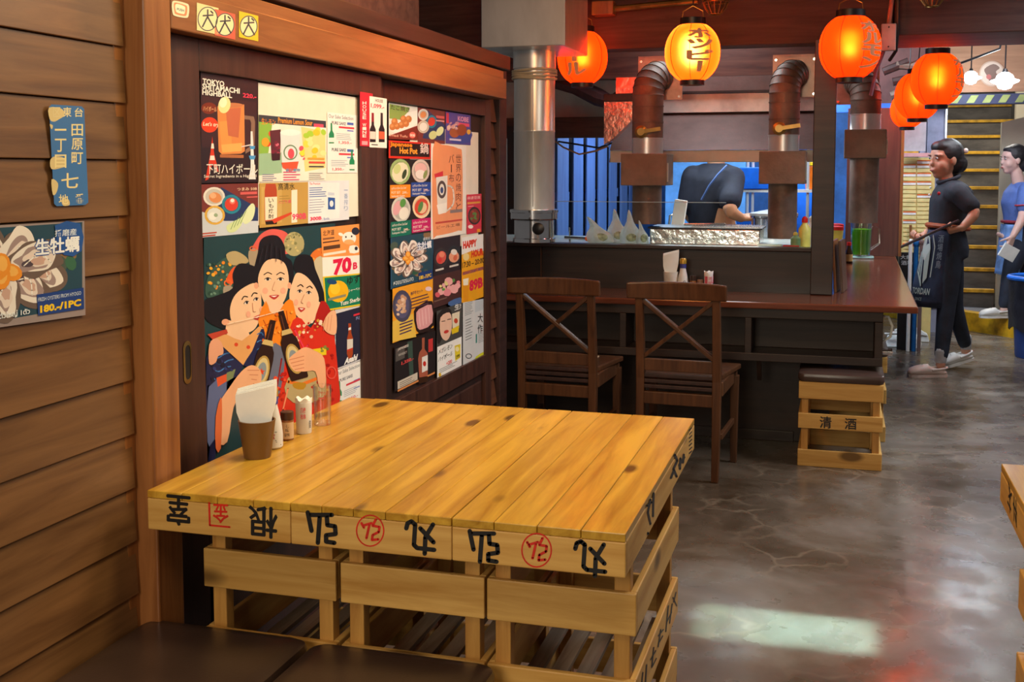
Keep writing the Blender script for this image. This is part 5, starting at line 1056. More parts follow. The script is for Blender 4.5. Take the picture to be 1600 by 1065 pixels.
lantern(1328, 74, 5.22, 0.133, 'red lantern hanging above the bar corner post', 'ホルモン', FA+0.85)
lantern(1464, 124, 6.47, 0.135, 'red lantern nearest the stairs', 'ホルモン', FA+1.15)
lantern(1434, 150, 7.20, 0.133, 'red lantern overlapped by the one nearest the stairs', '', FA+1.2)
lantern(1418, 172, 7.95, 0.110, 'farthest small lantern showing below its row', '', FA+1.2)
# wire cages on the ceiling
for px, nm in ((1118, 'wire lamp guard above the glowing orange lantern'), (1456, 'wire lamp guard at the top edge above the aisle')):
    c = P(px, 22 if px < 1300 else 10, 'y', 5.40); t = thing('wire_lamp_guard', nm, 'lamp guard', c, group='wire lamp guards')
    for k in range(12):
        a = 2*PI*k/12; MB().tube([(c.x+r_*math.cos(a), c.y+r_*math.sin(a), c.z+z_) for r_, z_ in ((0.028, 0.0), (0.050, 0.03), (0.068, 0.075), (0.072, 0.14))], 0.0022, 5).build('rib', M['brass'], t)
    for r_, z_ in ((0.028, 0.0), (0.062, 0.055), (0.072, 0.14)):
        MB().tube([(c.x+r_*math.cos(2*PI*k/20), c.y+r_*math.sin(2*PI*k/20), c.z+z_) for k in range(21)], 0.0026, 5).build('hoop', M['brass'], t)
    MB().lathe([(0.03, c.z+0.10), (0.05, c.z+0.14), (0.05, c.z+0.2), (0.02, 2.74)], (c.x, c.y, 0), 14).build('holder', M['black'], t)
# ================================================================== smoke extractor and ducts
t = thing('smoke_extractor', 'large shiny steel smoke extractor hanging over the bar end', 'extractor', (-1.4, 5.2, 0.98))
X0 = P(752, 68, 'y', 4.95).x; X1 = P(880, 72, 'y', 4.95).x; YB = P(918, 85, 'x', X1).y; ZB = 1.880
B(X0, X1, 4.95, YB, ZB, 2.74).build('duct_box', M['silver'], t, 0.004)
B(X1-0.004, X1+0.010, 4.944, 4.962, ZB, 2.74).build('corner_flange', M['silver'], t)
pcx = P(835, 200, 'y', 5.20).x; cy = 5.20; r = 0.098
MB().lathe([(r, 1.135), (r, 1.50), (r*1.01, 1.502), (r*1.01, 1.508), (r, 1.51), (r, 1.80)], (pcx, cy, 0), 36, cap=False).build('duct_pipe', M['silver'], t)
MB().lathe([(r*1.04, 1.80), (r*1.04, ZB+0.002)], (pcx, cy, 0), 36, cap=False).build('collar', M['silver'], t)
for k in range(4):
    zz = 1.752+0.013*k; MB().tube([(pcx+(r+0.006)*math.cos(a), cy+(r+0.006)*math.sin(a), zz+0.004*math.sin(a*2+k)) for a in (2*PI*i/32 for i in range(33))], 0.006, 6).build('binding_cord', plain('cord_wrap_%d' % k, rgb(196, 184, 158), 0.8), t)
MB().lathe([(r*1.12, 1.085), (r*1.16, 1.09), (r*1.16, 1.118), (r*1.20, 1.120), (r*1.20, 1.132), (r*0.98, 1.136), (r*0.98, 1.08)], (pcx, cy, 0), 36).build('clamp_ring', M['chrome'], t)
MB().lathe([(r*0.98, 0.975), (r*1.06, 0.978), (r*1.06, 0.995), (r*0.98, 0.998), (r*0.98, 1.0845)], (pcx, cy, 0), 36).build('damper_sleeve', M['chrome'], t)
kn = MB().lathe([(0.012, 0), (0.012, -0.012), (0.027, -0.014), (0.029, -0.028), (0.020, -0.034)], (pcx+0.050, cy-r*0.88, 1.046), 18, 'y'); kn.build('damper_knob', M['black'], t)
B(pcx-0.012, pcx+0.012, cy-r*1.26, cy-r*1.12, 1.098, 1.122).build('clamp_bolt', M['chrome'], t)
MB().tube([(pcx+0.02, cy-r-0.001, 1.15), (pcx+0.02, cy-r-0.001, 1.78)], 0.0025, 5).build('pipe_seam', M['silver'], t)
def grill_duct(px, y, r, label, zb, box, ztop, wide=True, right=1):
    cx = P(px, 200, 'y', y).x; t = thing('grill_duct', label, 'duct', (cx, y, zb), group='grill exhaust ducts')
    z0, z1, hw = box
    MB().lathe([(r*0.95, zb), (r*0.95, z0)], (cx, y, 0), 24, cap=False).build('lower_pipe', M['rust'], t)
    B(cx-hw, cx+hw, y-hw, y+hw, z0, z1).build('damper_box', M['stucco'], t, 0.004)
    B(cx+hw+0.0005, cx+hw+0.006, y-hw+0.01, y-hw+0.03, z0+0.02, z1-0.05).build('box_clip', M['plaster'], t)
    zz = z1; k = 0
    while zz < ztop-0.01:
        h = min(0.085, ztop-zz); MB().lathe([(r*1.0, zz), (r*1.0, zz+h-0.006), (r*1.035, zz+h-0.005), (r*1.035, zz+h)], (cx, y, 0), 24, cap=False).build('pipe_segment', M['rust'] if k else M['silver'], t); zz += h; k += 1
    n = 6; R_ = r*1.15
    for i in range(n):
        def ctr(q): a = q/n*PI/2; return Vector((cx+right*0.5*R_*(1-math.cos(a)), y+R_*(1-math.cos(a)), ztop+R_*math.sin(a)*1.1))
        def ax(q): a = q/n*PI/2; return Vector((right*0.45*math.sin(a), math.sin(a), 1.1*math.cos(a))).normalized()
        rings = []
        for q, s_ in ((i, 1.035), (i+0.12, 1.0), (i+1, 1.0)):
            p, d = ctr(q), ax(q); u = Vector((1, 0, 0)); u = (u-d*u.dot(d)).normalized(); v = d.cross(u)
            rings.append([p+(u*math.cos(2*PI*k/24)+v*math.sin(2*PI*k/24))*r*s_ for k in range(24)])
        MB().loft(rings, True, False).build('elbow_segment', M['rust'], t)
    p = ctr(n)
    B(p.x-r*1.45, p.x+r*1.45, p.y+0.01, p.y+0.018, p.z-r*1.5, p.z+r*1.35).build('wall_plate', M['plate'], t)
    for sx in (-1, 1):
        for sz in (-1.3, 1.0): MB().lathe([(0.007, 0), (0.007, -0.006)], (p.x+sx*r*1.25, p.y+0.0095, p.z+sz*r), 8, 'y').build('bolt', M['chrome'], t)
    if not wide: MB().tube([(p.x, p.y+0.014, p.z+r), (p.x, p.y+0.014, 2.745)], 0.010, 6).build('hanger_rod', M['black'], t)
    if wide:
        MB().lathe([(0.034, 0), (0.034, -0.010), (0.020, -0.014), (0.020, -0.022)], (cx-0.02, y-r*0.96, z1+0.115), 18, 'y').build('damper_disc', M['brass'], t)
        MB().bar((cx-0.02, y-r*0.96-0.016, z1+0.115), (cx+0.085, y-r*0.96-0.020, z1+0.13), 0.010, 0.020).build('damper_lever', M['brass'], t)
    return t
grill_duct(1012, 6.0, 0.083, 'rusty grill duct with square box, nearer the slatted wall', 1.034, (1.240, 1.408, 0.122), 1.72)
grill_duct(1225, 6.0, 0.078, 'rusty grill duct with square box beside the bar post', 0.967, (1.250, 1.418, 0.116), 1.72)
grill_duct(1352, 6.4, 0.080, 'grey grill duct hanging over the bar wing', 1.035, (1.385, 1.538, 0.108), 1.70, False, -1)
# ================================================================== kitchen
t = thing('kitchen_hood', 'pinkish steel cooker hood behind the grill ducts', 'cooker hood', (-0.7, 6.4, 1.36))
def hx(px, y, py=200): return P(px, py, 'y', y).x
xl, xr = -1.27, -0.10
B(xl, xr, 6.30, 6.34, 1.365, 1.432).build('hood_lip', M['hoodlip'], t, 0.003)
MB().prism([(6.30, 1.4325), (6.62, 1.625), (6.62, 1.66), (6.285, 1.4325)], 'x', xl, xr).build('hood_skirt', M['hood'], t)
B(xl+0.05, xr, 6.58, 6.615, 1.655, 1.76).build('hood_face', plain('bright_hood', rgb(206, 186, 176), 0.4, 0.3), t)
B(xl+0.05, xr, 6.55, 6.615, 1.762, 1.775).build('hood_rail', M['darkbeam'], t)
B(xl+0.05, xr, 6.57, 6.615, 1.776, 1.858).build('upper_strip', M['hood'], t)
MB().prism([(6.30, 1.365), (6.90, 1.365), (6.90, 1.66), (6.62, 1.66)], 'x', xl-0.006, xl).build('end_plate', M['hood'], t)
tp = thing('foil_duct', 'foil wrapped square duct beside the cooker hood', 'duct', (-1.2, 6.35, 1.50))
a = P(948, 232, 'y', 6.28); b = P(998, 165, 'y', 6.28)
MB().prism([(a.x, a.z+0.02), (a.x+0.06, a.z+0.06), (b.x, b.z-0.06), (b.x, b.z+0.02), (a.x, b.z+0.02)], 'y', 6.20, 6.28).build('duct_mouth', plain('red_foil', rgb(214, 150, 130), 0.25, 0.9, 0.15, 8, 0.8, bscale=30), tp)
B(a.x, b.x, 6.18, 6.28, b.z+0.021, b.z+0.062).build('duct_band', M['darkbeam'], tp, 0.002)
B(a.x+0.07, b.x+0.02, 6.18, 6.28, b.z+0.063, b.z+0.15).build('duct_top', plain('red_foil_top', rgb(190, 130, 116), 0.3, 0.8, 0.15, 8, 0.8, bscale=30), tp)
# dark drape / cable bundle and loose cables
pts = [P(866, 125, 'y', 6.7), P(900, 135, 'y', 6.7), P(935, 152, 'y', 6.7), P(958, 160, 'y', 6.7), P(980, 140, 'y', 6.72)]
MB().tube(pts, [0.05, 0.05, 0.055, 0.05, 0.03], 10).build('cable_bundle', plain('dark_drape', rgb(60, 24, 26), 0.6, 0, 0.2, 8, 0.4), None, label='dark sagging cable bundle above the slatted wall', cat='cable')
for cl, pp, nm in ((rgb(176, 132, 92), ((864, 218), (880, 230), (905, 241), (930, 236), (950, 228)), 'tan cable drooping across the blue slats'), (rgb(24, 22, 26), ((872, 221), (905, 226), (935, 231), (960, 222)), 'black cable drooping across the blue slats')):
    MB().tube([P(u, v, 'y', 6.943 if 'tan' in nm else 6.928) for u, v in pp], 0.006, 6).build('loose_cable', plain('cable_'+nm[:3], cl, 0.5), None, label=nm, cat='cable', group='loose kitchen cables')
kc = thing('kitchen_counter', 'steel topped kitchen worktop behind the bar sill', 'worktop', (-1.1, 6.1, 0))
B(-2.2, -0.145, 5.712, 6.50, 0.0, 0.90).build('worktop_body', M['darkbeam'], kc)
B(-2.2, -0.145, 5.712, 6.52, 0.9005, 0.932).build('worktop', plain('worktop_steel', rgb(196, 206, 200), 0.35, 0.3), kc, 0.003)
gr = thing('charcoal_grill', 'foil wrapped charcoal grill on the kitchen worktop', 'grill', (-0.69, 6.05, 0.9325))
B(-0.973, -0.401, 5.90, 6.22, 0.9325, 1.012).build('grill_body', M['foil'], gr, 0.004)
B(-0.985, -0.39, 5.905, 6.23, 1.0125, 1.020).build('grill_rim', M['black'], gr, 0.002)
for k in range(26):
    xk = -0.75+0.0137*k; B(xk-0.0018, xk+0.0018, 5.92, 6.20, 1.0245, 1.028).build('grate_bar', M['chrome'], gr)
for yk in (5.93, 6.06, 6.19): B(-0.76, -0.40, yk-0.003, yk+0.003, 1.0205, 1.0242).build('grate_rod', M['chrome'], gr)
MB().bar((-0.80, 5.95, 1.0345), (-0.585, 5.98, 1.0365), 0.022, 0.012).build('tongs', M['chrome'], None, 0.003, label='steel tongs lying across the charcoal grill', cat='tongs')
# clear guard pane
gp = thing('glass_guard', 'clear glass guard pane standing behind the bar sill', 'glass pane', (-1.2, 5.74, 0.9325))
B(-1.62, -0.56, 5.735, 5.741, 0.9325, 1.155).build('pane', glass('guard_glass', (0.97, 1, 1, 1), 0.0, 0.93), gp)
MB().bar((-1.62, 5.738, 1.1572), (-0.56, 5.738, 1.1572), 0.007, 0.003).build('top_edge', plain('glass_edge', rgb(170, 200, 210), 0.3), gp)
# plastic bags
bagm = plain('thin_plastic', rgb(232, 246, 246), 0.3, 0, 0.06, 20, 0.5)
bagm.node_tree.nodes['Principled BSDF'].inputs['Transmission Weight'].default_value = 0.35; bagm.node_tree.nodes['Principled BSDF'].inputs['IOR'].default_value = 1.1
def bag(px, w_, ztop, lean, label, y=5.83):
    c = P(px, 378, 'y', y); mb = MB(); rings = []
    n = 20
    for u, rk in ((0.0, 0.85), (0.08, 1.0), (0.28, 0.98), (0.42, 0.80), (0.54, 0.52), (0.66, 0.34), (0.80, 0.24), (0.92, 0.15), (1.0, 0.05)):
        r_ = w_*rk; zz = 0.9328+(ztop-0.9328)*u
        rings.append([(c.x+lean*u*u+r_*(1+(0.10+0.16*u)*math.sin(5*a+px+2*u)+0.09*math.sin(9*a+px+u))*math.cos(a), y+0.75*r_*(1+0.10*math.sin(4*a+px))*math.sin(a), zz) for a in (2*PI*k/n for k in range(n))])
    t = thing('plastic_bag', label, 'bag', (c.x, y, 0.9325), group='knotted plastic bags')
    mb.loft(rings).build('bag_film', bagm, t)
    MB().ell((c.x+0.01, y-0.62*w_, 0.968), (w_*0.62, 0.012, 0.022), 10, 6).build('leafy_contents', plain('greens_%d' % px, rgb(176, 190, 160), 0.7, 0, 0.3, 40), t)
bag(938, 0.062, 1.075, -0.07, 'pale plastic bag with a long twisted neck, nearest the smoke extractor')
bag(965, 0.050, 1.110, -0.02, 'pale plastic bag of greens, second from the smoke extractor', 6.02)
bag(985, 0.048, 1.112, -0.01, 'pale plastic bag of greens right beside the first duct', 5.84)
bag(1004, 0.030, 1.060, -0.02, 'small plastic bag tucked in front of the first duct', 5.79)
# burner tool left of the bags
tt = thing('torch_burner', 'small chrome burner with orange tip on the worktop', 'burner', P(895, 374, 'y', 5.83))
p0 = P(882, 371, 'y', 5.83); p1 = P(920, 373, 'y', 5.83)
MB().tube([p0, (p0+p1)/2, p1], 0.008, 8).build('burner_tube', M['chrome'], tt); MB().tube([P(890, 373, 'y', 5.83), P(890, 355, 'y', 5.83)], 0.004, 6).build('burner_stem', M['chrome'], tt)
MB().ell(P(917, 373, 'y', 5.825), (0.012, 0.01, 0.012)).build('orange_tip', plain('orange_tip', rgb(240, 110, 30), 0.5), tt)
MB().tube([Vector((p0.x+0.03, 5.83, 0.9328)), Vector((p0.x+0.03, 5.83, p0.z))], 0.006, 6).build('burner_foot', M['chrome'], tt)
# squeeze bottles, tubs at the right end of the worktop
def bottle_thing(px, y, z, h, r, body, cap, label, cat='bottle', name='squeeze_bottle', group='bottles on the worktop'):
    x = P(px, 370, 'y', y).x; t = thing(name, label, cat, (x, y, z), group=group)
    MB().lathe([(r*0.95, z), (r, z+0.004), (r, z+h*0.6), (r*0.5, z+h*0.74), (r*0.42, z+h*0.8)], (x, y, 0), 18).build('bottle_body', body, t)
    MB().lathe([(r*0.5, z+h*0.801), (r*0.5, z+h*0.93), (r*0.2, z+h)], (x, y, 0), 14).build('screw_cap', cap, t)
yel2 = plain('yellow_bottle', rgb(224, 220, 110), 0.4); redc = plain('red_lid', rgb(226, 34, 26), 0.4)
bottle_thing(1257, 5.86, 0.9325, 0.155, 0.030, yel2, redc, 'yellow squeeze bottle with red cap beside the bar post')
bottle_thing(1243, 5.78, 0.9325, 0.080, 0.024, plain('green_bottle', rgb(130, 180, 130), 0.4), yel2, 'green squeeze bottle beside the second duct')
bottle_thing(1268, 6.08, 0.9325, 0.15, 0.030, M['white'], M['white'], 'white bottle half behind the bar post')
pk = P(1205, 380, 'y', 5.82); B(pk.x-0.07, pk.x+0.05, 5.76, 5.90, 0.9325, 0.942).build('cutting_board', plain('green_board', rgb(200, 226, 190), 0.5), None, 0.003, label='pale green cutting board under the second duct', cat='board')
pk = P(1240, 380, 'y', 5.80); B(pk.x-0.05, pk.x+0.03, 5.745, 5.79, 0.9325, 0.946).build('folded_cloth', plain('red_cloth', rgb(216, 70, 60), 0.8), None, 0.003, label='folded red cloth on the worktop edge', cat='cloth')
# stock pot, tap, towel roll
x = P(1208, 350, 'y', 6.7).x
pt = thing('stock_pot', 'tall steel stock pot behind the second duct', 'pot', (x, 6.75, 0.0))
MB().lathe([(0.13, 0.60), (0.13, 1.04), (0.138, 1.045), (0.138, 1.055), (0.125, 1.055), (0.125, 0.62), (0.001, 0.62)], (x, 6.75, 0), 32).build('pot_body', M['chrome'], pt)
MB().lathe([(0.14, 1.0555), (0.14, 1.07), (0.04, 1.09)], (x, 6.75, 0), 32).build('pot_lid', M['silver'], pt)
MB().lathe([(0.12, 0.0), (0.12, 0.599)], (x, 6.75, 0), 20).build('pot_stand', M['black'], pt)
tw = P(1056, 330, 'y', 6.42); m_ = Matrix.Translation((tw.x, 6.42, 0.933)) @ Matrix.Rotation(math.radians(8), 4, 'Y')
B(-0.035, 0.035, -0.02, 0.02, 0.0, 0.22, m_).build('paper_box', M['paper'], None, 0.003, label='white paper towel pack beside the tap', cat='towel pack')
fx = P(1064, 340, 'y', 6.46).x
fa = thing('kitchen_tap', 'curved chrome kitchen tap beside the cook', 'tap', (fx, 6.46, 0.9325))
MB().tube([(fx, 6.46, 0.9325), (fx-0.005, 6.46, 1.03), (fx-0.03, 6.45, 1.075), (fx-0.06, 6.44, 1.06), (fx-0.065, 6.44, 1.01)][::-1], 0.007, 8).build('spout', M['chrome'], fa)
# blue boards, shelf and crates at the back of the kitchen
shelf = thing('steel_shelf', 'steel wire shelf rack against the blue kitchen wall', 'shelf', (-0.4, 8.6, 0))
for px in (1168, 1176, 1262):
    x = P(px, 300, 'y', 8.4).x; MB().tube([(x, 8.4, 0), (x, 8.4, 1.8)], 0.011, 8).build('upright', M['silver'], shelf)
for z in (1.16, 0.80): B(P(1160, 300, 'y', 8.4).x, P(1275, 300, 'y', 8.4).x, 8.38, 8.7, z, z+0.02).build('shelf_board', M['silver'], shelf)
def tub(px, y, z, w_, h, col, label, lid=None):
    x = P(px, 300, 'y', y).x; t = thing('storage_tub', label, 'tub', (x, y, z), group='kitchen tubs')
    MB().loft([[(x+sx*w_*k/2, y+sy*w_*k/2, zz) for sx, sy in ((-1, -1), (1, -1), (1, 1), (-1, 1))] for k, zz in ((0.85, z), (1.0, z+h))], False).build('tub_body', col, t, 0.006)
    if lid: B(x-w_*0.53, x+w_*0.53, y-w_*0.53, y+w_*0.53, z+h+0.0005, z+h+0.03).build('tub_lid', lid, t, 0.004)
bl = plain('blue_plastic', rgb(20, 96, 200), 0.4); orr = plain('orange_plastic', rgb(240, 120, 20), 0.4); ye = plain('yellow_plastic', rgb(236, 210, 30), 0.4)
tub(1272, 8.5, 1.182, 0.14, 0.17, orr, 'orange tub with yellow lid beside the bar post', ye)
tub(1190, 8.5, 1.182, 0.30, 0.16, bl, 'blue crate on the steel kitchen shelf')
tub(1190, 8.5, 0.822, 0.34, 0.14, bl, 'blue crate on the lower kitchen shelf')
cloth = plain('blue_tarp', rgb(18, 110, 226), 0.5, 0, 0.2, 4, 0.6, bscale=7)
mb = MB(); n = 16; rings = []
xa, xb = P(1225, 300, 'y', 8.9).x, P(1300, 300, 'y', 8.9).x
B(xa, xb, 8.88, 8.92, 0.0, 1.75).build('blue_tarp', cloth, None, 0.004, label='bright blue tarp hanging at the back of the kitchen', cat='tarp')
xa, xb = P(1040, 300, 'y', 9.4).x, P(1165, 300, 'y', 9.4).x
B(xa, xb, 9.38, 9.42, 0.0, 1.9).build('blue_tarp', plain('pale_tarp', rgb(96, 160, 226), 0.5, 0, 0.2, 4), None, 0.004, label='paler blue tarp hanging behind the cook', cat='tarp')
# tubs of sauce on the wing beside the post
x = P(1308, 370, 'y', 6.9).x
sh = thing('side_shelf', 'narrow yellow shelf inside the kitchen behind the bar post', 'shelf', (x, 6.9, 0))
B(-0.10, 0.012, 6.55, 7.6, 0.86, 0.885).build('shelf_board', plain('yellow_board', rgb(226, 206, 120), 0.5), sh); B(-0.095, -0.045, 6.6, 7.5, 0.0, 0.8595).build('shelf_base', M['darkbeam'], sh)
for k, (yy, col, lid, l) in enumerate(((6.75, yel2, redc, 'cream tub with red lid behind the bar post'), (7.05, M['white'], redc, 'white tub with red lid farther behind the bar post'))):
    x = -0.028; t = thing('sauce_tub', l, 'tub', (x, yy, 0.8855), group='sauce tubs')
    MB().lathe([(0.034, 0.8855), (0.042, 0.97), (0.042, 0.975)], (x, yy, 0), 20).build('tub_body', col, t); MB().lathe([(0.044, 0.9755), (0.044, 0.995), (0.02, 1.0)], (x, yy, 0), 20).build('tub_lid', lid, t)
# ================================================================== junction box, conduit and pipes
j = P(1388, 59, 'y', 5.6); jb = thing('junction_box', 'grey junction box on the beam above the aisle', 'junction box', (j.x, 5.6, j.z))
B(j.x-0.033, j.x+0.033, 5.565, 5.600, j.z-0.062, j.z+0.062, None).build('box_body', plain('grey_plastic', rgb(176, 168, 160), 0.5), jb, 0.004)
MB().tube([(j.x+0.0, 5.59, j.z+0.0625), (j.x+0.012, 5.60, j.z+0.18), (j.x+0.02, 5.60, 2.74)], 0.011, 8).build('conduit', plain('copper_pipe', rgb(190, 120, 96), 0.4), jb)
MB().tube([(j.x+0.034, 5.59, 2.5), (j.x+0.040, 5.59, j.z+0.05), (j.x+0.036, 5.61, j.z-0.06), (j.x+0.01, 5.66, j.z-0.10)], 0.008, 6).build('black_cable', M['black'], jb)
MB().tube([(j.x-0.02, 5.60, j.z-0.0625), (j.x-0.05, 5.66, j.z-0.15), (j.x-0.07, 5.7, j.z-0.26)], 0.009, 6).build('lower_conduit', plain('purple_pipe', rgb(150, 110, 130), 0.4), jb)
for sz in (-0.045, 0.045): MB().lathe([(0.004, 0), (0.004, -0.004)], (j.x, 5.5645, j.z+sz), 8, 'y').build('screw', M['black'], jb)
p0, p1 = P(945, 15, 'y', 5.70), P(1090, 1, 'y', 5.70)
ra = thing('ceiling_tube', 'brass coloured tube clipped under the ceiling', 'tube', p0)
MB().tube([p0, p1], 0.016, 10).build('tube', M['brass'], ra); B(p0.x-0.06, p0.x+0.05, 5.66, 5.75, p0.z-0.03, p0.z+0.04).build('end_block', M['post'], ra, 0.004)
for k, (a, b) in enumerate((((1395, 128), (1445, 118)), ((1392, 150), (1428, 138)), ((1380, 112), (1420, 96)), ((1400, 102), (1440, 104)))):
    B0 = P(*a, 'y', 8.5); B1 = P(*b, 'y', 8.5)
    MB().tube([B0, B1], 0.030, 8).build('ceiling_pipe', M['rust'] if k % 2 else M['darkbeam'], None, label=('lowest long pipe under the roof behind the lanterns', 'rusty pipe just above the lowest roof pipe', 'topmost dark pipe under the roof by the junction box', 'rusty roof pipe behind the lantern nearest the stairs')[k], cat='pipe', group='roof pipes')
# ================================================================== people
skin = plain('skin', rgb(206, 150, 122), 0.5, 0, 0.06, 8)
hairm = plain('dark_hair', rgb(40, 36, 38), 0.45, 0, 0.25, 30, 0.4, stretch=(1, 1, 3))
def remesh(mb, name, vox, sm=3):
    me = mb.mesh(name); o = bpy.data.objects.new(name, me); TS.collection.objects.link(o)
    m = o.modifiers.new('r', 'REMESH'); m.mode = 'VOXEL'; m.voxel_size = vox
    k = o.modifiers.new('s', 'SMOOTH'); k.iterations = sm; k.factor = 0.5
    out = bpy.data.meshes.new_from_object(evald(o)); bpy.data.objects.remove(o); bpy.data.meshes.remove(me)
    r = MB(); r.v = [tuple(v.co) for v in out.vertices]; r.f = [tuple(p.vertices) for p in out.polygons]; r.sm = [True]*len(r.f)
    bpy.data.meshes.remove(out); return r
def limb(mb, pts, rad, n=12):
    pts = [Vector(p) for p in pts]; Q = []; Rr = []
    for i in range(len(pts)-1):
        for k in range(4):
            t = k/4; Q.append(pts[i].lerp(pts[i+1], t)); Rr.append(rad[i]+(rad[i+1]-rad[i])*t)
    Q.append(pts[-1]); Rr.append(rad[-1])
    for _ in range(2): Q = [Q[0]]+[(Q[i-1]+Q[i]*2+Q[i+1])/4 for i in range(1, len(Q)-1)]+[Q[-1]]
    mb.tube(Q, Rr, n); mb.ell(Q[0], (Rr[0],)*3, 10, 6); mb.ell(Q[-1], (Rr[-1],)*3, 10, 6); return mb
def torso(mb, F, L, rings, n=20):
    out = []
    for c, a, b in rings: out.append([Vector(c)+F*(a*math.cos(t))+L*(b*math.sin(t)) for t in (2*PI*k/n for k in range(n))])
    return mb.loft(out)
def head(mb, c, F, L, U, s=1.0):
    rot = Matrix((F, L, U)).transposed()
    def at(f, l, u): return Vector(c)+(F*f+L*l+U*u)*s
    E_ = lambda p, r: mb.ell(p, tuple(x*s for x in r), 14, 10, rot)
    E_(at(0, 0, 0.025), (0.092, 0.074, 0.092)); E_(at(0.018, 0, -0.025), (0.074, 0.062, 0.085)); E_(at(0.050, 0, -0.085), (0.030, 0.030, 0.026))
    E_(at(0.090, 0, -0.022), (0.017, 0.016, 0.016)); E_(at(0.086, 0, 0.000), (0.013, 0.010, 0.026)); E_(at(0.082, 0, -0.056), (0.014, 0.024, 0.009)); E_(at(0.080, 0, -0.068), (0.014, 0.021, 0.008))
    for k in (-1, 1): E_(at(0.048, k*0.038, -0.030), (0.032, 0.026, 0.036)); E_(at(0.070, k*0.030, 0.030), (0.018, 0.028, 0.012)); E_(at(-0.004, k*0.076, -0.005), (0.018, 0.008, 0.030))
    return at
def face_parts(root, at, F, L, U, s=1.0):
    rot = Matrix((F, L, U)).transposed()
    for k in (-1, 1):
        e = MB().ell(at(0.083, k*0.031, 0.010), (0.006*s, 0.013*s, 0.006*s), 10, 6, rot).build('eye', plain('eye_white', rgb(214, 208, 204), 0.3) if 'eye' not in M else M['eye'], root); M['eye'] = e.data.materials[0]
        MB().ell(at(0.0875, k*0.030, 0.010), (0.004*s, 0.006*s, 0.0055*s), 8, 6, rot).build('iris', hairm, e)
        MB().ell(at(0.090, k*0.031, 0.029), (0.004*s, 0.017*s, 0.003*s), 8, 6, rot).build('eyebrow', hairm, root)
    M.setdefault('lip', plain('lips', rgb(170, 92, 84), 0.4))
    MB().ell(at(0.094, 0, -0.061), (0.004*s, 0.020*s, 0.006*s), 10, 6, rot).build('lips', M['lip'], root)
def hand(mb, wr, d, palm_n, th, s=1.0, curl=0.9):
    """wr wrist, d direction of the fingers, palm_n the way the palm faces, th the thumb's side"""
    wr = Vector(wr); d = d.normalized(); pn = palm_n.normalized(); sd = d.cross(pn).normalized(); sd = sd if sd.dot(th) > 0 else -sd
    for k in range(3): limb(mb, [wr+sd*(k-1)*0.022*s*0.6, wr+d*0.075*s+sd*(k-1)*0.026*s], [0.017*s, 0.016*s], 8)
    for k, ln in enumerate((0.068, 0.076, 0.072, 0.056)):
        p = wr+d*0.075*s+sd*(0.033-0.022*k)*s; a = 0.0; pts = [p]
        for q in (0.42, 0.32, 0.26):
            a += curl; v = d*math.cos(a)+pn*math.sin(a); pts.append(pts[-1]+v*ln*q*s)
        limb(mb, pts, [0.0095*s, 0.0088*s, 0.008*s, 0.0072*s], 8)
    p = wr+d*0.022*s+sd*0.026*s
    limb(mb, [p, p+(sd*0.7+d*0.6+pn*0.2)*0.034*s, p+(sd*0.75+d*0.9+pn*0.9)*0.052*s], [0.012*s, 0.0105*s, 0.0085*s], 8)
def clog(root, heel, d, L_=0.235, pitch=0.0, mat=None, sock=None, ank=None):
    """heel: point under the heel; d: level direction to the toe"""
    heel = Vector(heel); d = Vector(d).normalized(); sd = Vector((-d.y, d.x, 0)); dd = d*math.cos(pitch)-Vector((0, 0, 1))*math.sin(pitch); up = sd.cross(dd); up = up if up.z > 0 else -up
    def ring(u, w_, h0, h1): c = heel+dd*(u*L_); return [c+sd*(w_*math.cos(t))+up*(h0+(h1-h0)*(0.5+0.5*math.sin(t))) for t in (2*PI*k/16 for k in range(16))]
    up_ = MB().loft([ring(*q) for q in ((0.0, 0.018, 0.014, 0.035), (0.06, 0.034, 0.012, 0.048), (0.22, 0.038, 0.012, 0.052), (0.40, 0.040, 0.012, 0.062), (0.50, 0.043, 0.012, 0.082), (0.62, 0.047, 0.012, 0.080), (0.80, 0.050, 0.012, 0.070), (0.92, 0.045, 0.012, 0.060), (0.98, 0.034, 0.014, 0.046), (1.01, 0.018, 0.018, 0.034))])
    o = up_.build('clog', mat, root)
    out = [(u, w_) for u, w_ in ((0.0, 0.024), (0.05, 0.036), (0.3, 0.038), (0.6, 0.047), (0.82, 0.048), (0.96, 0.036), (1.01, 0.016))]
    pl = [heel+dd*(u*L_)+sd*w_ for u, w_ in out]+[heel+dd*(u*L_)-sd*w_ for u, w_ in reversed(out)]
    n = len(pl); vs = [p for p in pl]+[p+up*0.017 for p in pl]
    MB().add(vs, [tuple(range(n)), tuple(range(n, 2*n))]+[(i, (i+1) % n, n+(i+1) % n, n+i) for i in range(n)]).build('sole', mat, o)
    MB().tube([heel+dd*(L_*0.44-(L_*0.44+0.006)*math.sin(q_))+sd*(0.043*math.cos(q_))+up*(0.048+0.010*math.sin(q_)) for q_ in (PI*i_/12 for i_ in range(13))], 0.007, 8).build('heel_strap', mat, o)
    for q in range(5): MB().lathe([(0.004, 0), (0.004, 0.002)], heel+dd*(L_*(0.60+0.07*q))+sd*(0.018 if q % 2 else -0.016)+up*(0.0805-0.012*max(0, q-1)), 8).build('vent_hole', M['black'], o)
    return o
Z = Vector((0, 0, 1))
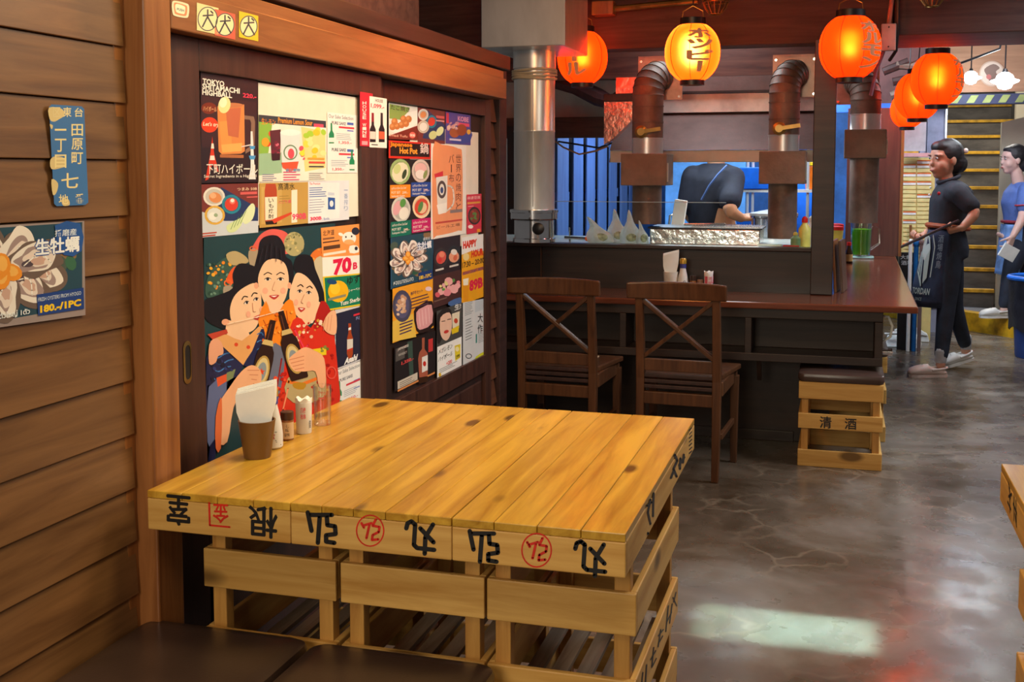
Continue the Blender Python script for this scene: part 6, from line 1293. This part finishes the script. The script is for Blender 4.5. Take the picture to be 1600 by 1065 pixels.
# ------------------------------------------------------------------ waitress walking past the bar
def qa(px, py, d=0.0): return P(px, py, 'y', 7.80+d)
F = Vector((-0.955, -0.295, 0)); L = Z.cross(F)
tee = plain('black_polo', rgb(40, 42, 52), 0.8, 0, 0.15, 12, 0.15)
trou = plain('dark_jeans', rgb(38, 44, 60), 0.75, 0, 0.2, 10, 0.15)
pa = thing('person', 'person in black polo walking past the bar with a dark tray', 'person', (0.68, 7.8, 0))
b = MB()
FA_ = Vector((-0.84, -0.54, 0)).normalized(); LA_ = Z.cross(FA_)
ha = head(b, qa(1477, 250), FA_, LA_, Z, 1.08)
limb(b, [qa(1481, 296), qa(1477, 272)], [0.052, 0.046])
torso(b, F, L, [(qa(1482, 385), 0.10, 0.14), (qa(1481, 350), 0.09, 0.12), (qa(1487, 310), 0.10, 0.13), (qa(1486, 293), 0.07, 0.14), (qa(1482, 287), 0.04, 0.06)])
shl, ell_, wrl = qa(1496, 301, -0.16), qa(1527, 332, -0.22), qa(1503, 356, -0.25)      # near arm bent behind, hand at the hip
shr, elr, wrr = qa(1480, 300, 0.14), qa(1474, 340, 0.14), qa(1446, 366, 0.02)
limb(b, [shl, ell_, wrl], [0.046, 0.037, 0.024]); limb(b, [shr, elr, wrr], [0.046, 0.036, 0.024])
tray_d = (qa(1410, 388, -0.28)-qa(1500, 346, -0.28)).normalized()
hand(b, wrl, Vector((-0.95, 0.0, -0.25)), Vector((0.1, 0.35, 0.9)), Vector((0, 1, 0.2)), 0.95, 0.85)
hand(b, wrr, Vector((-0.93, -0.25, -0.35)), Vector((0, -0.3, 0.95)), Vector((0, -1, 0.2)), 0.95, 0.8)
hipn, kn1, an1 = qa(1483, 392, -0.07), qa(1479, 478, -0.12), qa(1470, 562, -0.18)
hipf, kn2, an2 = qa(1484, 392, 0.08), qa(1490, 478, 0.14), qa(1509, 541, 0.22)
limb(b, [hipn, hipn.lerp(kn1, 0.5), kn1, an1, an1-Z*0.03], [0.072, 0.062, 0.044, 0.030, 0.032]); limb(b, [hipf, hipf.lerp(kn2, 0.5), kn2, an2, an2-Z*0.03], [0.072, 0.062, 0.044, 0.030, 0.032])
remesh(b, 'body', 0.0060, 5).build('body', skin, pa)
face_parts(pa, ha, FA_, LA_, Z, 1.08)
h_ = MB(); rt = Matrix((FA_, LA_, Z)).transposed()
h_.ell(ha(-0.018, 0, 0.040), (0.106, 0.092, 0.100), 16, 10, rt); h_.ell(ha(-0.062, 0, -0.010), (0.068, 0.084, 0.082), 14, 8, rt); h_.ell(ha(-0.095, 0.01, -0.022), (0.050, 0.054, 0.060), 12, 8, rt); h_.ell(ha(0.028, 0, 0.078), (0.068, 0.072, 0.044), 12, 8, rt)
hb_ = remesh(h_, 'hair', 0.008, 2)
fcut = ha(0.060, 0, 0.045)
hb_.build('hair', hairm, pa)
MB().ell(ha(-0.10, 0.055, 0.055), (0.016, 0.012, 0.018), 8, 6).build('hair_clip', M['white'], pa)
s_ = MB()
torso(s_, F, L, [(qa(1481, 362), 0.105, 0.135), (qa(1480, 348), 0.112, 0.138), (qa(1482, 330), 0.118, 0.138), (qa(1486, 312), 0.130, 0.150), (qa(1489, 299), 0.118, 0.165), (qa(1488, 289), 0.085, 0.145), (qa(1483, 281), 0.058, 0.078)])
limb(s_, [shl+Vector((-0.015, 0.05, 0.0)), shl, shl.lerp(ell_, 0.30), shl.lerp(ell_, 0.66)], [0.070, 0.068, 0.063, 0.060]); limb(s_, [shr, shr.lerp(elr, 0.65)], [0.060, 0.056])
so = remesh(s_, 'polo_shirt', 0.011, 4).build('polo_shirt', tee, pa)
MB().tube([qa(1482, 281)+F*(0.064*math.cos(t))+L*(0.070*math.sin(t))-Z*(0.022*math.cos(t)-0.006) for t in (2*PI*k/20 for k in range(21))], 0.013, 8).build('collar', tee, so)
for k, (u, v) in enumerate(((1461, 293), (1459, 304))):
    MB().ell(qa(u, v, -0.060)+F*0.03, (0.007, 0.007, 0.007), 8, 6).build('button', M['white'], so)
MB().ell(qa(1467, 302, -0.13)+F*0.0, (0.010, 0.006, 0.012), 8, 6).build('chest_logo', plain('red_logo', rgb(200, 30, 40), 0.6), so)
t_ = MB()
torso(t_, F, L, [(qa(1481, 356), 0.098, 0.132), (qa(1482, 372), 0.110, 0.144), (qa(1484, 388), 0.114, 0.150), (qa(1485, 402), 0.100, 0.142)])
limb(t_, [hipn+Vector((0, 0, -0.01)), hipn.lerp(kn1, 0.5), kn1, kn1.lerp(an1, 0.5), kn1.lerp(an1, 0.90)], [0.088, 0.078, 0.060, 0.052, 0.045]); limb(t_, [hipf+Vector((0, 0, -0.01)), hipf.lerp(kn2, 0.5), kn2, kn2.lerp(an2, 0.5), kn2.lerp(an2, 0.90)], [0.088, 0.078, 0.060, 0.052, 0.045])
remesh(t_, 'trousers', 0.011, 4).build('trousers', trou, pa)
for an, hh, hy in ((an1, 0.0, -1), (an2, 0.012, 1)):
    limb(MB(), [an+Z*0.0, an+Z*0.055], [0.036, 0.038]).build('sock', plain('grey_sock%d' % hy, rgb(190, 188, 190), 0.8), pa)
clogm = plain('cream_clog', rgb(222, 198, 184), 0.45, 0, 0.04); clog2 = plain('white_clog', rgb(226, 222, 216), 0.45, 0, 0.04)
hl = Vector((an1.x+0.035, an1.y, 0.0)); clog(pa, hl, F, 0.245, 0.0, clogm)
hl = Vector((an2.x+0.045, an2.y, 0.055)); clog(pa, hl, Vector((-0.9, -0.42, 0)), 0.235, 0.235, clog2)
# belt, apron with print
ap = plain('navy_apron', rgb(44, 50, 74), 0.85, 0, 0.18, 9, 0.15)
MB().tube([qa(1481, 354)+F*(0.122*math.cos(t))+L*(0.148*math.sin(t))+Z*(0.012*math.cos(t)) for t in (2*PI*k/28 for k in range(29))], 0.017, 8).build('apron_belt', plain('orange_sash', rgb(176, 84, 44), 0.6, 0, 0.15), pa)
def apv(u, v):      # u across the body (-1..1), v down the drape 0..1: waist apron swinging forward
    t = u*1.25; base = qa(1481, 358)
    out = 0.128+0.10*v*(0.6+0.4*math.cos(t))+0.012*math.sin(5*u+3*v)
    return base+F*(out*math.cos(t))+L*((0.155+0.01*v)*math.sin(t))-Z*(0.50*v)
nu, nv = 18, 12; vs = [apv(i/nu*2-1, j/nv) for j in range(nv+1) for i in range(nu+1)]
fs = [(j*(nu+1)+i, j*(nu+1)+i+1, (j+1)*(nu+1)+i+1, (j+1)*(nu+1)+i) for j in range(nv) for i in range(nu)]
am = MB(); am.add(vs, fs, True); ao = am.build('waist_apron', ap, pa); sm_ = ao.modifiers.new('thick', 'SOLIDIFY'); sm_.thickness = 0.004
class OnApron(Flat):
    def _add(s, pts, faces, col_, lift=True):
        n = len(s.v)
        for u, v in pts:
            p = apv(u, v); q = apv(u+0.02, v)-p; r_ = apv(u, v+0.02)-p; nn = q.cross(r_).normalized()
            nn = nn if nn.dot(F+L*u) > 0 else -nn
            s.v.append(p+nn*(0.006+s.off))
        for f_ in faces: s.f.append(tuple(i+n for i in f_)); s.col.append(rgb(*C3(col_)))
        s.off += s.step
        return s
f = OnApron(None, (0, 0, 0), 0.0001, 0.0)
W_ = 'b8bcb4'
f.poly(W_, [(0.02, 0.12), (0.12, 0.05), (0.34, 0.10), (0.40, 0.24), (0.40, 0.62), (0.30, 0.70), (0.26, 0.40), (0.12, 0.34)])
for k in range(3): f.line(W_, 0.03, [(0.08+0.06*k, 0.30+0.03*k), (0.10+0.06*k, 0.55+0.04*k), (0.26, 0.72)])
f.line(W_, 0.03, [(0.44, 0.08), (0.52, 0.22), (0.50, 0.60)])
for k, ch_ in enumerate('酒場焼鳥'): f.text('8a909c', ch_, (0.60, 0.16+0.11*k), (0.76, 0.16+0.11*k), 0.10, 0.01)
f.text(W_, 'TORDAN', (0.02, 0.84), (0.56, 0.84), 0.085, 0.03); f.text(W_, 'SINCE', (0.16, 0.92), (0.36, 0.92), 0.04, 0.0)
f.build('apron_print', ao)
# tray held at the hip
a0 = qa(1408, 388, -0.30); a1 = qa(1499, 346, -0.30); d_ = (a1-a0); sdv = Vector((0.1, 1, 0.0)).normalized(); u_ = d_.cross(sdv).normalized()
vs = [p+q+r_ for r_ in (Vector(), u_*0.014) for p, q in ((a0, Vector()), (a1, Vector()), (a1, sdv*0.12), (a0, sdv*0.12))]
MB().add(vs, [(0, 1, 2, 3), (7, 6, 5, 4), (0, 4, 5, 1), (1, 5, 6, 2), (2, 6, 7, 3), (3, 7, 4, 0)]).build('serving_tray', plain('dark_tray', rgb(50, 30, 34), 0.4), None, 0.004, label='flat dark tray held by the person in black', cat='tray')
# ------------------------------------------------------------------ second waitress on the stair platform
def qb(px, py, d=0.0): return P(px, py, 'y', 9.75+d)
F = Vector((-0.90, -0.43, 0)); L = Z.cross(F); G = 0.152
pb = thing('person', 'person in blue shirt holding a notepad in front of the stairs', 'person', (1.32, 9.75, G))
b = MB(); FH = Vector((-0.93, -0.37, 0)).normalized(); LH = Z.cross(FH)
hb2 = head(b, qb(1583, 250), FH, LH, Z, 0.98)
limb(b, [qb(1592, 288), qb(1587, 266)], [0.050, 0.046])
torso(b, F, L, [(qb(1594, 368), 0.10, 0.14), (qb(1593, 340), 0.09, 0.12), (qb(1594, 312), 0.10, 0.13), (qb(1596, 294), 0.07, 0.14), (qb(1594, 287), 0.04, 0.06)])
shl, el1, wr1 = qb(1604, 297, -0.18), qb(1599, 340, -0.25), qb(1583, 368, -0.30)
shr, el2, wr2 = qb(1588, 297, 0.16), qb(1588, 338, 0.16), qb(1574, 362, 0.05)
limb(b, [shl, el1, wr1], [0.046, 0.038, 0.025]); limb(b, [shr, el2, wr2], [0.046, 0.036, 0.024])
hand(b, wr1, Vector((-0.35, -0.1, -0.95)), Vector((-0.7, 0.6, 0)), Vector((-0.3, -1, 0)), 0.95, 0.6)
hand(b, wr2, Vector((-0.6, -0.5, -0.5)), Vector((0, -0.6, 0.6)), Vector((-0.3, -1, 0)), 0.95, 0.7)
hipn, kn1, an1 = qb(1590, 384, -0.07), qb(1577, 432, -0.12), qb(1570, 480, -0.14)
hipf, kn2, an2 = qb(1600, 384, 0.08), qb(1604, 432, 0.10), qb(1608, 478, 0.12)
for an in (an1, an2): an.z = max(an.z, G+0.07)
limb(b, [hipn, kn1, an1, an1-Z*0.02], [0.078, 0.054, 0.035, 0.035]); limb(b, [hipf, kn2, an2, an2-Z*0.02], [0.078, 0.054, 0.035, 0.035])
remesh(b, 'body', 0.0065, 4).build('body', plain('pale_skin', rgb(226, 184, 170), 0.5, 0, 0.05), pb)
face_parts(pb, hb2, FH, LH, Z, 0.98)
h_ = MB(); rt = Matrix((FH, LH, Z)).transposed()
h_.ell(hb2(-0.022, 0, 0.042), (0.096, 0.086, 0.090), 16, 10, rt); h_.ell(hb2(-0.066, 0, -0.02), (0.058, 0.076, 0.080), 14, 8, rt); h_.ell(hb2(0.022, 0, 0.082), (0.058, 0.064, 0.036), 12, 8, rt)
remesh(h_, 'hair', 0.008, 2).build('hair', hairm, pb)
blu = plain('blue_tee', rgb(92, 120, 190), 0.8, 0, 0.12, 10, 0.1)
s_ = MB()
torso(s_, F, L, [(qb(1593, 352), 0.108, 0.140), (qb(1592, 336), 0.112, 0.136), (qb(1592, 316), 0.132, 0.146), (qb(1595, 300), 0.115, 0.160), (qb(1596, 291), 0.075, 0.140), (qb(1594, 284), 0.05, 0.07)])
limb(s_, [shl, shl.lerp(el1, 0.62)], [0.066, 0.062]); limb(s_, [shr, shr.lerp(el2, 0.62)], [0.064, 0.058])
so = remesh(s_, 'tee_shirt', 0.011, 4).build('tee_shirt', blu, pb)
c = shl.lerp(el1, 0.52); MB().tube([c+Vector((0.070*math.cos(t), 0.070*math.sin(t), 0.008*math.cos(t))) for t in (2*PI*k/18 for k in range(19))], 0.006, 6).build('sleeve_trim', plain('red_trim', rgb(196, 60, 74), 0.6), so)
t_ = MB()
torso(t_, F, L, [(qb(1593, 346), 0.10, 0.134), (qb(1595, 366), 0.120, 0.152), (qb(1597, 386), 0.118, 0.155)])
limb(t_, [hipn, kn1, an1+Z*0.03], [0.094, 0.064, 0.050]); limb(t_, [hipf, kn2, an2+Z*0.03], [0.094, 0.064, 0.050])
remesh(t_, 'trousers', 0.011, 4).build('trousers', trou, pb)
MB().tube([qb(1593, 346)+F*(0.122*math.cos(t))+L*(0.146*math.sin(t)) for t in (2*PI*k/28 for k in range(29))], 0.013, 8).build('apron_belt', plain('red_sash', rgb(150, 44, 60), 0.6), pb)
def apb(u, v):
    t = u*1.0+0.1; return qb(1593, 350)+F*((0.125+0.05*v+0.01*math.sin(6*u))*math.cos(t))+L*(0.152*math.sin(t))-Z*(0.40*v)
vs = [apb(i/nu*2-1, j/nv) for j in range(nv+1) for i in range(nu+1)]; am = MB(); am.add(vs, fs, True)
ao = am.build('waist_apron', plain('light_blue_apron', rgb(120, 160, 220), 0.8, 0, 0.35, 6), pb); sm_ = ao.modifiers.new('thick', 'SOLIDIFY'); sm_.thickness = 0.004
for an, k in ((an1, 0), (an2, 1)): clog(pb, Vector((an.x+0.04, an.y, G)), Vector((-0.95, -0.3, 0)), 0.24, 0.0, clog2)
np_ = wr1+Vector((-0.03, -0.02, -0.13)); m_ = Matrix.Translation(np_) @ Matrix.Rotation(math.radians(28), 4, 'Y') @ Matrix.Rotation(math.radians(25), 4, 'Z')
B(-0.07, 0.07, -0.008, 0.008, -0.055, 0.055, m_).build('notepad', M['paper'], None, 0.002, label='small white notepad in the hand of the person in blue', cat='notepad')
# ------------------------------------------------------------------ cook seen from behind through the hatch
def qc(px, py, d=0.0): return P(px, py, 'y', 7.00+d)
F = Vector((0.35, 0.94, 0)).normalized(); L = Z.cross(F)
pc_ = thing('person', 'person in dark shirt cooking behind the grill ducts', 'person', (-0.75, 7.0, 0))
b = MB(); Hc = qc(1124, 218, 0.08)
hc = head(b, Hc, F, L, Z, 1.0)
limb(b, [qc(1118, 262, 0.02), qc(1122, 235, 0.05)], [0.056, 0.050])
torso(b, F, L, [(Vector((-0.75, 7.02, 0.86)), 0.11, 0.15), (qc(1115, 345), 0.10, 0.14), (qc(1114, 300), 0.11, 0.15), (qc(1115, 268), 0.08, 0.16), (qc(1116, 258), 0.05, 0.07)])
sr, er, wr = qc(1146, 278, -0.02), qc(1138, 330, -0.20), qc(1158, 340, -0.12)
sl2, el2, wl2 = qc(1083, 276, 0.0), qc(1074, 330, 0.0), qc(1082, 345, 0.18)
limb(b, [sr, er, wr], [0.052, 0.044, 0.029]); limb(b, [sl2, el2, wl2], [0.052, 0.044, 0.029])
hand(b, wr, Vector((0.7, 0.3, 0.05)), Vector((0.0, 0.4, -0.9)), Vector((0, 1, 0.3)), 1.05, 0.7); hand(b, wl2, Vector((0.2, 0.9, -0.1)), Vector((0, 0, -1)), Vector((1, 0, 0)), 1.0, 0.6)
for k in (-1, 1): limb(b, [Vector((-0.75+k*0.09, 7.02, 0.84)), Vector((-0.75+k*0.10, 7.05, 0.46)), Vector((-0.75+k*0.11, 7.0, 0.07))], [0.085, 0.058, 0.04])
remesh(b, 'body', 0.008, 4).build('body', plain('cook_skin', rgb(212, 156, 118), 0.5, 0, 0.06), pc_)
face_parts(pc_, hc, F, L, Z, 1.0)
s_ = MB()
torso(s_, F, L, [(Vector((-0.75, 7.02, 0.84)), 0.118, 0.160), (qc(1106, 350), 0.110, 0.120), (qc(1108, 315), 0.120, 0.145), (qc(1115, 280), 0.115, 0.185), (qc(1116, 264), 0.085, 0.160), (qc(1117, 255), 0.055, 0.08)])
limb(s_, [sr, sr.lerp(er, 0.68)], [0.074, 0.072]); limb(s_, [sl2, sl2.lerp(el2, 0.75)], [0.074, 0.074])
so = remesh(s_, 'polo_shirt', 0.012, 4).build('polo_shirt', plain('cook_polo', rgb(32, 38, 56), 0.8, 0, 0.15, 10, 0.15), pc_)
MB().tube([qc(1136, 258, -0.115), qc(1122, 272, -0.15), qc(1108, 290, -0.162), qc(1096, 312, -0.15)], 0.007, 6).build('apron_strap', plain('blue_strap', rgb(70, 100, 160), 0.7), so)
t_ = MB(); torso(t_, F, L, [(Vector((-0.75, 7.02, 0.9)), 0.115, 0.155), (Vector((-0.75, 7.02, 0.8)), 0.125, 0.17)])
for k in (-1, 1): limb(t_, [Vector((-0.75+k*0.09, 7.02, 0.82)), Vector((-0.75+k*0.10, 7.05, 0.46)), Vector((-0.75+k*0.11, 7.0, 0.10))], [0.098, 0.070, 0.055])
remesh(t_, 'trousers', 0.013, 4).build('trousers', trou, pc_)
cp = MB(); rt = Matrix((F, L, Z)).transposed(); cp.ell(hc(-0.01, 0, 0.045), (0.102, 0.088, 0.086), 16, 10, rt)
cp.build('cap', M['blackcloth'], pc_)
for k in (-1, 1): clog(pc_, Vector((-0.75+k*0.11-0.02, 6.96, 0)), F, 0.25, 0, M['black'])
# ================================================================== things along the far side
# wooden name-tag board with two columns of slips
bx = thing('menu_rack', 'tall pale rack of menu slips with orange tops behind the person in black', 'menu rack', P(1432, 410, 'y', 9.2))
def m9(px, py): return P(px, py, 'y', 9.2)
a, b = m9(1409, 246), m9(1457, 415)
B(a.x, b.x, 9.21, 9.25, 0.0, a.z).build('rack_back', plain('pale_board', rgb(214, 190, 120), 0.6, 0, 0.05), bx, 0.004)
slip = plain('cream_slip', rgb(226, 204, 136), 0.6, 0, 0.08); wsl = plain('white_slip', rgb(236, 228, 222), 0.6); osl = plain('orange_tab', rgb(236, 110, 40), 0.6)
rows = 24
for cidx, (p0, p1) in enumerate(((1411, 1431), (1433, 1455))):
    for r_ in range(rows):
        t0 = 250+160*r_/rows; t1 = 250+160*(r_+0.82)/rows
        q0, q1 = m9(p0, t0), m9(p1, t1); wh = (r_ in (1, 3, 5, 12, 14) if cidx == 0 else r_ in (0, 1, 3, 5, 8))
        B(q0.x, q1.x, 9.20, 9.2095, q1.z, q0.z).build('slip', wsl if wh else slip, bx)
        if wh: B(q0.x, q1.x, 9.197, 9.1995, q0.z-0.008, q0.z).build('orange_tab', osl, bx)
q0, q1 = m9(1410, 382), m9(1456, 384); B(q0.x, q1.x, 9.194, 9.1995, q1.z, q0.z+0.01).build('red_rail', osl, bx)
# glossy sheet above it
a, b = P(1407, 188, 'y', 9.1), P(1446, 236, 'y', 9.1)
B(a.x, b.x, 9.10, 9.11, b.z, a.z).build('plastic_sheet', plain('glossy_sheet', rgb(214, 208, 214), 0.15, 0.2, 0.2, 3, 0.6, bscale=6), None, 0.002, label='glossy plastic sheet hung under the lanterns', cat='plastic sheet')
a, b = P(1405, 239, 'y', 9.1), P(1452, 245, 'y', 9.1)
hr = thing('hanging_rail', 'pale rail hung above the menu slip rack', 'rail', (a.x, 9.1, b.z))
B(a.x, b.x, 9.08, 9.12, b.z, a.z).build('rail_bar', plain('pink_rail', rgb(206, 150, 150), 0.4), hr, 0.002)
for xx in (a.x+0.02, b.x-0.02): MB().tube([(xx, 9.125, a.z-0.01), (xx, 9.125, 2.745)], 0.003, 5).build('hanger_wire', M['black'], hr)
# cleaning tools in the aisle corner
def pole(px, y, ztop, r, mat, label, lean=0.0):
    x = P(px, 450, 'y', y).x; t = thing('mop_pole', label, 'pole', (x, y, 0), group='leaning poles')
    MB().tube([(x+lean, y, 0.002), (x, y, ztop)], r, 8).build('shaft', mat, t); MB().ell((x, y, ztop), (r*1.3, r*1.3, r*2), 8, 6).build('grip', mat, t)
pole(1421, 8.60, 0.80, 0.013, M['white'], 'white pole standing beside the bar wing')
pole(1430, 8.62, 0.79, 0.018, plain('blue_pole', rgb(20, 100, 170), 0.4), 'blue pole standing beside the bar wing')
pole(1438, 8.60, 0.80, 0.014, plain('brown_pole', rgb(120, 96, 92), 0.5), 'brown pole standing beside the bar wing')
br = thing('broom', 'broom with white head and purple bristles by the bar wing', 'broom', P(1425, 520, 'y', 9.12))
c = P(1421, 512, 'y', 9.12)
MB().prism([(c.x-0.11, c.z-0.02), (c.x-0.02, c.z+0.02), (c.x+0.02, c.z+0.02), (c.x+0.13, c.z-0.04), (c.x+0.13, c.z-0.055), (c.x-0.11, c.z-0.035)], 'y', 9.10, 9.15).build('broom_head', M['white'], br, 0.004)
for k in range(24):
    x = c.x-0.105+0.235*k/23; MB().bar((x, 9.125, c.z-0.036-0.018*k/23), (x+0.012*(k/12-1), 9.125, 0.004), 0.012, 0.030, (0, 1, 0)).build('bristle', plain('purple_bristle', rgb(84, 70, 150), 0.7) if k == 0 else br.children[1].data.materials[0], br)
MB().tube([(c.x+0.01, 9.125, c.z+0.02), (c.x-0.01, 9.17, 0.9)], 0.010, 8).build('broom_stick', M['post'], br)
dp = thing('dustpan', 'white dustpan lying on the floor beside the bar wing', 'dustpan', P(1405, 538, 'z', 0))
o_ = P(1407, 540, 'z', 0)
x, y = o_.x, o_.y
MB().loft([[(x-0.12, y-0.10, 0.002), (x+0.14, y-0.12, 0.002), (x+0.16, y+0.10, 0.002), (x-0.10, y+0.12, 0.002)], [(x-0.10, y-0.05, 0.085), (x+0.11, y-0.07, 0.075), (x+0.13, y+0.06, 0.09), (x-0.07, y+0.08, 0.10)]], False).build('pan', M['white'], dp, 0.008)
MB().tube([(x-0.12, y-0.10, 0.10), (x-0.02, y-0.10, 0.105), (x+0.07, y-0.05, 0.10)], 0.008, 8).build('pan_handle', M['white'], dp)
# black sign board with lettering behind the bar wing
sg = thing('sign_board', 'black board with white lettering leaning behind the bar wing', 'sign', P(1415, 470, 'y', 8.66))
a, b = P(1405, 394, 'y', 8.66), P(1432, 470, 'y', 8.66)
B(a.x, b.x, 8.665, 8.685, 0.0, a.z).build('board', M['black'], sg, 0.003)
f = Flat(*facepx(8.664), 0.00004, 0.0004); f.text('c8c8c8', '大衆', (1407, 405), (1424, 405), 7, 0.02); f.text('c8c8c8', '酒場', (1408, 414), (1426, 414), 7, 0.02); f.build('lettering', sg)
# waste bin
c = P(1600, 562, 'z', 0); x, y = c.x+0.115, c.y+0.15
bn = thing('waste_bin', 'blue waste bin with black liner at the picture edge', 'bin', (x, y, 0))
MB().lathe([(0.15, 0.0), (0.155, 0.01), (0.19, 0.52), (0.195, 0.53), (0.185, 0.53), (0.145, 0.02), (0.001, 0.02)], (x, y, 0), 32).build('bin_body', plain('bin_blue', rgb(36, 74, 150), 0.4), bn)
mb = MB(); rings = []
for r_, z in ((0.200, 0.20), (0.206, 0.34), (0.206, 0.50), (0.208, 0.548), (0.195, 0.552), (0.17, 0.50)):
    rings.append([(x+(r_+0.008*math.sin(9*t+z*20))*math.cos(t), y+(r_+0.008*math.sin(9*t+z*20))*math.sin(t), z+0.02*math.sin(4*t)*(z < 0.3)) for t in (2*PI*k/48 for k in range(48))])
mb.loft(rings, True, False).build('bin_liner', plain('black_liner', rgb(38, 38, 46), 0.35, 0, 0.2, 10, 0.5), bn)
MB().tube([(x+0.208*math.cos(t), y+0.208*math.sin(t), 0.565) for t in (2*PI*k/32 for k in range(33))], 0.018, 8).build('blue_rim', plain('bin_rim', rgb(30, 110, 220), 0.4), bn)
# white glass lamps by the stairs
lg = emis('lamp_glass', (0.86, 0.97, 1.0, 1), 26)
for px, py, yy, s_, nm in ((1570, 127, 8.3, 1.0, 'bright white glass lamp with side flutes in front of the stairs'), (1517, 122, 9.2, 0.85, 'smaller white glass lamp half behind the red lantern')):
    c = P(px, py, 'y', yy); t = thing('pendant_lamp', nm, 'lamp', c, group='white pendant lamps')
    MB().lathe([(0.012*s_, c.z-0.055*s_), (0.040*s_, c.z-0.045*s_), (0.052*s_, c.z-0.020*s_), (0.086*s_, c.z-0.005*s_), (0.092*s_, c.z+0.006*s_), (0.060*s_, c.z+0.016*s_), (0.050*s_, c.z+0.040*s_), (0.022*s_, c.z+0.060*s_)], (c.x, c.y, 0), 24).build('glass_shade', lg, t)
    MB().lathe([(0.020*s_, c.z+0.061*s_), (0.012*s_, c.z+0.085*s_)], (c.x, c.y, 0), 14).build('lamp_holder', M['black'], t)
    MB().tube([(c.x, c.y, c.z+0.085*s_), (c.x, c.y, 2.74)], 0.005, 6).build('lamp_stem', M['black'], t)
    l = point('lamp_light', c, (0.86, 0.95, 1.0), 3*s_, 0.08); l.parent = t; l.location = (0, 0, -0.10)
c = P(1590, 78, 'y', 8.3)
pts = [P(1497, 100, 'y', 8.0), P(1530, 88, 'y', 8.0), P(1562, 76, 'y', 8.0), P(1566, 60, 'y', 8.0), P(1566, 20, 'y', 8.0), P(1566, -90, 'y', 8.0)]
MB().tube(pts, 0.008, 6).build('lamp_cable', M['black'], None, label='black cable looping to the white pendant lamp', cat='cable')
# round faded emblem on the plywood above the stairs
f = Flat(*facepx(9.515), 0.0001, 0.001); f.ell('c0a894', 1550, 115, 20, 20); f.ring('b09078', 1550, 115, 20, 20, 2); f.poly('6a4a3a', [(1538, 108), (1552, 100), (1562, 106), (1556, 112), (1560, 122), (1548, 128), (1542, 118)], 3); f.ell('a85048', 1545, 120, 4, 4)
f.build('emblem', label='faded round emblem on the plywood above the stairs', cat='emblem')

# loose white cable and chrome stub hanging at the bar end
c = P(1386, 505, 'y', 5.30); t = thing('cable_loop', 'loose white cable loop hanging from the bar end', 'cable', (c.x, 5.3, 0.5))
MB().tube([(0.191, 5.32, 0.66), (0.215, 5.31, 0.66), (0.232, 5.30, 0.62), (0.225, 5.30, 0.57), (0.191, 5.31, 0.545)], 0.006, 8).build('cable', M['white'], t)
MB().lathe([(0.012, 0.19), (0.012, 0.215), (0.018, 0.216), (0.018, 0.235)], (0, 5.30, 0.50), 12, 'x').build('gas_stub', M['chrome'], t)
bpy.data.scenes.remove(TS)
